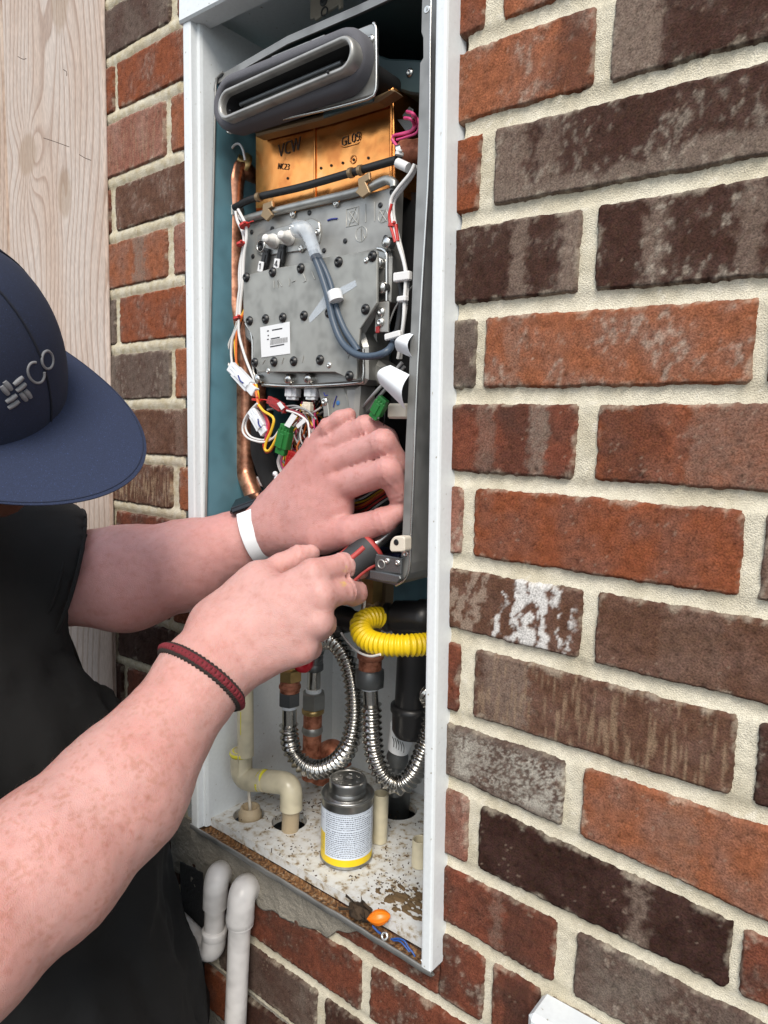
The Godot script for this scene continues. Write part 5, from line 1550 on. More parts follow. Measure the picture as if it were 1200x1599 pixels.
	wire([Vector3(0.1226, 1.4754, -0.0060), Vector3(0.1125, 1.4687, -0.0060), Vector3(0.1023, 1.4585, -0.0060), Vector3(0.0992, 1.4469, -0.0060), Vector3(0.1065, 1.4395, -0.0060), Vector3(0.1209, 1.4358, -0.0060), Vector3(0.1350, 1.4355, -0.0060), Vector3(0.1487, 1.4405, -0.0060), Vector3(0.1563, 1.4479, -0.0060)], 1.2, M.wire_white)
	wire([Vector3(0.1212, 1.4742, -0.0090), Vector3(0.1131, 1.4689, -0.0090), Vector3(0.1018, 1.4580, -0.0090), Vector3(0.1009, 1.4484, -0.0090), Vector3(0.1092, 1.4403, -0.0090), Vector3(0.1276, 1.4374, -0.0090), Vector3(0.1415, 1.4397, -0.0090)], 1.2, M.wire_white)
	wire([Vector3(0.1269, 1.4739, -0.0040), Vector3(0.1349, 1.4673, -0.0040), Vector3(0.1448, 1.4634, -0.0040), Vector3(0.1506, 1.4588, -0.0040), Vector3(0.1469, 1.4477, -0.0040), Vector3(0.1392, 1.4356, -0.0040), Vector3(0.1373, 1.4276, -0.0040), Vector3(0.1432, 1.4265, -0.0040), Vector3(0.1509, 1.4346, -0.0040), Vector3(0.1566, 1.4439, -0.0040)], 1.5, M.wire_yellow)
	wire([Vector3(0.1235, 1.4728, -0.0070), Vector3(0.1336, 1.4634, -0.0070), Vector3(0.1396, 1.4542, -0.0070), Vector3(0.1378, 1.4423, -0.0070), Vector3(0.1319, 1.4328, -0.0070), Vector3(0.1360, 1.4249, -0.0070), Vector3(0.1438, 1.4278, -0.0070), Vector3(0.1495, 1.4372, -0.0070)], 1.4, M.wire_red)
	wire([Vector3(0.1223, 1.4729, -0.0090), Vector3(0.1314, 1.4622, -0.0090), Vector3(0.1355, 1.4502, -0.0090), Vector3(0.1316, 1.4354, -0.0090), Vector3(0.1307, 1.4287, -0.0090)], 1.3, M.wire_pink)
	wire([Vector3(0.1633, 1.4694, -0.0080), Vector3(0.1782, 1.4668, -0.0080), Vector3(0.1891, 1.4624, -0.0080), Vector3(0.1956, 1.4549, -0.0080), Vector3(0.2018, 1.4512, -0.0080)], 1.5, M.wire_maroon)
	wire([Vector3(0.1662, 1.4681, -0.0070), Vector3(0.1811, 1.4649, -0.0070), Vector3(0.1920, 1.4598, -0.0070), Vector3(0.1975, 1.4536, -0.0070), Vector3(0.1995, 1.4373, -0.0070)], 1.1, M.wire_white)
	wire([Vector3(0.1534, 1.4657, -0.0120), Vector3(0.1722, 1.4708, -0.0120), Vector3(0.1886, 1.4689, -0.0120), Vector3(0.1994, 1.4626, -0.0120)], 1.1, M.wire_grey)
	wire([Vector3(0.1297, 1.4691, -0.0140), Vector3(0.1512, 1.4716, -0.0140), Vector3(0.1719, 1.4729, -0.0140), Vector3(0.1884, 1.4677, -0.0140), Vector3(0.2011, 1.4595, -0.0140)], 1.1, M.wire_grey)
	# the harness dropping behind the hand
	var tones := [M.wire_yellow, M.wire_white, M.wire_red, M.wire_black, M.wire_brown, M.wire_white, M.wire_orange, M.wire_maroon, M.wire_grey, M.wire_white, M.wire_yellow, M.wire_pink]
	for k in 26:
		var x0 := rng.randf_range(-0.012, 0.016)
		var a: Vector3 = Vector3(0.1508, 1.4637, -0.0500) + Vector3(x0, rng.randf_range(-0.004, 0.006), rng.randf_range(-0.012, 0.012))
		var b: Vector3 = Vector3(0.1433, 1.4430, -0.0500) + Vector3(x0 * 1.3 + rng.randf_range(-0.012, 0.012), rng.randf_range(-0.006, 0.006), rng.randf_range(-0.012, 0.014))
		var c: Vector3 = Vector3(0.1457, 1.4209, -0.0520) + Vector3(x0 + rng.randf_range(-0.02, 0.016), rng.randf_range(-0.012, 0.01), rng.randf_range(-0.012, 0.012))
		var d: Vector3 = Vector3(0.1520, 1.3945, -0.0580) + Vector3(rng.randf_range(-0.024, 0.02), rng.randf_range(-0.014, 0.01), rng.randf_range(-0.01, 0.01))
		var e: Vector3 = Vector3(0.1957, 1.3900, -0.0660) + Vector3(rng.randf_range(-0.02, 0.02), rng.randf_range(-0.02, 0.01), rng.randf_range(-0.01, 0.01))
		wire([a, b, c, d, e], rng.randf_range(0.85, 1.25), tones[k % tones.size()], "wire", 0.007)
	for k in 30:
		# arcs that fall from the fan plugs to the left of the fingers
		var w := rng.randf()
		var a: Vector3 = Vector3(0.1739, 1.4726, -0.0360) + Vector3(rng.randf_range(-0.016, 0.012), rng.randf_range(-0.006, 0.010), rng.randf_range(-0.014, 0.006))
		var b: Vector3 = (Vector3(0.1403, 1.4508, -0.0300)).lerp(Vector3(0.1840, 1.4488, -0.0300), w) + Vector3(0, rng.randf_range(-0.008, 0.008), rng.randf_range(-0.014, 0.006))
		var c: Vector3 = (Vector3(0.1467, 1.4184, -0.0300)).lerp(Vector3(0.1845, 1.4239, -0.0300), w) + Vector3(rng.randf_range(-0.006, 0.006), rng.randf_range(-0.010, 0.010), rng.randf_range(-0.014, 0.004))
		var d: Vector3 = (Vector3(0.1246, 1.3864, -0.0400)).lerp(Vector3(0.1734, 1.3858, -0.0500), rng.randf()) + Vector3(0, 0, rng.randf_range(-0.01, 0.004))
		wire([a, b, c, d], rng.randf_range(0.8, 1.2), tones[(k * 7 + 3) % tones.size()], "wire", 0.006)
	for k in 14:
		var a: Vector3 = Vector3(0.1496, 1.4694, -0.0550) + Vector3(rng.randf_range(-0.01, 0.01), rng.randf_range(-0.008, 0.008), rng.randf_range(-0.008, 0.012))
		var b: Vector3 = Vector3(0.1662, 1.4518, -0.0560) + Vector3(rng.randf_range(-0.02, 0.02), rng.randf_range(-0.012, 0.012), rng.randf_range(-0.01, 0.01))
		var c: Vector3 = Vector3(0.1797, 1.4372, -0.0660) + Vector3(rng.randf_range(-0.012, 0.02), rng.randf_range(-0.02, 0.012), rng.randf_range(-0.006, 0.006))
		wire([a, b, c], rng.randf_range(0.85, 1.2), tones[(k * 5 + 2) % tones.size()], "wire", 0.006)
	for k in 9:
		var o := Vector3(0, -0.0022 * k + 0.006, rng.randf_range(-0.006, 0.004))
		wire([Vector3(0.2060, 1.3710, -0.0550) + o, Vector3(0.2313, 1.3766, -0.0520) + o * 1.1, Vector3(0.2480, 1.3874, -0.0560) + o, Vector3(0.2643, 1.4010, -0.0660) + o], 1.1, [M.wire_red, M.wire_white, M.wire_yellow, M.wire_maroon, M.wire_orange, M.wire_red, M.wire_brown, M.wire_red, M.wire_white][k])
	for k in 4:
		wire([Vector3(0.1604, 1.4244, -0.0060) + Vector3(-0.003 + k * 0.002, 0, 0), Vector3(0.1512, 1.4127, -0.0120) + Vector3(-0.003 + k * 0.002, 0, 0), Vector3(0.1527, 1.3945, -0.0200) + Vector3(k * 0.003, 0, 0), Vector3(0.1647, 1.3793, -0.0300) + Vector3(k * 0.002, 0, 0)], 0.9, [M.wire_white, M.wire_white, M.wire_grey, M.wire_pink][k])
	wire([Vector3(0.1757, 1.4368, -0.0340), Vector3(0.1674, 1.4299, -0.0340), Vector3(0.1560, 1.4241, -0.0340), Vector3(0.1524, 1.4131, -0.0340), Vector3(0.1602, 1.4060, -0.0340), Vector3(0.1715, 1.4113, -0.0340)], 1.2, M.wire_white)
	wire([Vector3(0.1882, 1.4134, -0.0340), Vector3(0.1789, 1.4157, -0.0340), Vector3(0.1677, 1.4111, -0.0340), Vector3(0.1622, 1.4014, -0.0340), Vector3(0.1700, 1.3937, -0.0340)], 1.6, M.wire_white)
	# ribbed white anchor with twin beads
	s = st_new()
	tube(s, smooth([Vector3(0.1465, 1.3998, -0.0120), Vector3(0.1601, 1.3992, -0.0120), Vector3(0.1752, 1.4021, -0.0120)], 0.003), 0.0016, 8)
	var an := obj("cable_anchor", s, M.plug_white, heater)
	for q in [Vector3(0.1445, 1.4024, -0.0120), Vector3(0.1466, 1.3971, -0.0120), Vector3(0.1514, 1.4001, -0.0120)]:
		s = st_new()
		lathe(s, q, Vector3(0, 0, 1), [Vector2(0.0001, -0.003), Vector2(0.0026, -0.0015), Vector2(0.003, 0.0), Vector2(0.0026, 0.0015), Vector2(0.0001, 0.003)], 10)
		obj("bead", s, M.plug_white, an)
	wire([Vector3(0.1431, 1.3740, -0.0100), Vector3(0.1489, 1.3825, -0.0100), Vector3(0.1614, 1.3901, -0.0100), Vector3(0.1773, 1.3951, -0.0100)], 1.0, M.wire_black)
	wire([Vector3(0.1430, 1.3726, -0.0110), Vector3(0.1498, 1.3812, -0.0110), Vector3(0.1613, 1.3887, -0.0110), Vector3(0.1763, 1.3937, -0.0110)], 0.7, M.wire_white)

# ---------------------------------------------------------------- plumbing under the heater
func corrugated(s: SurfaceTool, pts: Array, r: float, pitch: float, depth: float):
	var path := smooth(pts, pitch / 9.0)
	tube(s, path, func(_u, d): return r - depth * pow(absf(sin(PI * d / pitch)), 1.4), 26)

func hex_nut(s: SurfaceTool, at: Vector3, axis: Vector3, r: float, h: float):
	var w := axis.normalized()
	var u := w.cross(Vector3(0.3, 0, 1)).normalized()
	var v := w.cross(u)
	for k in 6:
		var a := TAU * k / 6
		var b := TAU * (k + 1) / 6
		var pa := (u * cos(a) + v * sin(a))
		var pb := (u * cos(b) + v * sin(b))
		var q := [at + pa * r - w * h * 0.42, at + pb * r - w * h * 0.42, at + pb * r + w * h * 0.42, at + pa * r + w * h * 0.42]
		quad(s, q[0], q[1], q[2], q[3], pa + pb)
		for e in [-1.0, 1.0]:
			var ra: Vector3 = at + pa * r * 0.9 + w * h * 0.5 * e
			var rb: Vector3 = at + pb * r * 0.9 + w * h * 0.5 * e
			quad(s, at + pa * r + w * h * 0.42 * e, at + pb * r + w * h * 0.42 * e, rb, ra, (pa + pb) + w * e)
			tri(s, at + w * h * 0.5 * e, ra, rb, w * e)

func pipe_part(t: Node3D, called: String, pts: Array, r: float, m: Material, r_bend := 0.02):
	var s := st_new()
	tube(s, bends(pts, r_bend) if pts.size() > 2 else PackedVector3Array(pts), r, 22)
	return obj(called, s, m, t)

func build_plumbing():
	# left braided loop: fittings at both ends
	var t := thing("flexible_water_pipe", "looping ribbed stainless water pipe on the left, with copper and brass fittings", "water pipe", Vector3(0.1319, 1.0365, -0.0900), "ribbed stainless pipes under the heater")
	var s := st_new()
	corrugated(s, [Vector3(0.1346, 1.1144, -0.0450), Vector3(0.1359, 1.1010, -0.0450), Vector3(0.1373, 1.0806, -0.0500), Vector3(0.1541, 1.0692, -0.0520), Vector3(0.1754, 1.0705, -0.0550), Vector3(0.1976, 1.0856, -0.0580), Vector3(0.2131, 1.1082, -0.0600), Vector3(0.2155, 1.1327, -0.0650), Vector3(0.2114, 1.1555, -0.0700), Vector3(0.2027, 1.1774, -0.0750), Vector3(0.1882, 1.1985, -0.0800), Vector3(0.1658, 1.2097, -0.0850), Vector3(0.1459, 1.2064, -0.0880), Vector3(0.1329, 1.1955, -0.0900), Vector3(0.1280, 1.1815, -0.0920)], 0.0112, 0.0066, 0.0030)
	obj("ribbed_hose", s, M.steel, t)
	pipe_part(t, "sleeve", [Vector3(0.1353, 1.1373, -0.0450), Vector3(0.1358, 1.1086, -0.0450)], 0.0082, M.steel)
	pipe_part(t, "seal", [Vector3(0.1353, 1.1381, -0.0450), Vector3(0.1354, 1.1343, -0.0450)], 0.0088, M.plug_white)
	s = st_new()
	hex_nut(s, Vector3(0.1352, 1.1463, -0.0450), Vector3(0, 1, 0), 0.0128, 0.016)
	obj("nut", s, M.dark_zinc, t)
	pipe_part(t, "copper_tail", [Vector3(0.1359, 1.1676, -0.0450), Vector3(0.1361, 1.1541, -0.0450)], 0.0112, M.copper_dull)
	s = st_new()
	lathe(s, Vector3(0.1360, 1.1601, -0.0450), Vector3(0, 1, 0), [Vector2(0.0114, -0.003), Vector2(0.0126, -0.001), Vector2(0.0126, 0.001), Vector2(0.0114, 0.003)], 20)
	obj("collar", s, M.copper_dull, t)
	s = st_new()
	hex_nut(s, Vector3(0.1368, 1.1745, -0.0450), Vector3(0, 1, 0), 0.0135, 0.014)
	obj("brass_union", s, M.brass, t)
	pipe_part(t, "riser", [Vector3(0.1368, 1.1782, -0.0450), Vector3(0.1378, 1.2435, -0.0450), Vector3(0.1371, 1.2871, -0.0450)], 0.009, M.brass)
	s = st_new()
	lathe(s, Vector3(0.1668, 1.1977, -0.0360), Vector3(0.35, 0.1, 1), [Vector2(0.00001, 0.003), Vector2(0.005, 0.003), Vector2(0.006, 0.006), Vector2(0.0105, 0.006), Vector2(0.0115, 0.002), Vector2(0.0105, -0.005), Vector2(0.00001, -0.005)], 20)
	obj("valve_handle", s, M.red_handle, t, "red valve knob")
	pipe_part(t, "sleeve", [Vector3(0.1280, 1.1830, -0.0920), Vector3(0.1282, 1.1737, -0.0920)], 0.0105, M.dark_zinc)
	s = st_new()
	lathe(s, Vector3(0.1283, 1.1705, -0.0920), Vector3(0, 1, 0), [Vector2(0.0085, -0.006), Vector2(0.0110, -0.004), Vector2(0.0110, 0.002), Vector2(0.0085, 0.004)], 20)
	obj("collar", s, M.dark_zinc, t)
	pipe_part(t, "sleeve", [Vector3(0.1283, 1.1690, -0.0920), Vector3(0.1278, 1.1420, -0.0920)], 0.0082, M.steel)
	pipe_part(t, "seal", [Vector3(0.1278, 1.1428, -0.0920), Vector3(0.1279, 1.1380, -0.0920)], 0.0095, M.plug_white)
	s = st_new()
	hex_nut(s, Vector3(0.1281, 1.1286, -0.0920), Vector3(0, 1, 0), 0.0148, 0.020)
	obj("nut", s, M.zinc, t)
	s = st_new()
	lathe(s, Vector3(0.1273, 1.1148, -0.0920), Vector3(0, 1, 0), [Vector2(0.0105, -0.004), Vector2(0.0135, -0.002), Vector2(0.0135, 0.002), Vector2(0.0115, 0.004)], 20)
	obj("collar", s, M.brass, t)
	pipe_part(t, "copper_tail", [Vector3(0.1272, 1.1164, -0.0920), Vector3(0.1267, 1.0906, -0.0920)], 0.0112, M.copper_dull)
	s = st_new()
	lathe(s, Vector3(0.1267, 1.0906, -0.0920), Vector3(0, 1, 0), [Vector2(0.0115, -0.004), Vector2(0.0130, -0.001), Vector2(0.0125, 0.003), Vector2(0.0115, 0.005)], 20)
	obj("solder_ring", s, M.zinc, t)
	pipe_part(t, "copper_stub", [Vector3(0.1267, 1.0906, -0.0920), Vector3(0.1257, 1.0295, -0.0920)], 0.0112, M.copper_dull)
	# right braided loop
	t = thing("flexible_water_pipe", "looping ribbed stainless water pipe on the right, below the yellow hose", "water pipe", Vector3(0.2402, 1.0506, -0.0900), "ribbed stainless pipes under the heater")
	s = st_new()
	corrugated(s, [Vector3(0.2431, 1.1634, -0.0600), Vector3(0.2449, 1.1357, -0.0600), Vector3(0.2485, 1.1078, -0.0620), Vector3(0.2581, 1.0868, -0.0660), Vector3(0.2726, 1.0794, -0.0720), Vector3(0.2862, 1.0917, -0.0780), Vector3(0.2969, 1.1168, -0.0800), Vector3(0.3027, 1.1449, -0.0840), Vector3(0.3009, 1.1666, -0.0900), Vector3(0.2885, 1.1749, -0.0980), Vector3(0.2735, 1.1726, -0.1050)], 0.0112, 0.0066, 0.0030)
	obj("ribbed_hose", s, M.steel, t)
	pipe_part(t, "sleeve", [Vector3(0.2408, 1.1824, -0.0600), Vector3(0.2433, 1.1578, -0.0600)], 0.0082, M.steel)
	pipe_part(t, "seal", [Vector3(0.2408, 1.1830, -0.0600), Vector3(0.2409, 1.1796, -0.0600)], 0.0095, M.plug_white)
	s = st_new()
	lathe(s, Vector3(0.2405, 1.1920, -0.0600), Vector3(0, 1, 0), [Vector2(0.0100, -0.010), Vector2(0.0148, -0.009), Vector2(0.0152, 0.0), Vector2(0.0148, 0.008), Vector2(0.0110, 0.010)], 20, func(r, _h, g): return r + 0.0006 * sin(g * 9.0))
	obj("nut", s, M.dark_zinc, t)
	pipe_part(t, "copper_tail", [Vector3(0.2405, 1.2198, -0.0600), Vector3(0.2403, 1.1976, -0.0600)], 0.0122, M.copper_dull)
	s = st_new()
	lathe(s, Vector3(0.2406, 1.2157, -0.0600), Vector3(0, 1, 0), [Vector2(0.0122, -0.004), Vector2(0.0142, -0.002), Vector2(0.0142, 0.003), Vector2(0.0122, 0.005)], 20)
	obj("collar", s, M.copper_dull, t)
	pipe_part(t, "riser", [Vector3(0.2406, 1.2184, -0.0600), Vector3(0.2398, 1.2731, -0.0600), Vector3(0.2387, 1.3067, -0.0600)], 0.0105, M.bronze_clip)
	pipe_part(t, "sleeve", [Vector3(0.2393, 1.0890, -0.1150), Vector3(0.2364, 1.0660, -0.1150), Vector3(0.2365, 1.0392, -0.1150)], 0.0088, M.dark_zinc)
	s = st_new()
	lathe(s, Vector3(0.2386, 1.0842, -0.1150), Vector3(0.05, 1, 0), [Vector2(0.0085, -0.010), Vector2(0.0125, -0.008), Vector2(0.0125, 0.002), Vector2(0.0105, 0.008)], 20)
	obj("collar", s, M.dark_zinc, t)
	s = st_new()
	tube(s, [Vector3(0.2406, 1.0947, -0.1130), Vector3(0.2486, 1.1233, -0.1130)], func(u, _d): return lerpf(0.0125, 0.0165, u), 20)
	obj("label_wrap", s, M.paper, t)
	s = st_new()
	for k in 5:
		tube(s, smooth([Vector3(0.2443, 1.1158, -0.0980) + Vector3(k * 0.0035, -k * 0.0006, 0.0012), Vector3(0.2471, 1.1115, -0.0980) + Vector3(k * 0.0035, -k * 0.0006, 0.0018), Vector3(0.2464, 1.1047, -0.0980) + Vector3(k * 0.0035, -k * 0.0006, 0.0012)], 0.003), 0.0005, 4)
	var pm := obj("print", s, M.print_dark, t)
	pm.set_meta("kind", "stuff")
	# dark drain line and steel stub behind
	t = thing("drain_pipe", "dark corroded pipe stub coming up through the hole behind the right loop", "pipe", Vector3(0.2097, 0.9930, -0.1568))
	pipe_part(t, "stub", [Vector3(0.1936, 0.9750, -0.1772), Vector3(0.2081, 1.0150, -0.1579), Vector3(0.2269, 1.0611, -0.1300)], 0.0155, M.dark_zinc)
	t = thing("drain_pipe", "dark rubber pipe elbow behind the copper stub of the left loop", "pipe", Vector3(0.1311, 1.0456, -0.1200))
	pipe_part(t, "elbow", [Vector3(0.1095, 1.0113, -0.1250), Vector3(0.1177, 1.0437, -0.1250), Vector3(0.1327, 1.0551, -0.1250), Vector3(0.1418, 1.0348, -0.1250)], 0.016, M.copper_dull, 0.02)
	# yellow gas hose
	t = thing("gas_hose", "bright yellow ribbed gas hose bending towards the right edge of the box", "gas hose", Vector3(0.2816, 1.2473, -0.0300))
	s = st_new()
	corrugated(s, [Vector3(0.2557, 1.2579, -0.0620), Vector3(0.2552, 1.2611, -0.0520), Vector3(0.2533, 1.2618, -0.0400), Vector3(0.2535, 1.2589, -0.0280), Vector3(0.2622, 1.2519, -0.0200), Vector3(0.2754, 1.2473, -0.0180), Vector3(0.2927, 1.2474, -0.0200), Vector3(0.3096, 1.2486, -0.0280), Vector3(0.3198, 1.2482, -0.0450), Vector3(0.3287, 1.2505, -0.0600)], 0.0112, 0.0046, 0.0016)
	obj("ribbed_hose", s, M.yellow_hose, t)
	s = st_new()
	lathe(s, Vector3(0.2574, 1.2592, -0.0640), Vector3(1, 0.1, -0.35), [Vector2(0.0122, -0.004), Vector2(0.0150, -0.001), Vector2(0.0150, 0.003), Vector2(0.0125, 0.006), Vector2(0.0175, 0.010), Vector2(0.0175, 0.034), Vector2(0.019, 0.036), Vector2(0.019, 0.05), Vector2(0.00001, 0.05)], 24)
	obj("coupling", s, M.black_plastic, t)
	s = st_new()
	lathe(s, Vector3(0.2565, 1.2594, -0.0620), Vector3(1, 0.1, -0.35), [Vector2(0.0115, -0.003), Vector2(0.0135, -0.002), Vector2(0.0135, 0.001), Vector2(0.0115, 0.002)], 24)
	obj("ring", s, M.bright_metal, t)
	# black insulated pipe with clamp
	t = thing("insulated_pipe", "black plastic pipe with a ribbed clamp, under the yellow hose", "pipe", Vector3(0.2617, 1.1390, -0.1100))
	pipe_part(t, "pipe", [Vector3(0.2685, 1.2222, -0.1000), Vector3(0.2668, 1.1543, -0.1000)], 0.0185, M.black_plastic)
	s = st_new()
	lathe(s, Vector3(0.2671, 1.1451, -0.1000), Vector3(0.02, 1, 0), [Vector2(0.017, -0.022), Vector2(0.0205, -0.016), Vector2(0.0212, 0.004), Vector2(0.0232, 0.006), Vector2(0.0232, 0.012), Vector2(0.019, 0.014)], 28, func(r, h, g): return r + (0.0007 * sin(g * 14.0) if h < 0.005 else 0.0))
	obj("clamp", s, M.black_plastic, t)
	# black valve body hidden behind the hand, brass pieces under the case
	t = thing("service_valve", "black valve body behind the fingers, under the heater case", "valve", Vector3(0.1970, 1.2532, -0.0900))
	s = st_new()
	lathe(s, Vector3(0.1535, 1.2364, -0.0900), Vector3(1, 0.05, 0.1), [Vector2(0.00001, 0.0), Vector2(0.011, 0.0), Vector2(0.012, 0.01), Vector2(0.015, 0.012), Vector2(0.015, 0.03), Vector2(0.012, 0.034), Vector2(0.012, 0.06), Vector2(0.00001, 0.06)], 20)
	obj("body", s, M.black_plastic, t)
	s = st_new()
	hex_nut(s, Vector3(0.2393, 1.2879, -0.0600), Vector3(0, 1, 0), 0.0125, 0.03)
	obj("brass_nut", s, M.brass, t)
	s = st_new()
	hex_nut(s, Vector3(0.2327, 1.2779, -0.0900), Vector3(0, 1, 0), 0.011, 0.03)
	obj("brass_nut", s, M.bronze_clip, t)
	# thin sensor cord with its black bead
	t = thing("sensor_cord", "thin pale cord with a black bead hanging past the yellow hose", "cord", Vector3(0.2138, 1.2427, -0.0500))
	s = st_new()
	tube(s, smooth([Vector3(0.1841, 1.2445, -0.0550), Vector3(0.2030, 1.2392, -0.0500), Vector3(0.2310, 1.2327, -0.0360), Vector3(0.2578, 1.2328, -0.0200), Vector3(0.2791, 1.2350, -0.0120), Vector3(0.2932, 1.2404, -0.0100)], 0.004), 0.0013, 7)
	obj("cord", s, M.wire_white, t)
	s = st_new()
	tube(s, smooth([Vector3(0.2458, 1.2875, -0.0400), Vector3(0.2478, 1.2779, -0.0400), Vector3(0.2464, 1.2678, -0.0400)], 0.004), 0.0014, 7)
	obj("cord", s, M.wire_white, t)
	s = st_new()
	lathe(s, Vector3(0.2057, 1.2381, -0.0480), Vector3(0.6, -0.7, 0.3), [Vector2(0.00001, -0.005), Vector2(0.003, -0.004), Vector2(0.0052, 0.003), Vector2(0.0048, 0.0045), Vector2(0.00001, 0.004)], 14)
	obj("bead", s, M.black_rubber, t)
	# cream condensate pipe
	t = thing("condensate_pipe", "cream plastic drain pipe with two elbows and yellow glue rings", "drain pipe", Vector3(0.1304, 0.9930, -0.0518))
	var z1: float = -0.018
	pipe_part(t, "pipe", [Vector3(0.0877, 1.0709, -0.0220), Vector3(0.0861, 1.1516, -0.0220), Vector3(0.0859, 1.2008, -0.0220)], 0.0095, M.cream_plastic)
	var e1 := [Vector3(0.0798, 1.0747, -0.0220), Vector3(0.0799, 1.0385, -0.0220), Vector3(0.1155, 1.0480, -0.0270)]
	s = st_new()
	tube(s, bends(e1, 0.016, 12), 0.0128, 24)
	obj("elbow", s, M.cream_plastic, t)
	pipe_part(t, "pipe", [Vector3(0.1089, 1.0457, -0.0270), Vector3(0.1251, 1.0493, -0.0300)], 0.0105, M.cream_plastic)
	s = st_new()
	tube(s, bends([Vector3(0.1187, 1.0475, -0.0290), Vector3(0.1502, 1.0530, -0.0350), Vector3(0.1507, 1.0235, -0.0350)], 0.016, 12), 0.0128, 24)
	obj("elbow", s, M.cream_plastic, t)
	pipe_part(t, "pipe", [Vector3(0.1506, 1.0273, -0.0350), Vector3(0.1418, 0.9869, -0.0420)], 0.0098, M.old_cream)
	for q in [[Vector3(0.0798, 1.0715, -0.0220), Vector3(0.02, 1, 0), 0.0136], [Vector3(0.1117, 1.0469, -0.0265), Vector3(1, 0, -0.1), 0.0130]]:
		s = st_new()
		lathe(s, q[0], q[1], [Vector2(0.009, -0.0028), Vector2(q[2] - 0.0004, -0.002), Vector2(q[2], 0.0), Vector2(q[2] - 0.0006, 0.0022), Vector2(0.0092, 0.0036)], 24, func(r, h, g): return r + 0.0005 * sin(g * 3.0 + h * 900.0))
		obj("glue_ring", s, M.yellow_glue, t)
	s = st_new()
	for q in [[Vector3(0.1028, 1.1591, -0.0125), 0.008, 0.006], [Vector3(0.0892, 1.1130, -0.0130), 0.0012, 0.028]]:
		rbox(s, q[0], Vector3(q[1], q[2], 0.0006), 0.0002)
	obj("glue_smear", s, M.yellow_glue, t)
	# hair-like seam lines on the elbow: raised mould marks
	s = st_new()
	tube(s, [Vector3(0.0879, 1.0751, -0.0105), Vector3(0.0869, 1.0477, -0.0105)], 0.0006, 5)
	obj("mould_mark", s, M.cream_plastic, t)
	# plugged old stub with a stick in it
	t = thing("capped_stub", "short beige pipe stub with a thin stick in it, in the left hole", "pipe stub", Vector3(0.0824, 0.9930, -0.0338))
	var pc: Vector3 = Vector3(0.0846, 0.9930, -0.0319)
	s = st_new()
	lathe(s, pc, Vector3(0, 1, 0), [Vector2(0.0135, -0.02), Vector2(0.0138, 0.003), Vector2(0.0118, 0.004), Vector2(0.0115, 0.0095), Vector2(0.0105, 0.0105), Vector2(0.0085, 0.0098), Vector2(0.0078, 0.005), Vector2(0.00001, 0.005)], 24)
	obj("stub", s, M.old_cream, t)
	s = st_new()
	tube(s, [pc + Vector3(0, 0.004, 0), pc + Vector3(-0.001, 0.024, 0.001), pc + Vector3(-0.0012, 0.030, 0.001)], 0.0020, 8)
	obj("stick", s, M.plug_cream, t)
	# offcuts
	for q in [[Vector3(0.2356, 0.9930, -0.0900), 0.0085, 0.057, "tall cream pipe offcut standing right of the can"], [Vector3(0.2954, 0.9930, -0.0830), 0.0085, 0.030, "short cream pipe offcut at the right flange"]]:
		var oc := thing("pipe_offcut", q[3], "pipe offcut", q[0], "loose cream pipe offcuts")
		s = st_new()
		lathe(s, q[0], Vector3(0.01, 1, 0), [Vector2(q[1] - 0.0018, 0.001), Vector2(q[1] - 0.0002, 0.0003), Vector2(q[1], 0.001), Vector2(q[1], q[2] - 0.0006), Vector2(q[1] - 0.0006, q[2]), Vector2(q[1] - 0.0018, q[2] - 0.0004), Vector2(q[1] - 0.002, 0.002)], 24)
		obj("tube", s, M.cream_plastic, oc)
	# white pipes on the outside of the wall
	t = thing("vent_pipe", "white plastic pipe elbowing out of the cement, straight down to the frame edge", "pipe", Vector3(0.1236, 0.7868, 0.0200), "white pipes outside the wall")
	s = st_new()
	tube(s, bends([Vector3(0.1186, 0.9297, -0.0060), Vector3(0.1340, 0.9490, 0.0220), Vector3(0.1310, 0.9068, 0.0220)], 0.014, 12), 0.0150, 24)
	obj("elbow", s, M.white_pipe, t)
	s = st_new()
	lathe(s, Vector3(0.1310, 0.9099, 0.0220), Vector3(0, 1, 0), [Vector2(0.0125, -0.003), Vector2(0.0152, -0.002), Vector2(0.0156, 0.004), Vector2(0.0150, 0.012)], 24)
	obj("hub", s, M.white_pipe, t)
	pipe_part(t, "pipe", [Vector3(0.1310, 0.9159, 0.0220), Vector3(0.1217, 0.7472, 0.0220), Vector3(0.1217, 0.7472, 0.0220) + Vector3(0, -0.7, 0)], 0.0122, M.white_pipe)
	t = thing("vent_pipe", "white plastic pipe that loops down and back in a trap, left of the straight one", "pipe", Vector3(0.0836, 0.8603, 0.0200), "white pipes outside the wall")
	s = st_new()
	tube(s, bends([Vector3(0.0707, 0.9268, -0.0060), Vector3(0.0898, 0.9461, 0.0220), Vector3(0.0874, 0.9068, 0.0220)], 0.014, 12), 0.0140, 24)
	obj("elbow", s, M.white_pipe, t)
	pipe_part(t, "pipe", [Vector3(0.0875, 0.9147, 0.0220), Vector3(0.0850, 0.8622, 0.0220)], 0.0115, M.white_pipe)
	s = st_new()
	tube(s, bends([Vector3(0.0862, 0.8771, 0.0220), Vector3(0.0838, 0.8489, 0.0220), Vector3(0.0514, 0.8452, 0.0220)], 0.016, 12), 0.0138, 24)
	obj("elbow", s, M.white_pipe, t)
	s = st_new()
	lathe(s, Vector3(0.0862, 0.8739, 0.0220), Vector3(0, 1, 0), [Vector2(0.0115, -0.006), Vector2(0.0142, -0.005), Vector2(0.0146, 0.002), Vector2(0.0140, 0.004), Vector2(0.0112, 0.005)], 24)
	obj("hub", s, M.white_pipe, t)
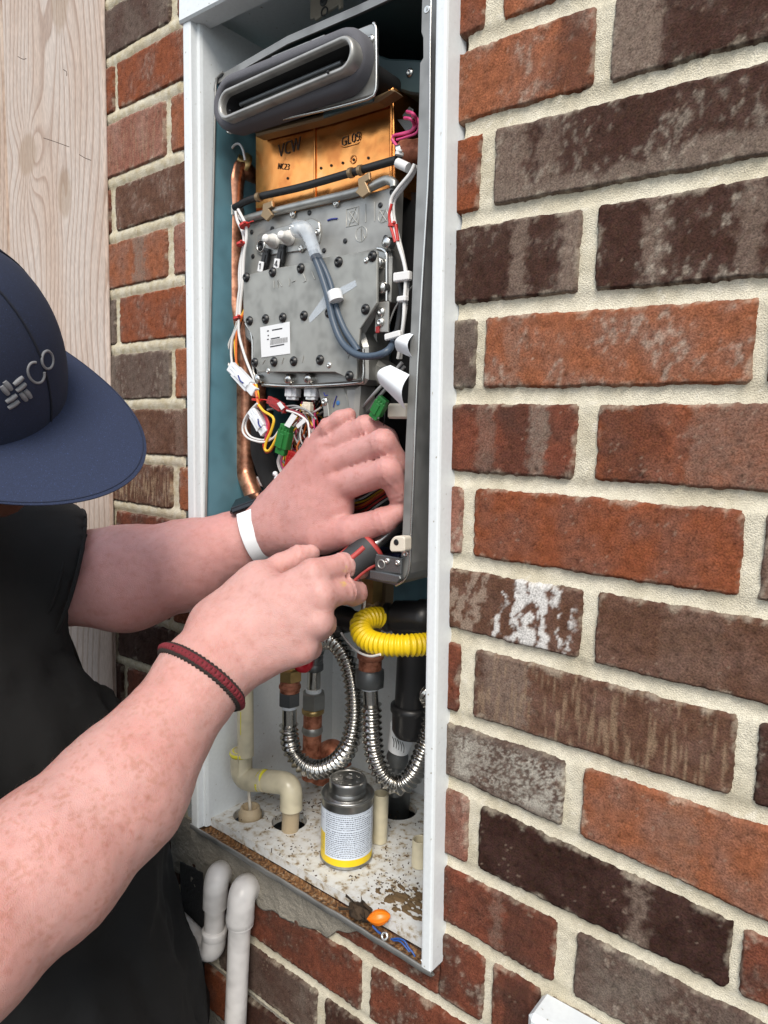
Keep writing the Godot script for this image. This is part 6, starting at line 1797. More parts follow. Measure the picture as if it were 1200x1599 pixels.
	pipe_part(t, "pipe", [Vector3(0.0636, 0.8465, 0.0220), Vector3(0.0027, 0.8533, 0.0200), Vector3(-0.0520, 0.8622, 0.0200)], 0.0115, M.white_pipe)

# ---------------------------------------------------------------- small loose things
func can_print() -> ImageTexture:
	var w := 1024
	var h := 512
	var im := Image.create(w, h, false, Image.FORMAT_RGB8)
	var pale := Color(0.84, 0.88, 0.93)
	im.fill(pale)
	var yel := Color(0.93, 0.80, 0.10)
	im.fill_rect(Rect2i(0, 462, w, 50), yel)
	var ink := Color(0.20, 0.22, 0.30)
	# the block of small print, the narrow column left of it, the yellow warning panel
	for blk in [[330, 650, 14, 448, ink], [245, 310, 20, 250, Color(0.35, 0.38, 0.6)], [238, 316, 330, 440, Color(0.55, 0.45, 0.05)], [660, 1000, 14, 440, ink], [30, 220, 40, 420, Color(0.16, 0.2, 0.5)]]:
		if blk[2] == 330:
			im.fill_rect(Rect2i(228, 310, 96, 202), yel)
		var y: int = blk[2]
		while y < blk[3] + 0:
			var x: int = blk[0] + rng.randi_range(0, 4)
			var hh := 6 if rng.randf() < 0.88 else 8
			var stop: int = blk[1] - (rng.randi_range(0, 160) if rng.randf() < 0.16 else rng.randi_range(0, 8))
			while x < stop:
				var l := rng.randi_range(3, 15)
				var c: Color = blk[4]
				for k in range(x, min(x + l, stop), 3):
					im.fill_rect(Rect2i(k, y - rng.randi_range(0, 1), 3 if rng.randf() < 0.4 else 2, hh - rng.randi_range(0, 1)), c.lerp(pale, rng.randf() * 0.35))
				x += l + 4
			y += 13 if blk[2] != 20 else 20
			if rng.randf() < 0.06: y += 4
	return ImageTexture.create_from_image(im)

func build_small_things():
	# can of solvent cement
	var c0: Vector3 = Vector3(0.2250, 0.9930, -0.0459)
	var t := thing("cement_can", "small pipe cement can with bare metal lid, fine print and yellow base band", "can", c0)
	var r := 0.0278
	var h := 0.0735
	var m := mat("can_label", Color.WHITE, 0.35)
	m.albedo_texture = can_print()
	var s := st_new()
	var rows := []
	for e in [0.0042, 0.03, 0.06, h - 0.0115]:
		var line := PackedVector3Array()
		for k in 61:
			var a := TAU * k / 60 - 2.26
			line.append(c0 + Vector3(sin(a) * r, e, cos(a) * r))
		rows.append(line)
	rows.reverse()
	grid(s, rows, false, true)
	obj("label", s, m, t)
	s = st_new()
	lathe(s, c0, Vector3(0, 1, 0), [Vector2(0.00001, 0.0), Vector2(r * 0.96, 0.0), Vector2(r + 0.0008, 0.0012), Vector2(r + 0.0008, 0.0030), Vector2(r - 0.0003, 0.0042), Vector2(r - 0.0004, h - 0.0115), Vector2(r - 0.0006, h - 0.004), Vector2(r + 0.0006, h - 0.003), Vector2(r + 0.0010, h - 0.0016), Vector2(r + 0.0003, h), Vector2(r - 0.0012, h - 0.0004), Vector2(r - 0.0018, h - 0.0035), Vector2(r * 0.78, h - 0.0042), Vector2(r * 0.70, h + 0.0005)], 56)
	obj("body", s, M.can_metal, t)
	s = st_new()
	lathe(s, c0 + Vector3(0, h, 0), Vector3(0, 1, 0), [Vector2(r * 0.74, -0.002), Vector2(r * 0.74, 0.002), Vector2(r * 0.70, 0.0032), Vector2(r * 0.71, 0.0042), Vector2(r * 0.72, 0.0125), Vector2(r * 0.70, 0.0145), Vector2(r * 0.655, 0.0155), Vector2(r * 0.62, 0.0148), Vector2(r * 0.60, 0.0136), Vector2(r * 0.26, 0.0136), Vector2(r * 0.24, 0.0148), Vector2(r * 0.16, 0.0148), Vector2(r * 0.14, 0.0132), Vector2(0.00001, 0.0132)], 90, func(rr, hh, g): return rr + (0.00035 * sin(g * 45.0) if hh > 0.004 and hh < 0.013 and rr > 0.02 else 0.0))
	var lid := obj("lid", s, M.can_metal, t)
	for k in 7:
		s = st_new()
		var a := TAU * k / 7
		rbox(s, c0 + Vector3(sin(a) * r * 0.43, h + 0.0138, cos(a) * r * 0.43), Vector3(0.0042, 0.0008, 0.0028), 0.0003, Basis(Vector3.UP, a))
		obj("raised_mark", s, M.can_metal, lid)
	# orange wire cap lying on the lip
	var oc: Vector3 = Vector3(0.3173, 0.9977, 0.0120)
	t = thing("twist_connector", "bright orange ribbed twist connector lying on the rusty sill", "connector", oc)
	s = st_new()
	var ax := Vector3(0.80, 0.22, -0.55).normalized()
	lathe(s, oc - ax * 0.0095, ax, [Vector2(0.0004, -0.002), Vector2(0.0036, 0.0015), Vector2(0.0062, 0.006), Vector2(0.0068, 0.009), Vector2(0.0064, 0.0130), Vector2(0.0045, 0.0170), Vector2(0.0018, 0.0200), Vector2(0.00001, 0.0205)], 30, func(rr, _h, g): return rr * (1.0 + 0.09 * sin(g * 12.0)))
	obj("shell", s, M.orange_cap, t)
	# blue wire crumbs and a ring terminal
	t = thing("wire_scrap", "loose end of blue wire with a ring terminal on the sill", "wire scrap", Vector3(0.3255, 0.9823, 0.0140))
	s = st_new()
	tube(s, smooth([Vector3(0.3115, 0.9876, 0.0140), Vector3(0.3178, 0.9849, 0.0140), Vector3(0.3239, 0.9847, 0.0140)], 0.003), 0.0011, 6)
	obj("wire", s, M.blue_wire, t)
	s = st_new()
	tube(s, smooth([Vector3(0.3322, 0.9832, 0.0120), Vector3(0.3402, 0.9879, 0.0120), Vector3(0.3475, 0.9891, 0.0120), Vector3(0.3520, 0.9851, 0.0120), Vector3(0.3572, 0.9827, 0.0120), Vector3(0.3594, 0.9801, 0.0120)], 0.003), 0.0009, 6)
	obj("wire", s, M.blue_wire, t)
	s = st_new()
	tube(s, smooth([Vector3(0.3345, 0.9831, 0.0120), Vector3(0.3432, 0.9862, 0.0120), Vector3(0.3536, 0.9815, 0.0120)], 0.003), 0.0008, 6)
	obj("wire", s, M.blue_wire, t)
	s = st_new()
	lathe(s, Vector3(0.3266, 0.9850, 0.0145), Vector3(0.1, 0.5, 1), [Vector2(0.0018, 0.0005), Vector2(0.0022, 0.0014), Vector2(0.0038, 0.0014), Vector2(0.0042, 0.0004), Vector2(0.0038, -0.0006), Vector2(0.0018, -0.0004)], 18)
	obj("ring_terminal", s, M.bright_metal, t)
	# wad of muddy leaves
	t = thing("leaf_wad", "dark wad of muddy leaves beside the orange twist connector", "leaf debris", Vector3(0.2905, 0.9859, 0.0080))
	s = st_new()
	rows = []
	var wc: Vector3 = Vector3(0.2913, 0.9889, 0.0080)
	for j in 13:
		var line := PackedVector3Array()
		for k in 20:
			var a := TAU * k / 20
			var b := PI * j / 12.0
			var d := Vector3(cos(a) * sin(b) * 1.35, cos(b) * 0.8, sin(a) * sin(b) * 0.8)
			line.append(wc + d * (0.0095 + na.get_noise_3d(d.x * 2.2, d.y * 2.2, d.z * 2.2) * 0.006))
		rows.append(line)
	grid(s, rows, true, true)
	obj("wad", s, M.debris, t)
	for k in 7:
		s = st_new()
		var a := wc + Vector3(rng.randf_range(-0.012, 0.014), rng.randf_range(0.0, 0.008), rng.randf_range(0.0, 0.008))
		var d := Vector3(rng.randf_range(-1, 1), rng.randf_range(-0.3, 0.5), rng.randf_range(-0.3, 0.3)).normalized() * 0.011
		strap(s, [a - d, a + Vector3(0, 0.002, 0.001), a + d], 0.005, 0.0004, [Vector3(0, 1, 0.5), Vector3(0.2, 1, 0.8), Vector3(0, 1, 0.3)])
		obj("leaf", s, M.debris, t)
	# loose dirt over the pan: crumbs and plant bits
	var mm := MultiMesh.new()
	mm.transform_format = MultiMesh.TRANSFORM_3D
	var crumb := BoxMesh.new()
	crumb.size = Vector3(1, 1, 1)
	crumb.material = M.debris
	mm.mesh = crumb
	var N := 620
	mm.instance_count = N
	var spots := [[Vector3(0.3173, 0.9930, -0.0364), 0.05, 0.022], [Vector3(0.2727, 0.9930, -0.0737), 0.05, 0.022], [Vector3(0.1020, 0.9930, -0.0662), 0.03, 0.03], [Vector3(0.1449, 0.9930, -0.0885), 0.03, 0.03], [Vector3(0.1976, 0.9930, -0.0979), 0.04, 0.03], [Vector3(0.1830, 0.9930, -0.0188), 0.05, 0.025], [Vector3(0.2426, 0.9930, -0.1372), 0.06, 0.04]]
	for i in N:
		var sp = spots[i % spots.size()] if i > 120 else spots[0]
		var q: Vector3 = sp[0] + Vector3(rng.randfn() * sp[1] * 0.7, 0, rng.randfn() * sp[2] * 0.7)
		q.x = clampf(q.x, 0.06, 0.362)
		q.z = clampf(q.z, BACK + 0.01, 0.001)
		q.y = 0.9934
		var l := absf(rng.randfn()) * 0.0009 + 0.0004
		var thin := rng.randf_range(0.0003, 0.0008)
		mm.set_instance_transform(i, Transform3D(Basis(Vector3.UP, rng.randf() * TAU) * Basis.from_scale(Vector3(l * (3.0 if i % 9 == 0 else 1.0), thin, thin * 1.5)), q))
	var mi := MultiMeshInstance3D.new()
	mi.name = "dirt_crumbs"
	mi.multimesh = mm
	add_child(mi)
	tag(mi, "dark crumbs and dry plant bits scattered over the white pan", "dirt")
	mi.set_meta("kind", "stuff")
	# muddy smear on the pan towards the right flange
	s = st_new()
	rows = []
	var ms: Vector3 = Vector3(0.3163, 0.9930, -0.0293)
	var cols := []
	for j in 30:
		var line := PackedVector3Array()
		for k in 44:
			var x := ms.x + (k / 43.0 - 0.5) * 0.085
			var z := ms.z + (j / 29.0 - 0.5) * 0.05
			var q := na.get_noise_2d(x * 70.0 + 3.0, z * 110.0) + 0.30 - pow((k / 43.0 - 0.6) * 2.0, 2.0) * 0.6 - pow((j / 29.0 - 0.5) * 2.0, 2.0) * 0.8
			line.append(Vector3(min(x, 0.366), 0.9928 + clampf(q * 0.006, -0.003, 0.0022) + nb.get_noise_2d(x * 400.0, z * 400.0) * 0.0003, min(z, 0.002)))
		rows.append(line)
	grid(s, rows, false, true)
	var mu := obj("mud_smear", s, M.mud)
	tag(mu, "brown dried mud smeared on the pan next to the right flange", "mud")
	mu.set_meta("kind", "stuff")
	# white housing corner at the bottom edge of the picture
	t = thing("junction_box", "white plastic box corner at the bottom edge below the bricks", "electrical box", Vector3(0.4989, 1.0016, 0.0200))
	s = st_new()
	var jb: Vector3 = Vector3(0.4788, 1.0086, 0.0300)
	rbox(s, jb + Vector3(0.03, -0.052, -0.015), Vector3(0.06, 0.1, 0.032), 0.004)
	obj("body", s, M.white_steel, t)

# ---------------------------------------------------------------- skin surface from joints
# groups: {b: [[a, b, ra, rb], ...], k: blend inside, join: blend with the first group, clip: [point, normal] or absent}
func cap_d(p: Vector3, e: Array) -> float:
	var ab: Vector3 = e[4]
	var t: float = clampf((p - e[0]).dot(ab) * e[5], 0.0, 1.0)
	return p.distance_to(e[0] + ab * t) - (e[2] + (e[3] - e[2]) * t)

func field(p: Vector3, groups: Array, wrinkle) -> float:
	var d0 := 10.0
	var out := 10.0
	for gi in groups.size():
		var g: Dictionary = groups[gi]
		var k: float = g.k
		var d := 10.0
		for e in g.use:
			var ab: Vector3 = e[4]
			var q: Vector3 = p - e[0]
			var t: float = clampf(q.dot(ab) * e[5], 0.0, 1.0)
			var c: float = (q - ab * t).length() - (e[2] + (e[3] - e[2]) * t)
			var h: float = k - absf(d - c)
			d = min(d, c)
			if h > 0.0:
				d -= h * h * 0.25 / k
		if g.has("clip"):
			d = max(d, (p - g.clip[0]).dot(g.clip[1]))
		if gi == 0:
			d0 = d
			out = d
		else:
			var j: float = g.join
			var h: float = j - absf(d - d0)
			var m: float = min(d, d0)
			if h > 0.0:
				m -= h * h * 0.25 / j
			out = min(out, m)
	if wrinkle != null:
		out += wrinkle.call(p)
	return out

func skin_mesh(s: SurfaceTool, groups: Array, cell: float, paint: Callable, wrinkle = null):
	var lo := Vector3.ONE * 1e9
	var hi := -Vector3.ONE * 1e9
	for g in groups:
		g.use = g.b
		for e in g.b:
			if e.size() == 4:
				var ab: Vector3 = e[1] - e[0]
				e.append(ab)
				e.append(1.0 / max(ab.length_squared(), 1e-9))
			for q in [0, 1]:
				lo = lo.min(e[q] - Vector3.ONE * (e[2 + q] + 3.0 * cell))
				hi = hi.max(e[q] + Vector3.ONE * (e[2 + q] + 3.0 * cell))
	var B := 4
	var bx := int(ceil((hi.x - lo.x) / cell / B))
	var by := int(ceil((hi.y - lo.y) / cell / B))
	var bz := int(ceil((hi.z - lo.z) / cell / B))
	var nx := bx * B + 1
	var ny := by * B + 1
	var nz := bz * B + 1
	var F := PackedFloat32Array()
	F.resize(nx * ny * nz)
	F.fill(1e3)
	var active := []
	var half := cell * B * 0.5
	var reach := half * 1.7321
	var none = null
	# which bones come near a block
	for bk in bz:
		for bj in by:
			for bi in bx:
				var c := lo + Vector3(bi, bj, bk) * (cell * B) + Vector3.ONE * half
				var dmin := 1e9
				for g in groups:
					for e in g.b:
						dmin = min(dmin, cap_d(c, e))
				if dmin > reach + cell * 3.0 or dmin < -reach - 0.030:
					continue
				for g in groups:
					var us := []
					for e in g.b:
						if cap_d(c, e) < dmin + reach * 2.0 + 0.030:
							us.append(e)
					g.use = us
				if absf(field(c, groups, none)) > reach + cell * 2.0:
					continue
				active.append(Vector3i(bi, bj, bk))
				for k in range(bk * B, bk * B + B + 1):
					for j in range(bj * B, bj * B + B + 1):
						var row := (k * ny + j) * nx
						for i in range(bi * B, bi * B + B + 1):
							if F[row + i] > 900.0:
								F[row + i] = field(lo + Vector3(i, j, k) * cell, groups, wrinkle)
	var id := PackedInt32Array()
	id.resize(nx * ny * nz)
	id.fill(-1)
	var V := PackedVector3Array()
	var off := [0, 1, nx, nx + 1, nx * ny, nx * ny + 1, nx * ny + nx, nx * ny + nx + 1]
	var ed := [[0, 1], [2, 3], [4, 5], [6, 7], [0, 2], [1, 3], [4, 6], [5, 7], [0, 4], [1, 5], [2, 6], [3, 7]]
	var cells := PackedInt32Array()
	for b in active:
		for k in range(b.z * B, b.z * B + B):
			for j in range(b.y * B, b.y * B + B):
				for i in range(b.x * B, b.x * B + B):
					var at := (k * ny + j) * nx + i
					var neg := 0
					for o in off:
						if F[at + o] < 0.0: neg += 1
					if neg == 0 or neg == 8:
						continue
					var sum := Vector3.ZERO
					var n := 0
					for e in ed:
						var f0 := F[at + off[e[0]]]
						var f1 := F[at + off[e[1]]]
						if (f0 < 0.0) != (f1 < 0.0):
							var t := f0 / (f0 - f1)
							var p0 := Vector3(e[0] & 1, (e[0] >> 1) & 1, e[0] >> 2)
							var p1 := Vector3(e[1] & 1, (e[1] >> 1) & 1, e[1] >> 2)
							sum += p0.lerp(p1, t)
							n += 1
					id[at] = V.size()
					V.append(lo + (Vector3(i, j, k) + sum / n) * cell)
					cells.append(at)
	var N := PackedVector3Array()
	N.resize(V.size())
	var Q := PackedInt32Array()
	var ax := [[1, nx, nx * ny], [nx, nx * ny, 1], [nx * ny, 1, nx]]
	for at in cells:
		for a in 3:
			var d: int = ax[a][0]
			var u: int = ax[a][1]
			var v: int = ax[a][2]
			var s0 := F[at] < 0.0
			if s0 == (F[at + d] < 0.0):
				continue
			if at - u - v < 0: continue
			var q0 := id[at]; var q1 := id[at - u]; var q2 := id[at - u - v]; var q3 := id[at - v]
			if q1 < 0 or q2 < 0 or q3 < 0: continue
			if s0:
				Q.append_array([q0, q1, q2, q0, q2, q3])
			else:
				Q.append_array([q0, q2, q1, q0, q3, q2])
	for i in range(0, Q.size(), 3):
		var n := (V[Q[i + 1]] - V[Q[i]]).cross(V[Q[i + 2]] - V[Q[i]])
		N[Q[i]] += n; N[Q[i + 1]] += n; N[Q[i + 2]] += n
	var C := PackedColorArray()
	C.resize(V.size())
	for i in V.size():
		N[i] = N[i].normalized()
		C[i] = paint.call(V[i])
	for i in range(0, Q.size(), 3):
		for o in [0, 2, 1]:
			var w := Q[i + o]
			s.set_normal(N[w])
			s.set_color(C[w])
			s.set_uv(Vector2(V[w].x, V[w].y))
			s.add_vertex(V[w])

# distance from a point on a limb's axis to the skin, along dir
func to_skin(c: Vector3, dir: Vector3, groups: Array) -> float:
	for g in groups:
		g.use = g.b
	var t := 0.004
	for i in 60:
		var d := field(c + dir * t, groups, null)
		if d > -0.0001:
			break
		t += max(-d, 0.0003)
	return t

# skin folds over the finger joints: [joint, joint before it]
func creases(J: Array):
	var js := []
	for e in J:
		js.append([e[0], (e[0] - e[1]).normalized()])
	return func(p: Vector3) -> float:
		var d := nb.get_noise_3d(p.x * 70.0, p.y * 70.0, p.z * 70.0) * 0.00035
		for e in js:
			var q: Vector3 = p - e[0]
			if q.length_squared() < 0.0004:
				var s: float = q.dot(e[1])
				d += 0.0009 * cos(s * TAU / 0.0056 + nb.get_noise_3d(p.x * 120.0, p.y * 120.0, p.z * 120.0) * 1.5) * exp(-s * s / 0.00005)
		return d

var right_arm := []
var left_arm := []

func finger(pts: Array, radii: Array) -> Dictionary:
	var b := []
	for i in pts.size() - 1:
		b.append([pts[i], pts[i + 1], radii[i], radii[i + 1]])
	return {"b": b, "k": 0.0035, "join": 0.0040}

const HO := Vector3(0.0867, 1.4932, 0.2849)
const HF := Vector3(0.6948, -0.4369, -0.5713)
const HU := Vector3(0.6659, 0.6908, 0.2816)
const HR := Vector3(0.2717, -0.5761, 0.7709)

func head(f: float, u: float, r: float) -> Vector3:
	return HO + HF * f + HU * u + HR * r

func skin_tone(p: Vector3) -> Color:
	var c := Color(0.575, 0.335, 0.305)
	var big := na.get_noise_3d(p.x * 9.0, p.y * 9.0, p.z * 9.0)
	c = c.lerp(Color(0.54, 0.262, 0.230), clampf(0.30 + big * 1.0, 0.0, 0.8))
	var mid := na.get_noise_3d(p.x * 60.0, p.y * 60.0, p.z * 60.0)
	c = c * (1.0 + mid * 0.05)
	# freckles gather on the outer forearm
	var near := smoothstep(0.06, -0.02, absf(p.x - 0.235) - 0.03) * smoothstep(0.12, 0.24, p.z)
	var fr := smoothstep(0.26, 0.5, nb.get_noise_3d(p.x * 210.0, p.y * 210.0, p.z * 210.0) * 0.8 + na.get_noise_3d(p.x * 40.0 + 5.0, p.y * 40.0, p.z * 40.0) * 0.6)
	# dried yellow pipe cement on the fingers
	for q in [Vector3(0.2753, 1.3235, 0.0247), Vector3(0.2815, 1.3116, 0.0330), Vector3(0.2736, 1.3273, 0.0281)]:
		var d: float = p.distance_to(q) + nb.get_noise_3d(p.x * 300.0, p.y * 300.0, p.z * 300.0) * 0.002
		c = c.lerp(Color(0.62, 0.44, 0.10), 0.65 * (1.0 - smoothstep(0.0025, 0.0048, d)))
	c = c.lerp(Color(0.36, 0.15, 0.085), fr * (0.09 + 0.30 * near))
	return c

func build_person():
	var t := thing("person", "person in dark cap and black t-shirt working in the box with both hands", "person", Vector3(-0.05, 0, 0.28))
	var sk := st_new()
	# ---- right arm and hand
	var RS := Vector3(0.0, 1.32, 0.48)
	var arm := {"k": 0.030, "b": [
		[RS, Vector3(0.2332, 1.1181, 0.3365), 0.060, 0.050],
		[Vector3(0.2332, 1.1181, 0.3365), Vector3(0.2203, 1.1371, 0.2734), 0.047, 0.0525],
		[Vector3(0.2203, 1.1371, 0.2734), Vector3(0.2135, 1.1649, 0.2106), 0.0525, 0.0495],
		[Vector3(0.2135, 1.1649, 0.2106), Vector3(0.2085, 1.2298, 0.1347), 0.0495, 0.0345],
		[Vector3(0.2001, 1.2378, 0.1338), Vector3(0.2061, 1.2694, 0.1027), 0.030, 0.027],
		[Vector3(0.2170, 1.2296, 0.1344), Vector3(0.2230, 1.2457, 0.0978), 0.030, 0.0245]]}
	var palm := [
		[Vector3(0.2035, 1.2673, 0.0948), Vector3(0.2622, 1.3212, 0.0509), 0.0235, 0.0135],
		[Vector3(0.2101, 1.2600, 0.0958), Vector3(0.2740, 1.3032, 0.0530), 0.0225, 0.0140],
		[Vector3(0.2150, 1.2521, 0.0955), Vector3(0.2743, 1.2808, 0.0560), 0.0215, 0.0135],
		[Vector3(0.2185, 1.2437, 0.0940), Vector3(0.2629, 1.2560, 0.0647), 0.0205, 0.0140],
		[Vector3(0.1854, 1.2704, 0.0985), Vector3(0.2032, 1.3091, 0.0609), 0.0235, 0.0180],
		[Vector3(0.2132, 1.3000, 0.0696), Vector3(0.2532, 1.2837, 0.0556), 0.020, 0.018]]
	var G := [{"k": 0.016, "b": arm.b + palm},
		finger([Vector3(0.2635, 1.3222, 0.0522), Vector3(0.2677, 1.3249, 0.0164), Vector3(0.2684, 1.3212, -0.0029), Vector3(0.2672, 1.3180, -0.0118)], [0.0132, 0.0118, 0.0106, 0.0094]),
		finger([Vector3(0.2753, 1.3042, 0.0544), Vector3(0.2753, 1.3036, 0.0224), Vector3(0.2728, 1.2983, 0.0033), Vector3(0.2598, 1.2907, -0.0072)], [0.0135, 0.0118, 0.0106, 0.0096]),
		finger([Vector3(0.2763, 1.2816, 0.0581), Vector3(0.2644, 1.2743, 0.0390), Vector3(0.2487, 1.2629, 0.0274), Vector3(0.2369, 1.2606, 0.0307)], [0.0135, 0.0118, 0.0105, 0.0095]),
		finger([Vector3(0.2650, 1.2578, 0.0653), Vector3(0.2566, 1.2518, 0.0471), Vector3(0.2423, 1.2432, 0.0392)], [0.0125, 0.0105, 0.0095]),
		finger([Vector3(0.2006, 1.3035, 0.0663), Vector3(0.2097, 1.3198, 0.0388), Vector3(0.2194, 1.3280, 0.0248), Vector3(0.2249, 1.3312, 0.0148)], [0.0165, 0.0125, 0.0112, 0.0088])]
	skin_mesh(sk, G, 0.0024, skin_tone, creases([[Vector3(0.2677, 1.3249, 0.0164), Vector3(0.2635, 1.3222, 0.0522)], [Vector3(0.2753, 1.3036, 0.0224), Vector3(0.2753, 1.3042, 0.0544)], [Vector3(0.2644, 1.2743, 0.0390), Vector3(0.2763, 1.2816, 0.0581)], [Vector3(0.2194, 1.3280, 0.0248), Vector3(0.2097, 1.3198, 0.0388)], [Vector3(0.2684, 1.3212, -0.0029), Vector3(0.2677, 1.3249, 0.0164)]]))
	right_arm = [G[0]]
	# ---- left arm and hand
	var left_tone := func(p: Vector3) -> Color:
		return skin_tone(p) * Color(0.96, 0.88, 0.90)
	var LS := Vector3(-0.29, 1.38, 0.20)
	var lb := [
		[LS, Vector3(-0.0693, 1.2808, 0.1233), 0.054, 0.0505],
		[Vector3(-0.0506, 1.2804, 0.1111), Vector3(0.0037, 1.2824, 0.0741), 0.0525, 0.0545],
		[Vector3(0.0037, 1.2824, 0.0741), Vector3(0.0621, 1.3014, 0.0327), 0.0565, 0.0465],
		[Vector3(0.0621, 1.3014, 0.0327), Vector3(0.0988, 1.3233, 0.0056), 0.0465, 0.0330],
		[Vector3(0.0988, 1.3233, 0.0056), Vector3(0.1329, 1.3401, -0.0188), 0.0330, 0.0265],
		[Vector3(0.1425, 1.3433, -0.0100), Vector3(0.2375, 1.3915, -0.0080), 0.0250, 0.0140],
		[Vector3(0.1425, 1.3467, -0.0100), Vector3(0.2284, 1.4133, -0.0100), 0.0250, 0.0140],
		[Vector3(0.1402, 1.3511, -0.0120), Vector3(0.2140, 1.4283, -0.0140), 0.0235, 0.0132],
		[Vector3(0.1429, 1.3560, -0.0140), Vector3(0.1978, 1.4309, -0.0180), 0.0215, 0.0120],
		[Vector3(0.1615, 1.3423, -0.0060), Vector3(0.2227, 1.3491, -0.0040), 0.0240, 0.0205],
		[Vector3(0.2033, 1.3672, -0.0100), Vector3(0.2354, 1.3733, -0.0080), 0.0220, 0.0170]]
	G = [{"k": 0.016, "b": lb},
		finger([Vector3(0.2440, 1.3969, -0.0080), Vector3(0.3005, 1.4140, -0.0060), Vector3(0.3022, 1.3937, -0.0200), Vector3(0.2988, 1.3803, -0.0300)], [0.0150, 0.0122, 0.0106, 0.0092]),
		finger([Vector3(0.2333, 1.4172, -0.0100), Vector3(0.2898, 1.4391, -0.0100), Vector3(0.2959, 1.4186, -0.0280), Vector3(0.2919, 1.4036, -0.0400)], [0.0145, 0.0122, 0.0106, 0.0092]),
		finger([Vector3(0.2174, 1.4321, -0.0140), Vector3(0.2611, 1.4529, -0.0200), Vector3(0.2719, 1.4431, -0.0380), Vector3(0.2742, 1.4247, -0.0500)], [0.0138, 0.0114, 0.0100, 0.0090]),
		finger([Vector3(0.1986, 1.4348, -0.0180), Vector3(0.2205, 1.4515, -0.0120), Vector3(0.2328, 1.4597, -0.0140), Vector3(0.2407, 1.4642, -0.0180)], [0.0122, 0.0094, 0.0086, 0.0072]),
		finger([Vector3(0.2227, 1.3478, -0.0040), Vector3(0.2600, 1.3550, -0.0040), Vector3(0.2913, 1.3672, -0.0120), Vector3(0.3027, 1.3764, -0.0220)], [0.0195, 0.0145, 0.0120, 0.0090])]
	skin_mesh(sk, G, 0.0024, left_tone, creases([[Vector3(0.3005, 1.4140, -0.0060), Vector3(0.2440, 1.3969, -0.0080)], [Vector3(0.2898, 1.4391, -0.0100), Vector3(0.2333, 1.4172, -0.0100)], [Vector3(0.2611, 1.4529, -0.0200), Vector3(0.2174, 1.4321, -0.0140)], [Vector3(0.2205, 1.4515, -0.0120), Vector3(0.1986, 1.4348, -0.0180)], [Vector3(0.2913, 1.3672, -0.0120), Vector3(0.2600, 1.3550, -0.0040)], [Vector3(0.3022, 1.3937, -0.0200), Vector3(0.3005, 1.4140, -0.0060)]]))
	left_arm = [G[0]]
	# ---- head, neck, trunk
	var G2 := [{"k": 0.03, "b": [
		[head(-0.01, 0.0, 0), head(-0.02, -0.03, 0), 0.078, 0.080],
		[head(0.02, -0.01, 0), head(0.03, -0.05, 0), 0.066, 0.056],
		[head(0.02, -0.07, 0), head(0.04, -0.105, 0), 0.046, 0.030],
		[head(-0.03, -0.09, 0), Vector3(-0.12, 1.36, 0.32), 0.056, 0.062],
		[Vector3(-0.13, 1.345, 0.32), LS, 0.058, 0.05],
		[Vector3(-0.13, 1.345, 0.32), RS, 0.058, 0.05],
		[Vector3(-0.14, 1.28, 0.28), Vector3(-0.03, 0.95, 0.23), 0.085, 0.09]]},
		{"k": 0.006, "join": 0.008, "b": [[head(0.088, -0.035, 0), head(0.108, -0.062, 0), 0.009, 0.014]]},
		{"k": 0.006, "join": 0.006, "b": [[head(-0.005, -0.03, 0.080), head(0.0, -0.065, 0.074), 0.014, 0.010]]},
		{"k": 0.006, "join": 0.006, "b": [[head(-0.005, -0.03, -0.080), head(0.0, -0.065, -0.074), 0.014, 0.010]]},
		{"k": 0.006, "join": 0.006, "b": [[head(0.066, -0.088, -0.018), head(0.066, -0.088, 0.018), 0.008, 0.008]]}]
	skin_mesh(sk, G2, 0.009, skin_tone)
	obj("body", sk, M.skin, t)
	for e in [-1.0, 1.0]:
		var es := st_new()
		lathe(es, head(0.083, -0.036, e * 0.032), HF, [Vector2(0.00001, -0.012), Vector2(0.009, -0.008), Vector2(0.012, 0.0), Vector2(0.009, 0.008), Vector2(0.005, 0.0108), Vector2(0.00001, 0.012)], 14)
		obj("eye", es, M.ceramic, t)
	var bs := st_new()
	skin_mesh(bs, [{"k": 0.02, "b": [[head(0.03, -0.095, -0.04), head(0.05, -0.115, 0), 0.018, 0.022], [head(0.03, -0.095, 0.04), head(0.05, -0.115, 0), 0.018, 0.022], [head(0.0, -0.075, 0.066), head(0.03, -0.095, 0.04), 0.015, 0.018], [head(0.0, -0.075, -0.066), head(0.03, -0.095, -0.04), 0.015, 0.018]]}], 0.006, func(_p): return Color.WHITE, func(p: Vector3) -> float: return na.get_noise_3d(p.x * 120.0, p.y * 120.0, p.z * 120.0) * 0.003)
	obj("beard", bs, M.beard, t)
	bs = st_new()
	skin_mesh(bs, [{"k": 0.02, "b": [[head(-0.05, -0.035, 0), head(-0.055, -0.075, 0), 0.062, 0.052], [head(-0.02, -0.02, 0.05), head(-0.03, -0.06, 0.05), 0.033, 0.026], [head(-0.02, -0.02, -0.05), head(-0.03, -0.06, -0.05), 0.033, 0.026]]}], 0.007, func(_p): return Color.WHITE, func(p: Vector3) -> float: return na.get_noise_3d(p.x * 150.0, p.y * 150.0, p.z * 150.0) * 0.003)
	obj("hair", bs, M.beard, t)
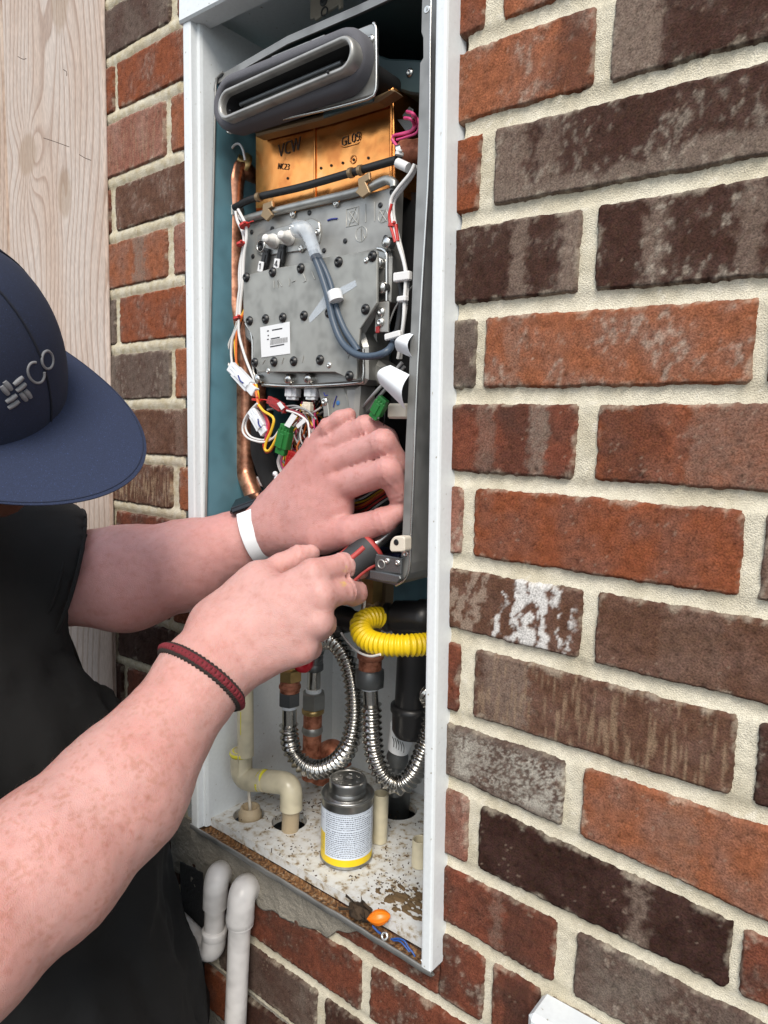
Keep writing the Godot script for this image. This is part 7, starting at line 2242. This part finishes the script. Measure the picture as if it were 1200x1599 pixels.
	for q in [[Vector3(0.2751, 1.3222, -0.0071), Vector3(0.60, 0.15, 0.75)]]:
		var ns := st_new()
		var rows := []
		var nd: Vector3 = q[1].normalized()
		var al := (Vector3(0.2695, 1.3187, -0.0138) - Vector3(0.2678, 1.3226, 0.0038)).normalized()
		var cr := nd.cross(al).normalized()
		for j in 7:
			var line := PackedVector3Array()
			for i in 7:
				var a := (i / 6.0 - 0.5) * 2.0
				var b := (j / 6.0 - 0.5) * 2.0
				var w := sqrt(max(0.0, 1.0 - b * b * b * b * 0.75))
				line.append(q[0] + al * b * 0.0058 + cr * a * 0.0050 * w - nd * (a * a * 0.0022 + 0.0004))
			rows.append(line)
		grid(ns, rows)
		obj("fingernail", ns, M.nail, t)
	# ---- arm hair, fine strands along the right forearm and the left one
	var hs := st_new()
	var E0: Vector3 = Vector3(0.2269, 1.1254, 0.3148)
	var E1: Vector3 = Vector3(0.2086, 1.2420, 0.1200)
	for n in 1400:
		var left := n % 4 == 3
		var a: Vector3 = E0 if not left else Vector3(-0.0391, 1.2858, 0.1024)
		var b: Vector3 = E1 if not left else Vector3(0.1099, 1.3293, -0.0028)
		var w := rng.randf()
		var ax := (b - a).normalized()
		var u := ax.cross(Vector3.UP).normalized()
		var v := ax.cross(u)
		var g := rng.randf() * TAU
		var dir := u * cos(g) + v * sin(g)
		var root := a.lerp(b, w) + dir * (to_skin(a.lerp(b, w), dir, left_arm if left else right_arm) - 0.0002)
		var tip := root + dir * rng.randf_range(0.001, 0.0035) + ax * rng.randf_range(0.004, 0.009) + v.rotated(ax, g) * rng.randf_range(-0.004, 0.004)
		var wd := ax.cross(dir).normalized() * 0.00008
		tri(hs, root - wd, root + wd, tip, dir)
	var ho := obj("arm_hair", hs, M.skin_hair, t)
	ho.set_meta("kind", "stuff")
	# ---- t-shirt: trunk and sleeves
	var sh := st_new()
	var hem: Vector3 = Vector3(-0.0535, 1.2868, 0.1138)
	var la: Vector3 = (hem - LS).normalized()
	var relb: Vector3 = Vector3(0.2332, 1.1181, 0.3365)
	var ra := (relb - RS).normalized()
	var folds := func(p: Vector3) -> float:
		var w := smoothstep(1.30, 1.16, p.y)
		return na.get_noise_3d(p.x * 9.0, p.y * 5.0, p.z * 9.0) * lerpf(0.004, 0.020, w) + (0.5 - absf(na.get_noise_3d(p.x * 16.0 + p.y * 9.0, p.y * 10.0, p.z * 16.0))) * lerpf(0.003, 0.012, w) - lerpf(0.001, 0.004, w)
	var white := func(_p): return Color.WHITE
	skin_mesh(sh, [{"k": 0.06, "b": [
		[Vector3(-0.13, 1.35, 0.32), Vector3(-0.27, 1.37, 0.21), 0.085, 0.078],
		[Vector3(-0.13, 1.35, 0.32), Vector3(-0.01, 1.32, 0.47), 0.085, 0.078],
		[Vector3(-0.13, 1.34, 0.31), Vector3(-0.1599, 1.2527, 0.2570), 0.105, 0.15],
		[Vector3(-0.1599, 1.2527, 0.2570), Vector3(-0.0538, 1.0032, 0.2082), 0.150, 0.163],
		[Vector3(-0.0538, 1.0032, 0.2082), Vector3(0.0027, 0.7920, 0.1932), 0.163, 0.158],
		[Vector3(0.0080, 0.7922, 0.1890), Vector3(0.0147, 0.6150, 0.1959), 0.166, 0.15]]},
		{"k": 0.02, "join": 0.03, "b": [[Vector3(-0.27, 1.37, 0.21), hem + la * 0.03, 0.078, 0.0690]], "clip": [hem, Vector3(0.37, -0.30, -0.88).normalized()]},
		{"k": 0.02, "join": 0.03, "b": [[Vector3(0.0, 1.32, 0.48), relb, 0.078, 0.068]], "clip": [RS.lerp(relb, 0.72), ra]}], 0.0075, white, folds)
	var shirt := obj("t_shirt", sh, M.shirt, t)
	# folded hem round the far sleeve
	var hn := Vector3(0.37, -0.30, -0.88).normalized()
	var hu := hn.cross(la).normalized()
	var hv := (la.cross(hu)).normalized()
	for back in [0.0015, 0.019]:
		var ring := PackedVector3Array()
		for k in 49:
			var a := TAU * k / 48
			var q := hem + (hu * cos(a) + hv * sin(a)) * 0.0672
			# slide along the sleeve to the slanted hem
			q -= la * ((q - hem).dot(hn) / la.dot(hn) + back)
			ring.append(q)
		var hs2 := st_new()
		tube(hs2, ring, 0.0022 if back < 0.01 else 0.0018, 6, false)
		obj("hem", hs2, M.shirt, shirt)
	var je := st_new()
	skin_mesh(je, [{"k": 0.05, "b": [[Vector3(-0.05, 0.80, 0.17), Vector3(-0.09, 0.80, 0.34), 0.12, 0.12], [Vector3(-0.05, 0.74, 0.15), Vector3(-0.03, 0.46, 0.13), 0.088, 0.066], [Vector3(-0.03, 0.46, 0.13), Vector3(-0.05, 0.09, 0.12), 0.066, 0.052], [Vector3(-0.09, 0.74, 0.36), Vector3(-0.06, 0.46, 0.40), 0.088, 0.066], [Vector3(-0.06, 0.46, 0.40), Vector3(-0.09, 0.09, 0.41), 0.066, 0.052]]}], 0.014, white)
	obj("trousers", je, M.jeans, t)
	for q in [Vector3(-0.05, 0, 0.12), Vector3(-0.09, 0, 0.41)]:
		var bo := st_new()
		skin_mesh(bo, [{"k": 0.03, "b": [[q + Vector3(-0.04, 0.05, 0), q + Vector3(0.15, 0.04, -0.04), 0.048, 0.038], [q + Vector3(0, 0.08, 0), q + Vector3(0, 0.13, 0), 0.05, 0.05]]}], 0.010, white)
		obj("shoe", bo, M.black_rubber, t)
	build_cap(t)
	build_worn_things()

func cap_ring(phi: float, sx: float, sz: float, up: float) -> Vector3:
	return head(sx * cos(phi), up, sz * sin(phi))

func build_cap(t: Node3D):
	var A := 0.098
	var Bz := 0.079
	var Hh := 0.116
	# brim: upper and lower skin joined at the rim
	var s := st_new()
	var rows := []
	for lay in [0, 1]:
		var seq := range(0, 13) if lay == 0 else range(12, -1, -1)
		for k in seq:
			var w: float = k / 12.0
			var line := PackedVector3Array()
			for i in 49:
				var ph := (i / 48.0 - 0.5) * 2.0 * 1.42
				var x: float = (A + w * 0.0737) * cos(ph)
				var z: float = (Bz + w * 0.0179) * sin(ph)
				var y: float = -0.0052 * pow(z / 0.08, 2.0) - 0.0116 * w - (0.0026 if lay == 1 else 0.0) * (1.0 if k < 12 else 0.5)
				line.append(head(x, y, z))
			rows.append(line)
	grid(s, rows, false, true)
	var cap := obj("cap", s, M.cap_brim, t)
	# stitched lines on the brim
	s = st_new()
	for w in [0.955]:
		var line := []
		for i in 90:
			var ph := (i / 89.0 - 0.5) * 2.0 * 1.40
			var x: float = (A + w * 0.0737) * cos(ph)
			var z: float = (Bz + w * 0.0179) * sin(ph)
			line.append(head(x, -0.0052 * pow(z / 0.08, 2.0) - 0.0116 * w + 0.0002, z))
		tube(s, line, 0.00045, 5)
	obj("brim_stitching", s, M.cap_crown, cap)
	# crown: six panels, the two front ones darker
	var dome := func(ph: float, th: float, puff: float) -> Vector3:
		var c := pow(cos(th), 0.82)
		var sn := pow(sin(th), 0.92)
		var fr := 1.0 + 0.02 * smoothstep(0.0, 0.5, cos(ph)) * sin(th * 2.0)
		return head((A + puff) * fr * c * cos(ph), -0.004 - 0.0052 * pow(sin(ph), 2.0) + (Hh + puff) * sn, (Bz + puff) * fr * c * sin(ph))
	for panel in 6:
		s = st_new()
		rows = []
		for j in 19:
			var th := j / 18.0 * 1.565
			var line := PackedVector3Array()
			for i in 13:
				var w := i / 12.0
				var ph := (panel + w) * PI / 3.0
				var crease: float = 0.0012 * (1.0 - pow(2.0 * w - 1.0, 8.0))
				line.append(dome.call(ph, th, crease))
			rows.append(line)
		grid(s, rows, false, true)
		obj("crown_panel", s, M.cap_crown, cap)
	s = st_new()
	for panel in 6:
		var line := []
		for j in 24:
			line.append(dome.call(panel * PI / 3.0, j / 23.0 * 1.5, 0.0006))
		tube(s, line, 0.0008, 5)
	obj("seam", s, M.cap_front, cap)
	s = st_new()
	var rim := []
	for i in 60:
		rim.append(dome.call((i / 59.0 - 0.5) * 2.0 * 1.5, 0.004, 0.0012) + HU * 0.001)
	tube(s, rim, 0.0011, 6)
	obj("seam", s, M.cap_front, cap)
	s = st_new()
	lathe(s, dome.call(0.0, 1.565, 0.0), HU, [Vector2(0.0075, -0.002), Vector2(0.006, 0.003), Vector2(0.00001, 0.0045)], 14)
	obj("button", s, M.cap_crown, cap)
	# embroidered mark: eight small bars woven in a diamond, then the first letters beside it
	var on := func(x: float, y: float) -> Vector3:
		# x metres to the wearer's left round the crown, y metres up it
		return dome.call(0.40 - x * 1.3 / 0.088, 0.20 + y * 1.3 / 0.125, 0.0010)
	var bar := func(x: float, y: float, along: Vector2, l: float, w: float, called: String):
		var e := st_new()
		var pts := []
		for k in 5:
			var q: Vector2 = Vector2(x, y) + along.normalized() * l * (k / 4.0 - 0.5)
			pts.append(on.call(q.x, q.y))
		tube(e, pts, func(u, _d): return w * (0.75 + 0.25 * sin(u * PI)), 8)
		obj(called, e, M.thread, cap)
	var d1 := Vector2(1, 0.42)
	var d2 := Vector2(-0.42, 1)
	var c := Vector2(0.0041, 0.0165)
	for e in [[-0.0045, 0.0072, 1], [-0.0015, 0.0086, 1], [0.0050, 0.0068, 0], [0.0038, 0.0022, 0], [-0.0046, 0.0000, 0], [-0.0058, -0.0044, 0], [0.0014, -0.0040, 1], [0.0044, -0.0046, 1]]:
		var q: Vector2 = c + d1.normalized() * e[0] + d2.normalized() * e[1]
		bar.call(q.x, q.y, d1 if e[2] == 0 else d2, 0.0071, 0.0021, "emblem_bar")
	for L in [[Vector2(0.0194, 0.0245), 0.7, 5.6], [Vector2(0.0318, 0.0270), 0.0, TAU]]:
		var e := st_new()
		var pts := []
		for k in 22:
			var a: float = lerpf(L[1], L[2], k / 21.0)
			var q: Vector2 = L[0] + d1.normalized() * cos(a) * 0.0056 + d2.normalized() * sin(a) * (0.0078 if L[1] > 0.1 else 0.0060)
			pts.append(on.call(q.x, q.y))
		tube(e, pts, 0.0010, 7)
		obj("letter", e, M.thread, cap)

func build_worn_things():
	# wristwatch on the left wrist
	var wc: Vector3 = Vector3(0.1236, 1.3361, -0.0134)
	var ax: Vector3 = (Vector3(0.1329, 1.3401, -0.0188) - Vector3(0.0988, 1.3233, 0.0056)).normalized()
	var up := (Vector3(0.0, 1, 0.30) - ax * ax.dot(Vector3(0.0, 1, 0.30))).normalized()
	var fr := ax.cross(up)
	var t := thing("wristwatch", "black wristwatch with a plain white band on the far wrist", "watch", wc)
	var s := st_new()
	var path := []
	var acr := []
	var R := 0.0292
	R = to_skin(wc, up, left_arm) + 0.001
	for k in 41:
		var a := lerpf(0.55, TAU - 0.55, k / 40.0)
		var o := up * cos(a) + fr * sin(a)
		path.append(wc + o * (to_skin(wc, o, left_arm) + 0.0012))
		acr.append(ax)
	strap(s, path, 0.0205, 0.0022, acr)
	obj("band", s, M.watch_band, t)
	s = st_new()
	var bs := Basis(ax, up, fr)
	rbox(s, wc + up * (R + 0.0012), Vector3(0.036, 0.0085, 0.034), 0.0032, bs)
	obj("case", s, M.watch_black, t)
	s = st_new()
	rbox(s, wc + up * (R + 0.0052), Vector3(0.031, 0.0022, 0.029), 0.001, bs)
	obj("glass", s, M.watch_black, t)
	# braided cord on the right wrist
	var bc: Vector3 = Vector3(0.2072, 1.2353, 0.1311)
	ax = (Vector3(0.2144, 1.2567, 0.0979) - Vector3(0.2135, 1.1649, 0.2106)).normalized()
	up = (Vector3.UP - ax * ax.dot(Vector3.UP)).normalized()
	fr = ax.cross(up)
	t = thing("bracelet", "braided red and dark cord bracelet on the near wrist", "bracelet", bc)
	var radii := []
	for k in 361:
		var a := TAU * k / 360
		radii.append(to_skin(bc, up * cos(a) + fr * sin(a), right_arm))
	for st in 4:
		s = st_new()
		path = []
		for k in 361:
			var a := TAU * k / 360
			var ph := a * 30.0 + st * PI / 2.0
			var q: Vector3 = bc + (up * cos(a) + fr * sin(a)) * (radii[k] + 0.0012 + 0.0010 * cos(ph * 2.0) + (0.0011 if st % 2 == 0 else 0.0)) + ax * ((0.0021 if st % 2 == 0 else 0.0040) * sin(ph))
			path.append(q)
		tube(s, path, 0.0020, 7, false)
		obj("strand", s, M.cord_red if st % 2 == 0 else M.cord_dark, t)
	# nut driver held in the right hand
	var a0: Vector3 = Vector3(0.2790, 1.3431, -0.0157)
	var b0: Vector3 = Vector3(0.2957, 1.3691, -0.0468)
	var dd := (b0 - a0).normalized()
	t = thing("nut_driver", "nut driver with grey and red handle, gripped in the near hand", "screwdriver", a0)
	s = st_new()
	lathe(s, a0, dd, [Vector2(0.00001, -0.100), Vector2(0.009, -0.100), Vector2(0.0125, -0.095), Vector2(0.0145, -0.080), Vector2(0.0150, -0.050), Vector2(0.0142, -0.028), Vector2(0.0144, -0.020), Vector2(0.0164, -0.012), Vector2(0.0170, -0.006), Vector2(0.0164, -0.003), Vector2(0.0085, -0.001), Vector2(0.00001, 0.0)], 30, func(r, h, g): return r * (1.0 - 0.05 * smoothstep(0.2, 0.8, cos(g * 6.0)) * (1.0 if h < -0.022 else 0.0)))
	obj("handle", s, M.tool_grey, t)
	var su := dd.cross(Vector3(0, 0, 1)).normalized()
	if su.y < 0.0: su = -su
	for g in [0.15, 1.75, 3.3, 4.9]:
		s = st_new()
		var o := su.rotated(dd, g)
		tube(s, [a0 + dd * -0.095 + o * 0.0122, a0 + dd * -0.05 + o * 0.0139, a0 + dd * -0.024 + o * 0.0133, a0 + dd * -0.013 + o * 0.0150], 0.0026, 8)
		obj("grip_strip", s, M.tool_red, t)
	s = st_new()
	lathe(s, a0, dd, [Vector2(0.0171, -0.0066), Vector2(0.0172, -0.0045), Vector2(0.0160, -0.0024), Vector2(0.0080, -0.0004)], 30)
	obj("collar_ring", s, M.tool_red, t)
	s = st_new()
	lathe(s, a0, dd, [Vector2(0.0062, -0.004), Vector2(0.0062, 0.024), Vector2(0.0056, 0.0255), Vector2(0.0056, 0.026)], 22)
	obj("shaft", s, M.bright_metal, t)
	s = st_new()
	lathe(s, a0, dd, [Vector2(0.0054, 0.024), Vector2(0.0064, 0.0262), Vector2(0.0066, 0.060), Vector2(0.0050, 0.061), Vector2(0.0048, 0.050)], 22)
	obj("socket", s, M.dark_zinc, t)
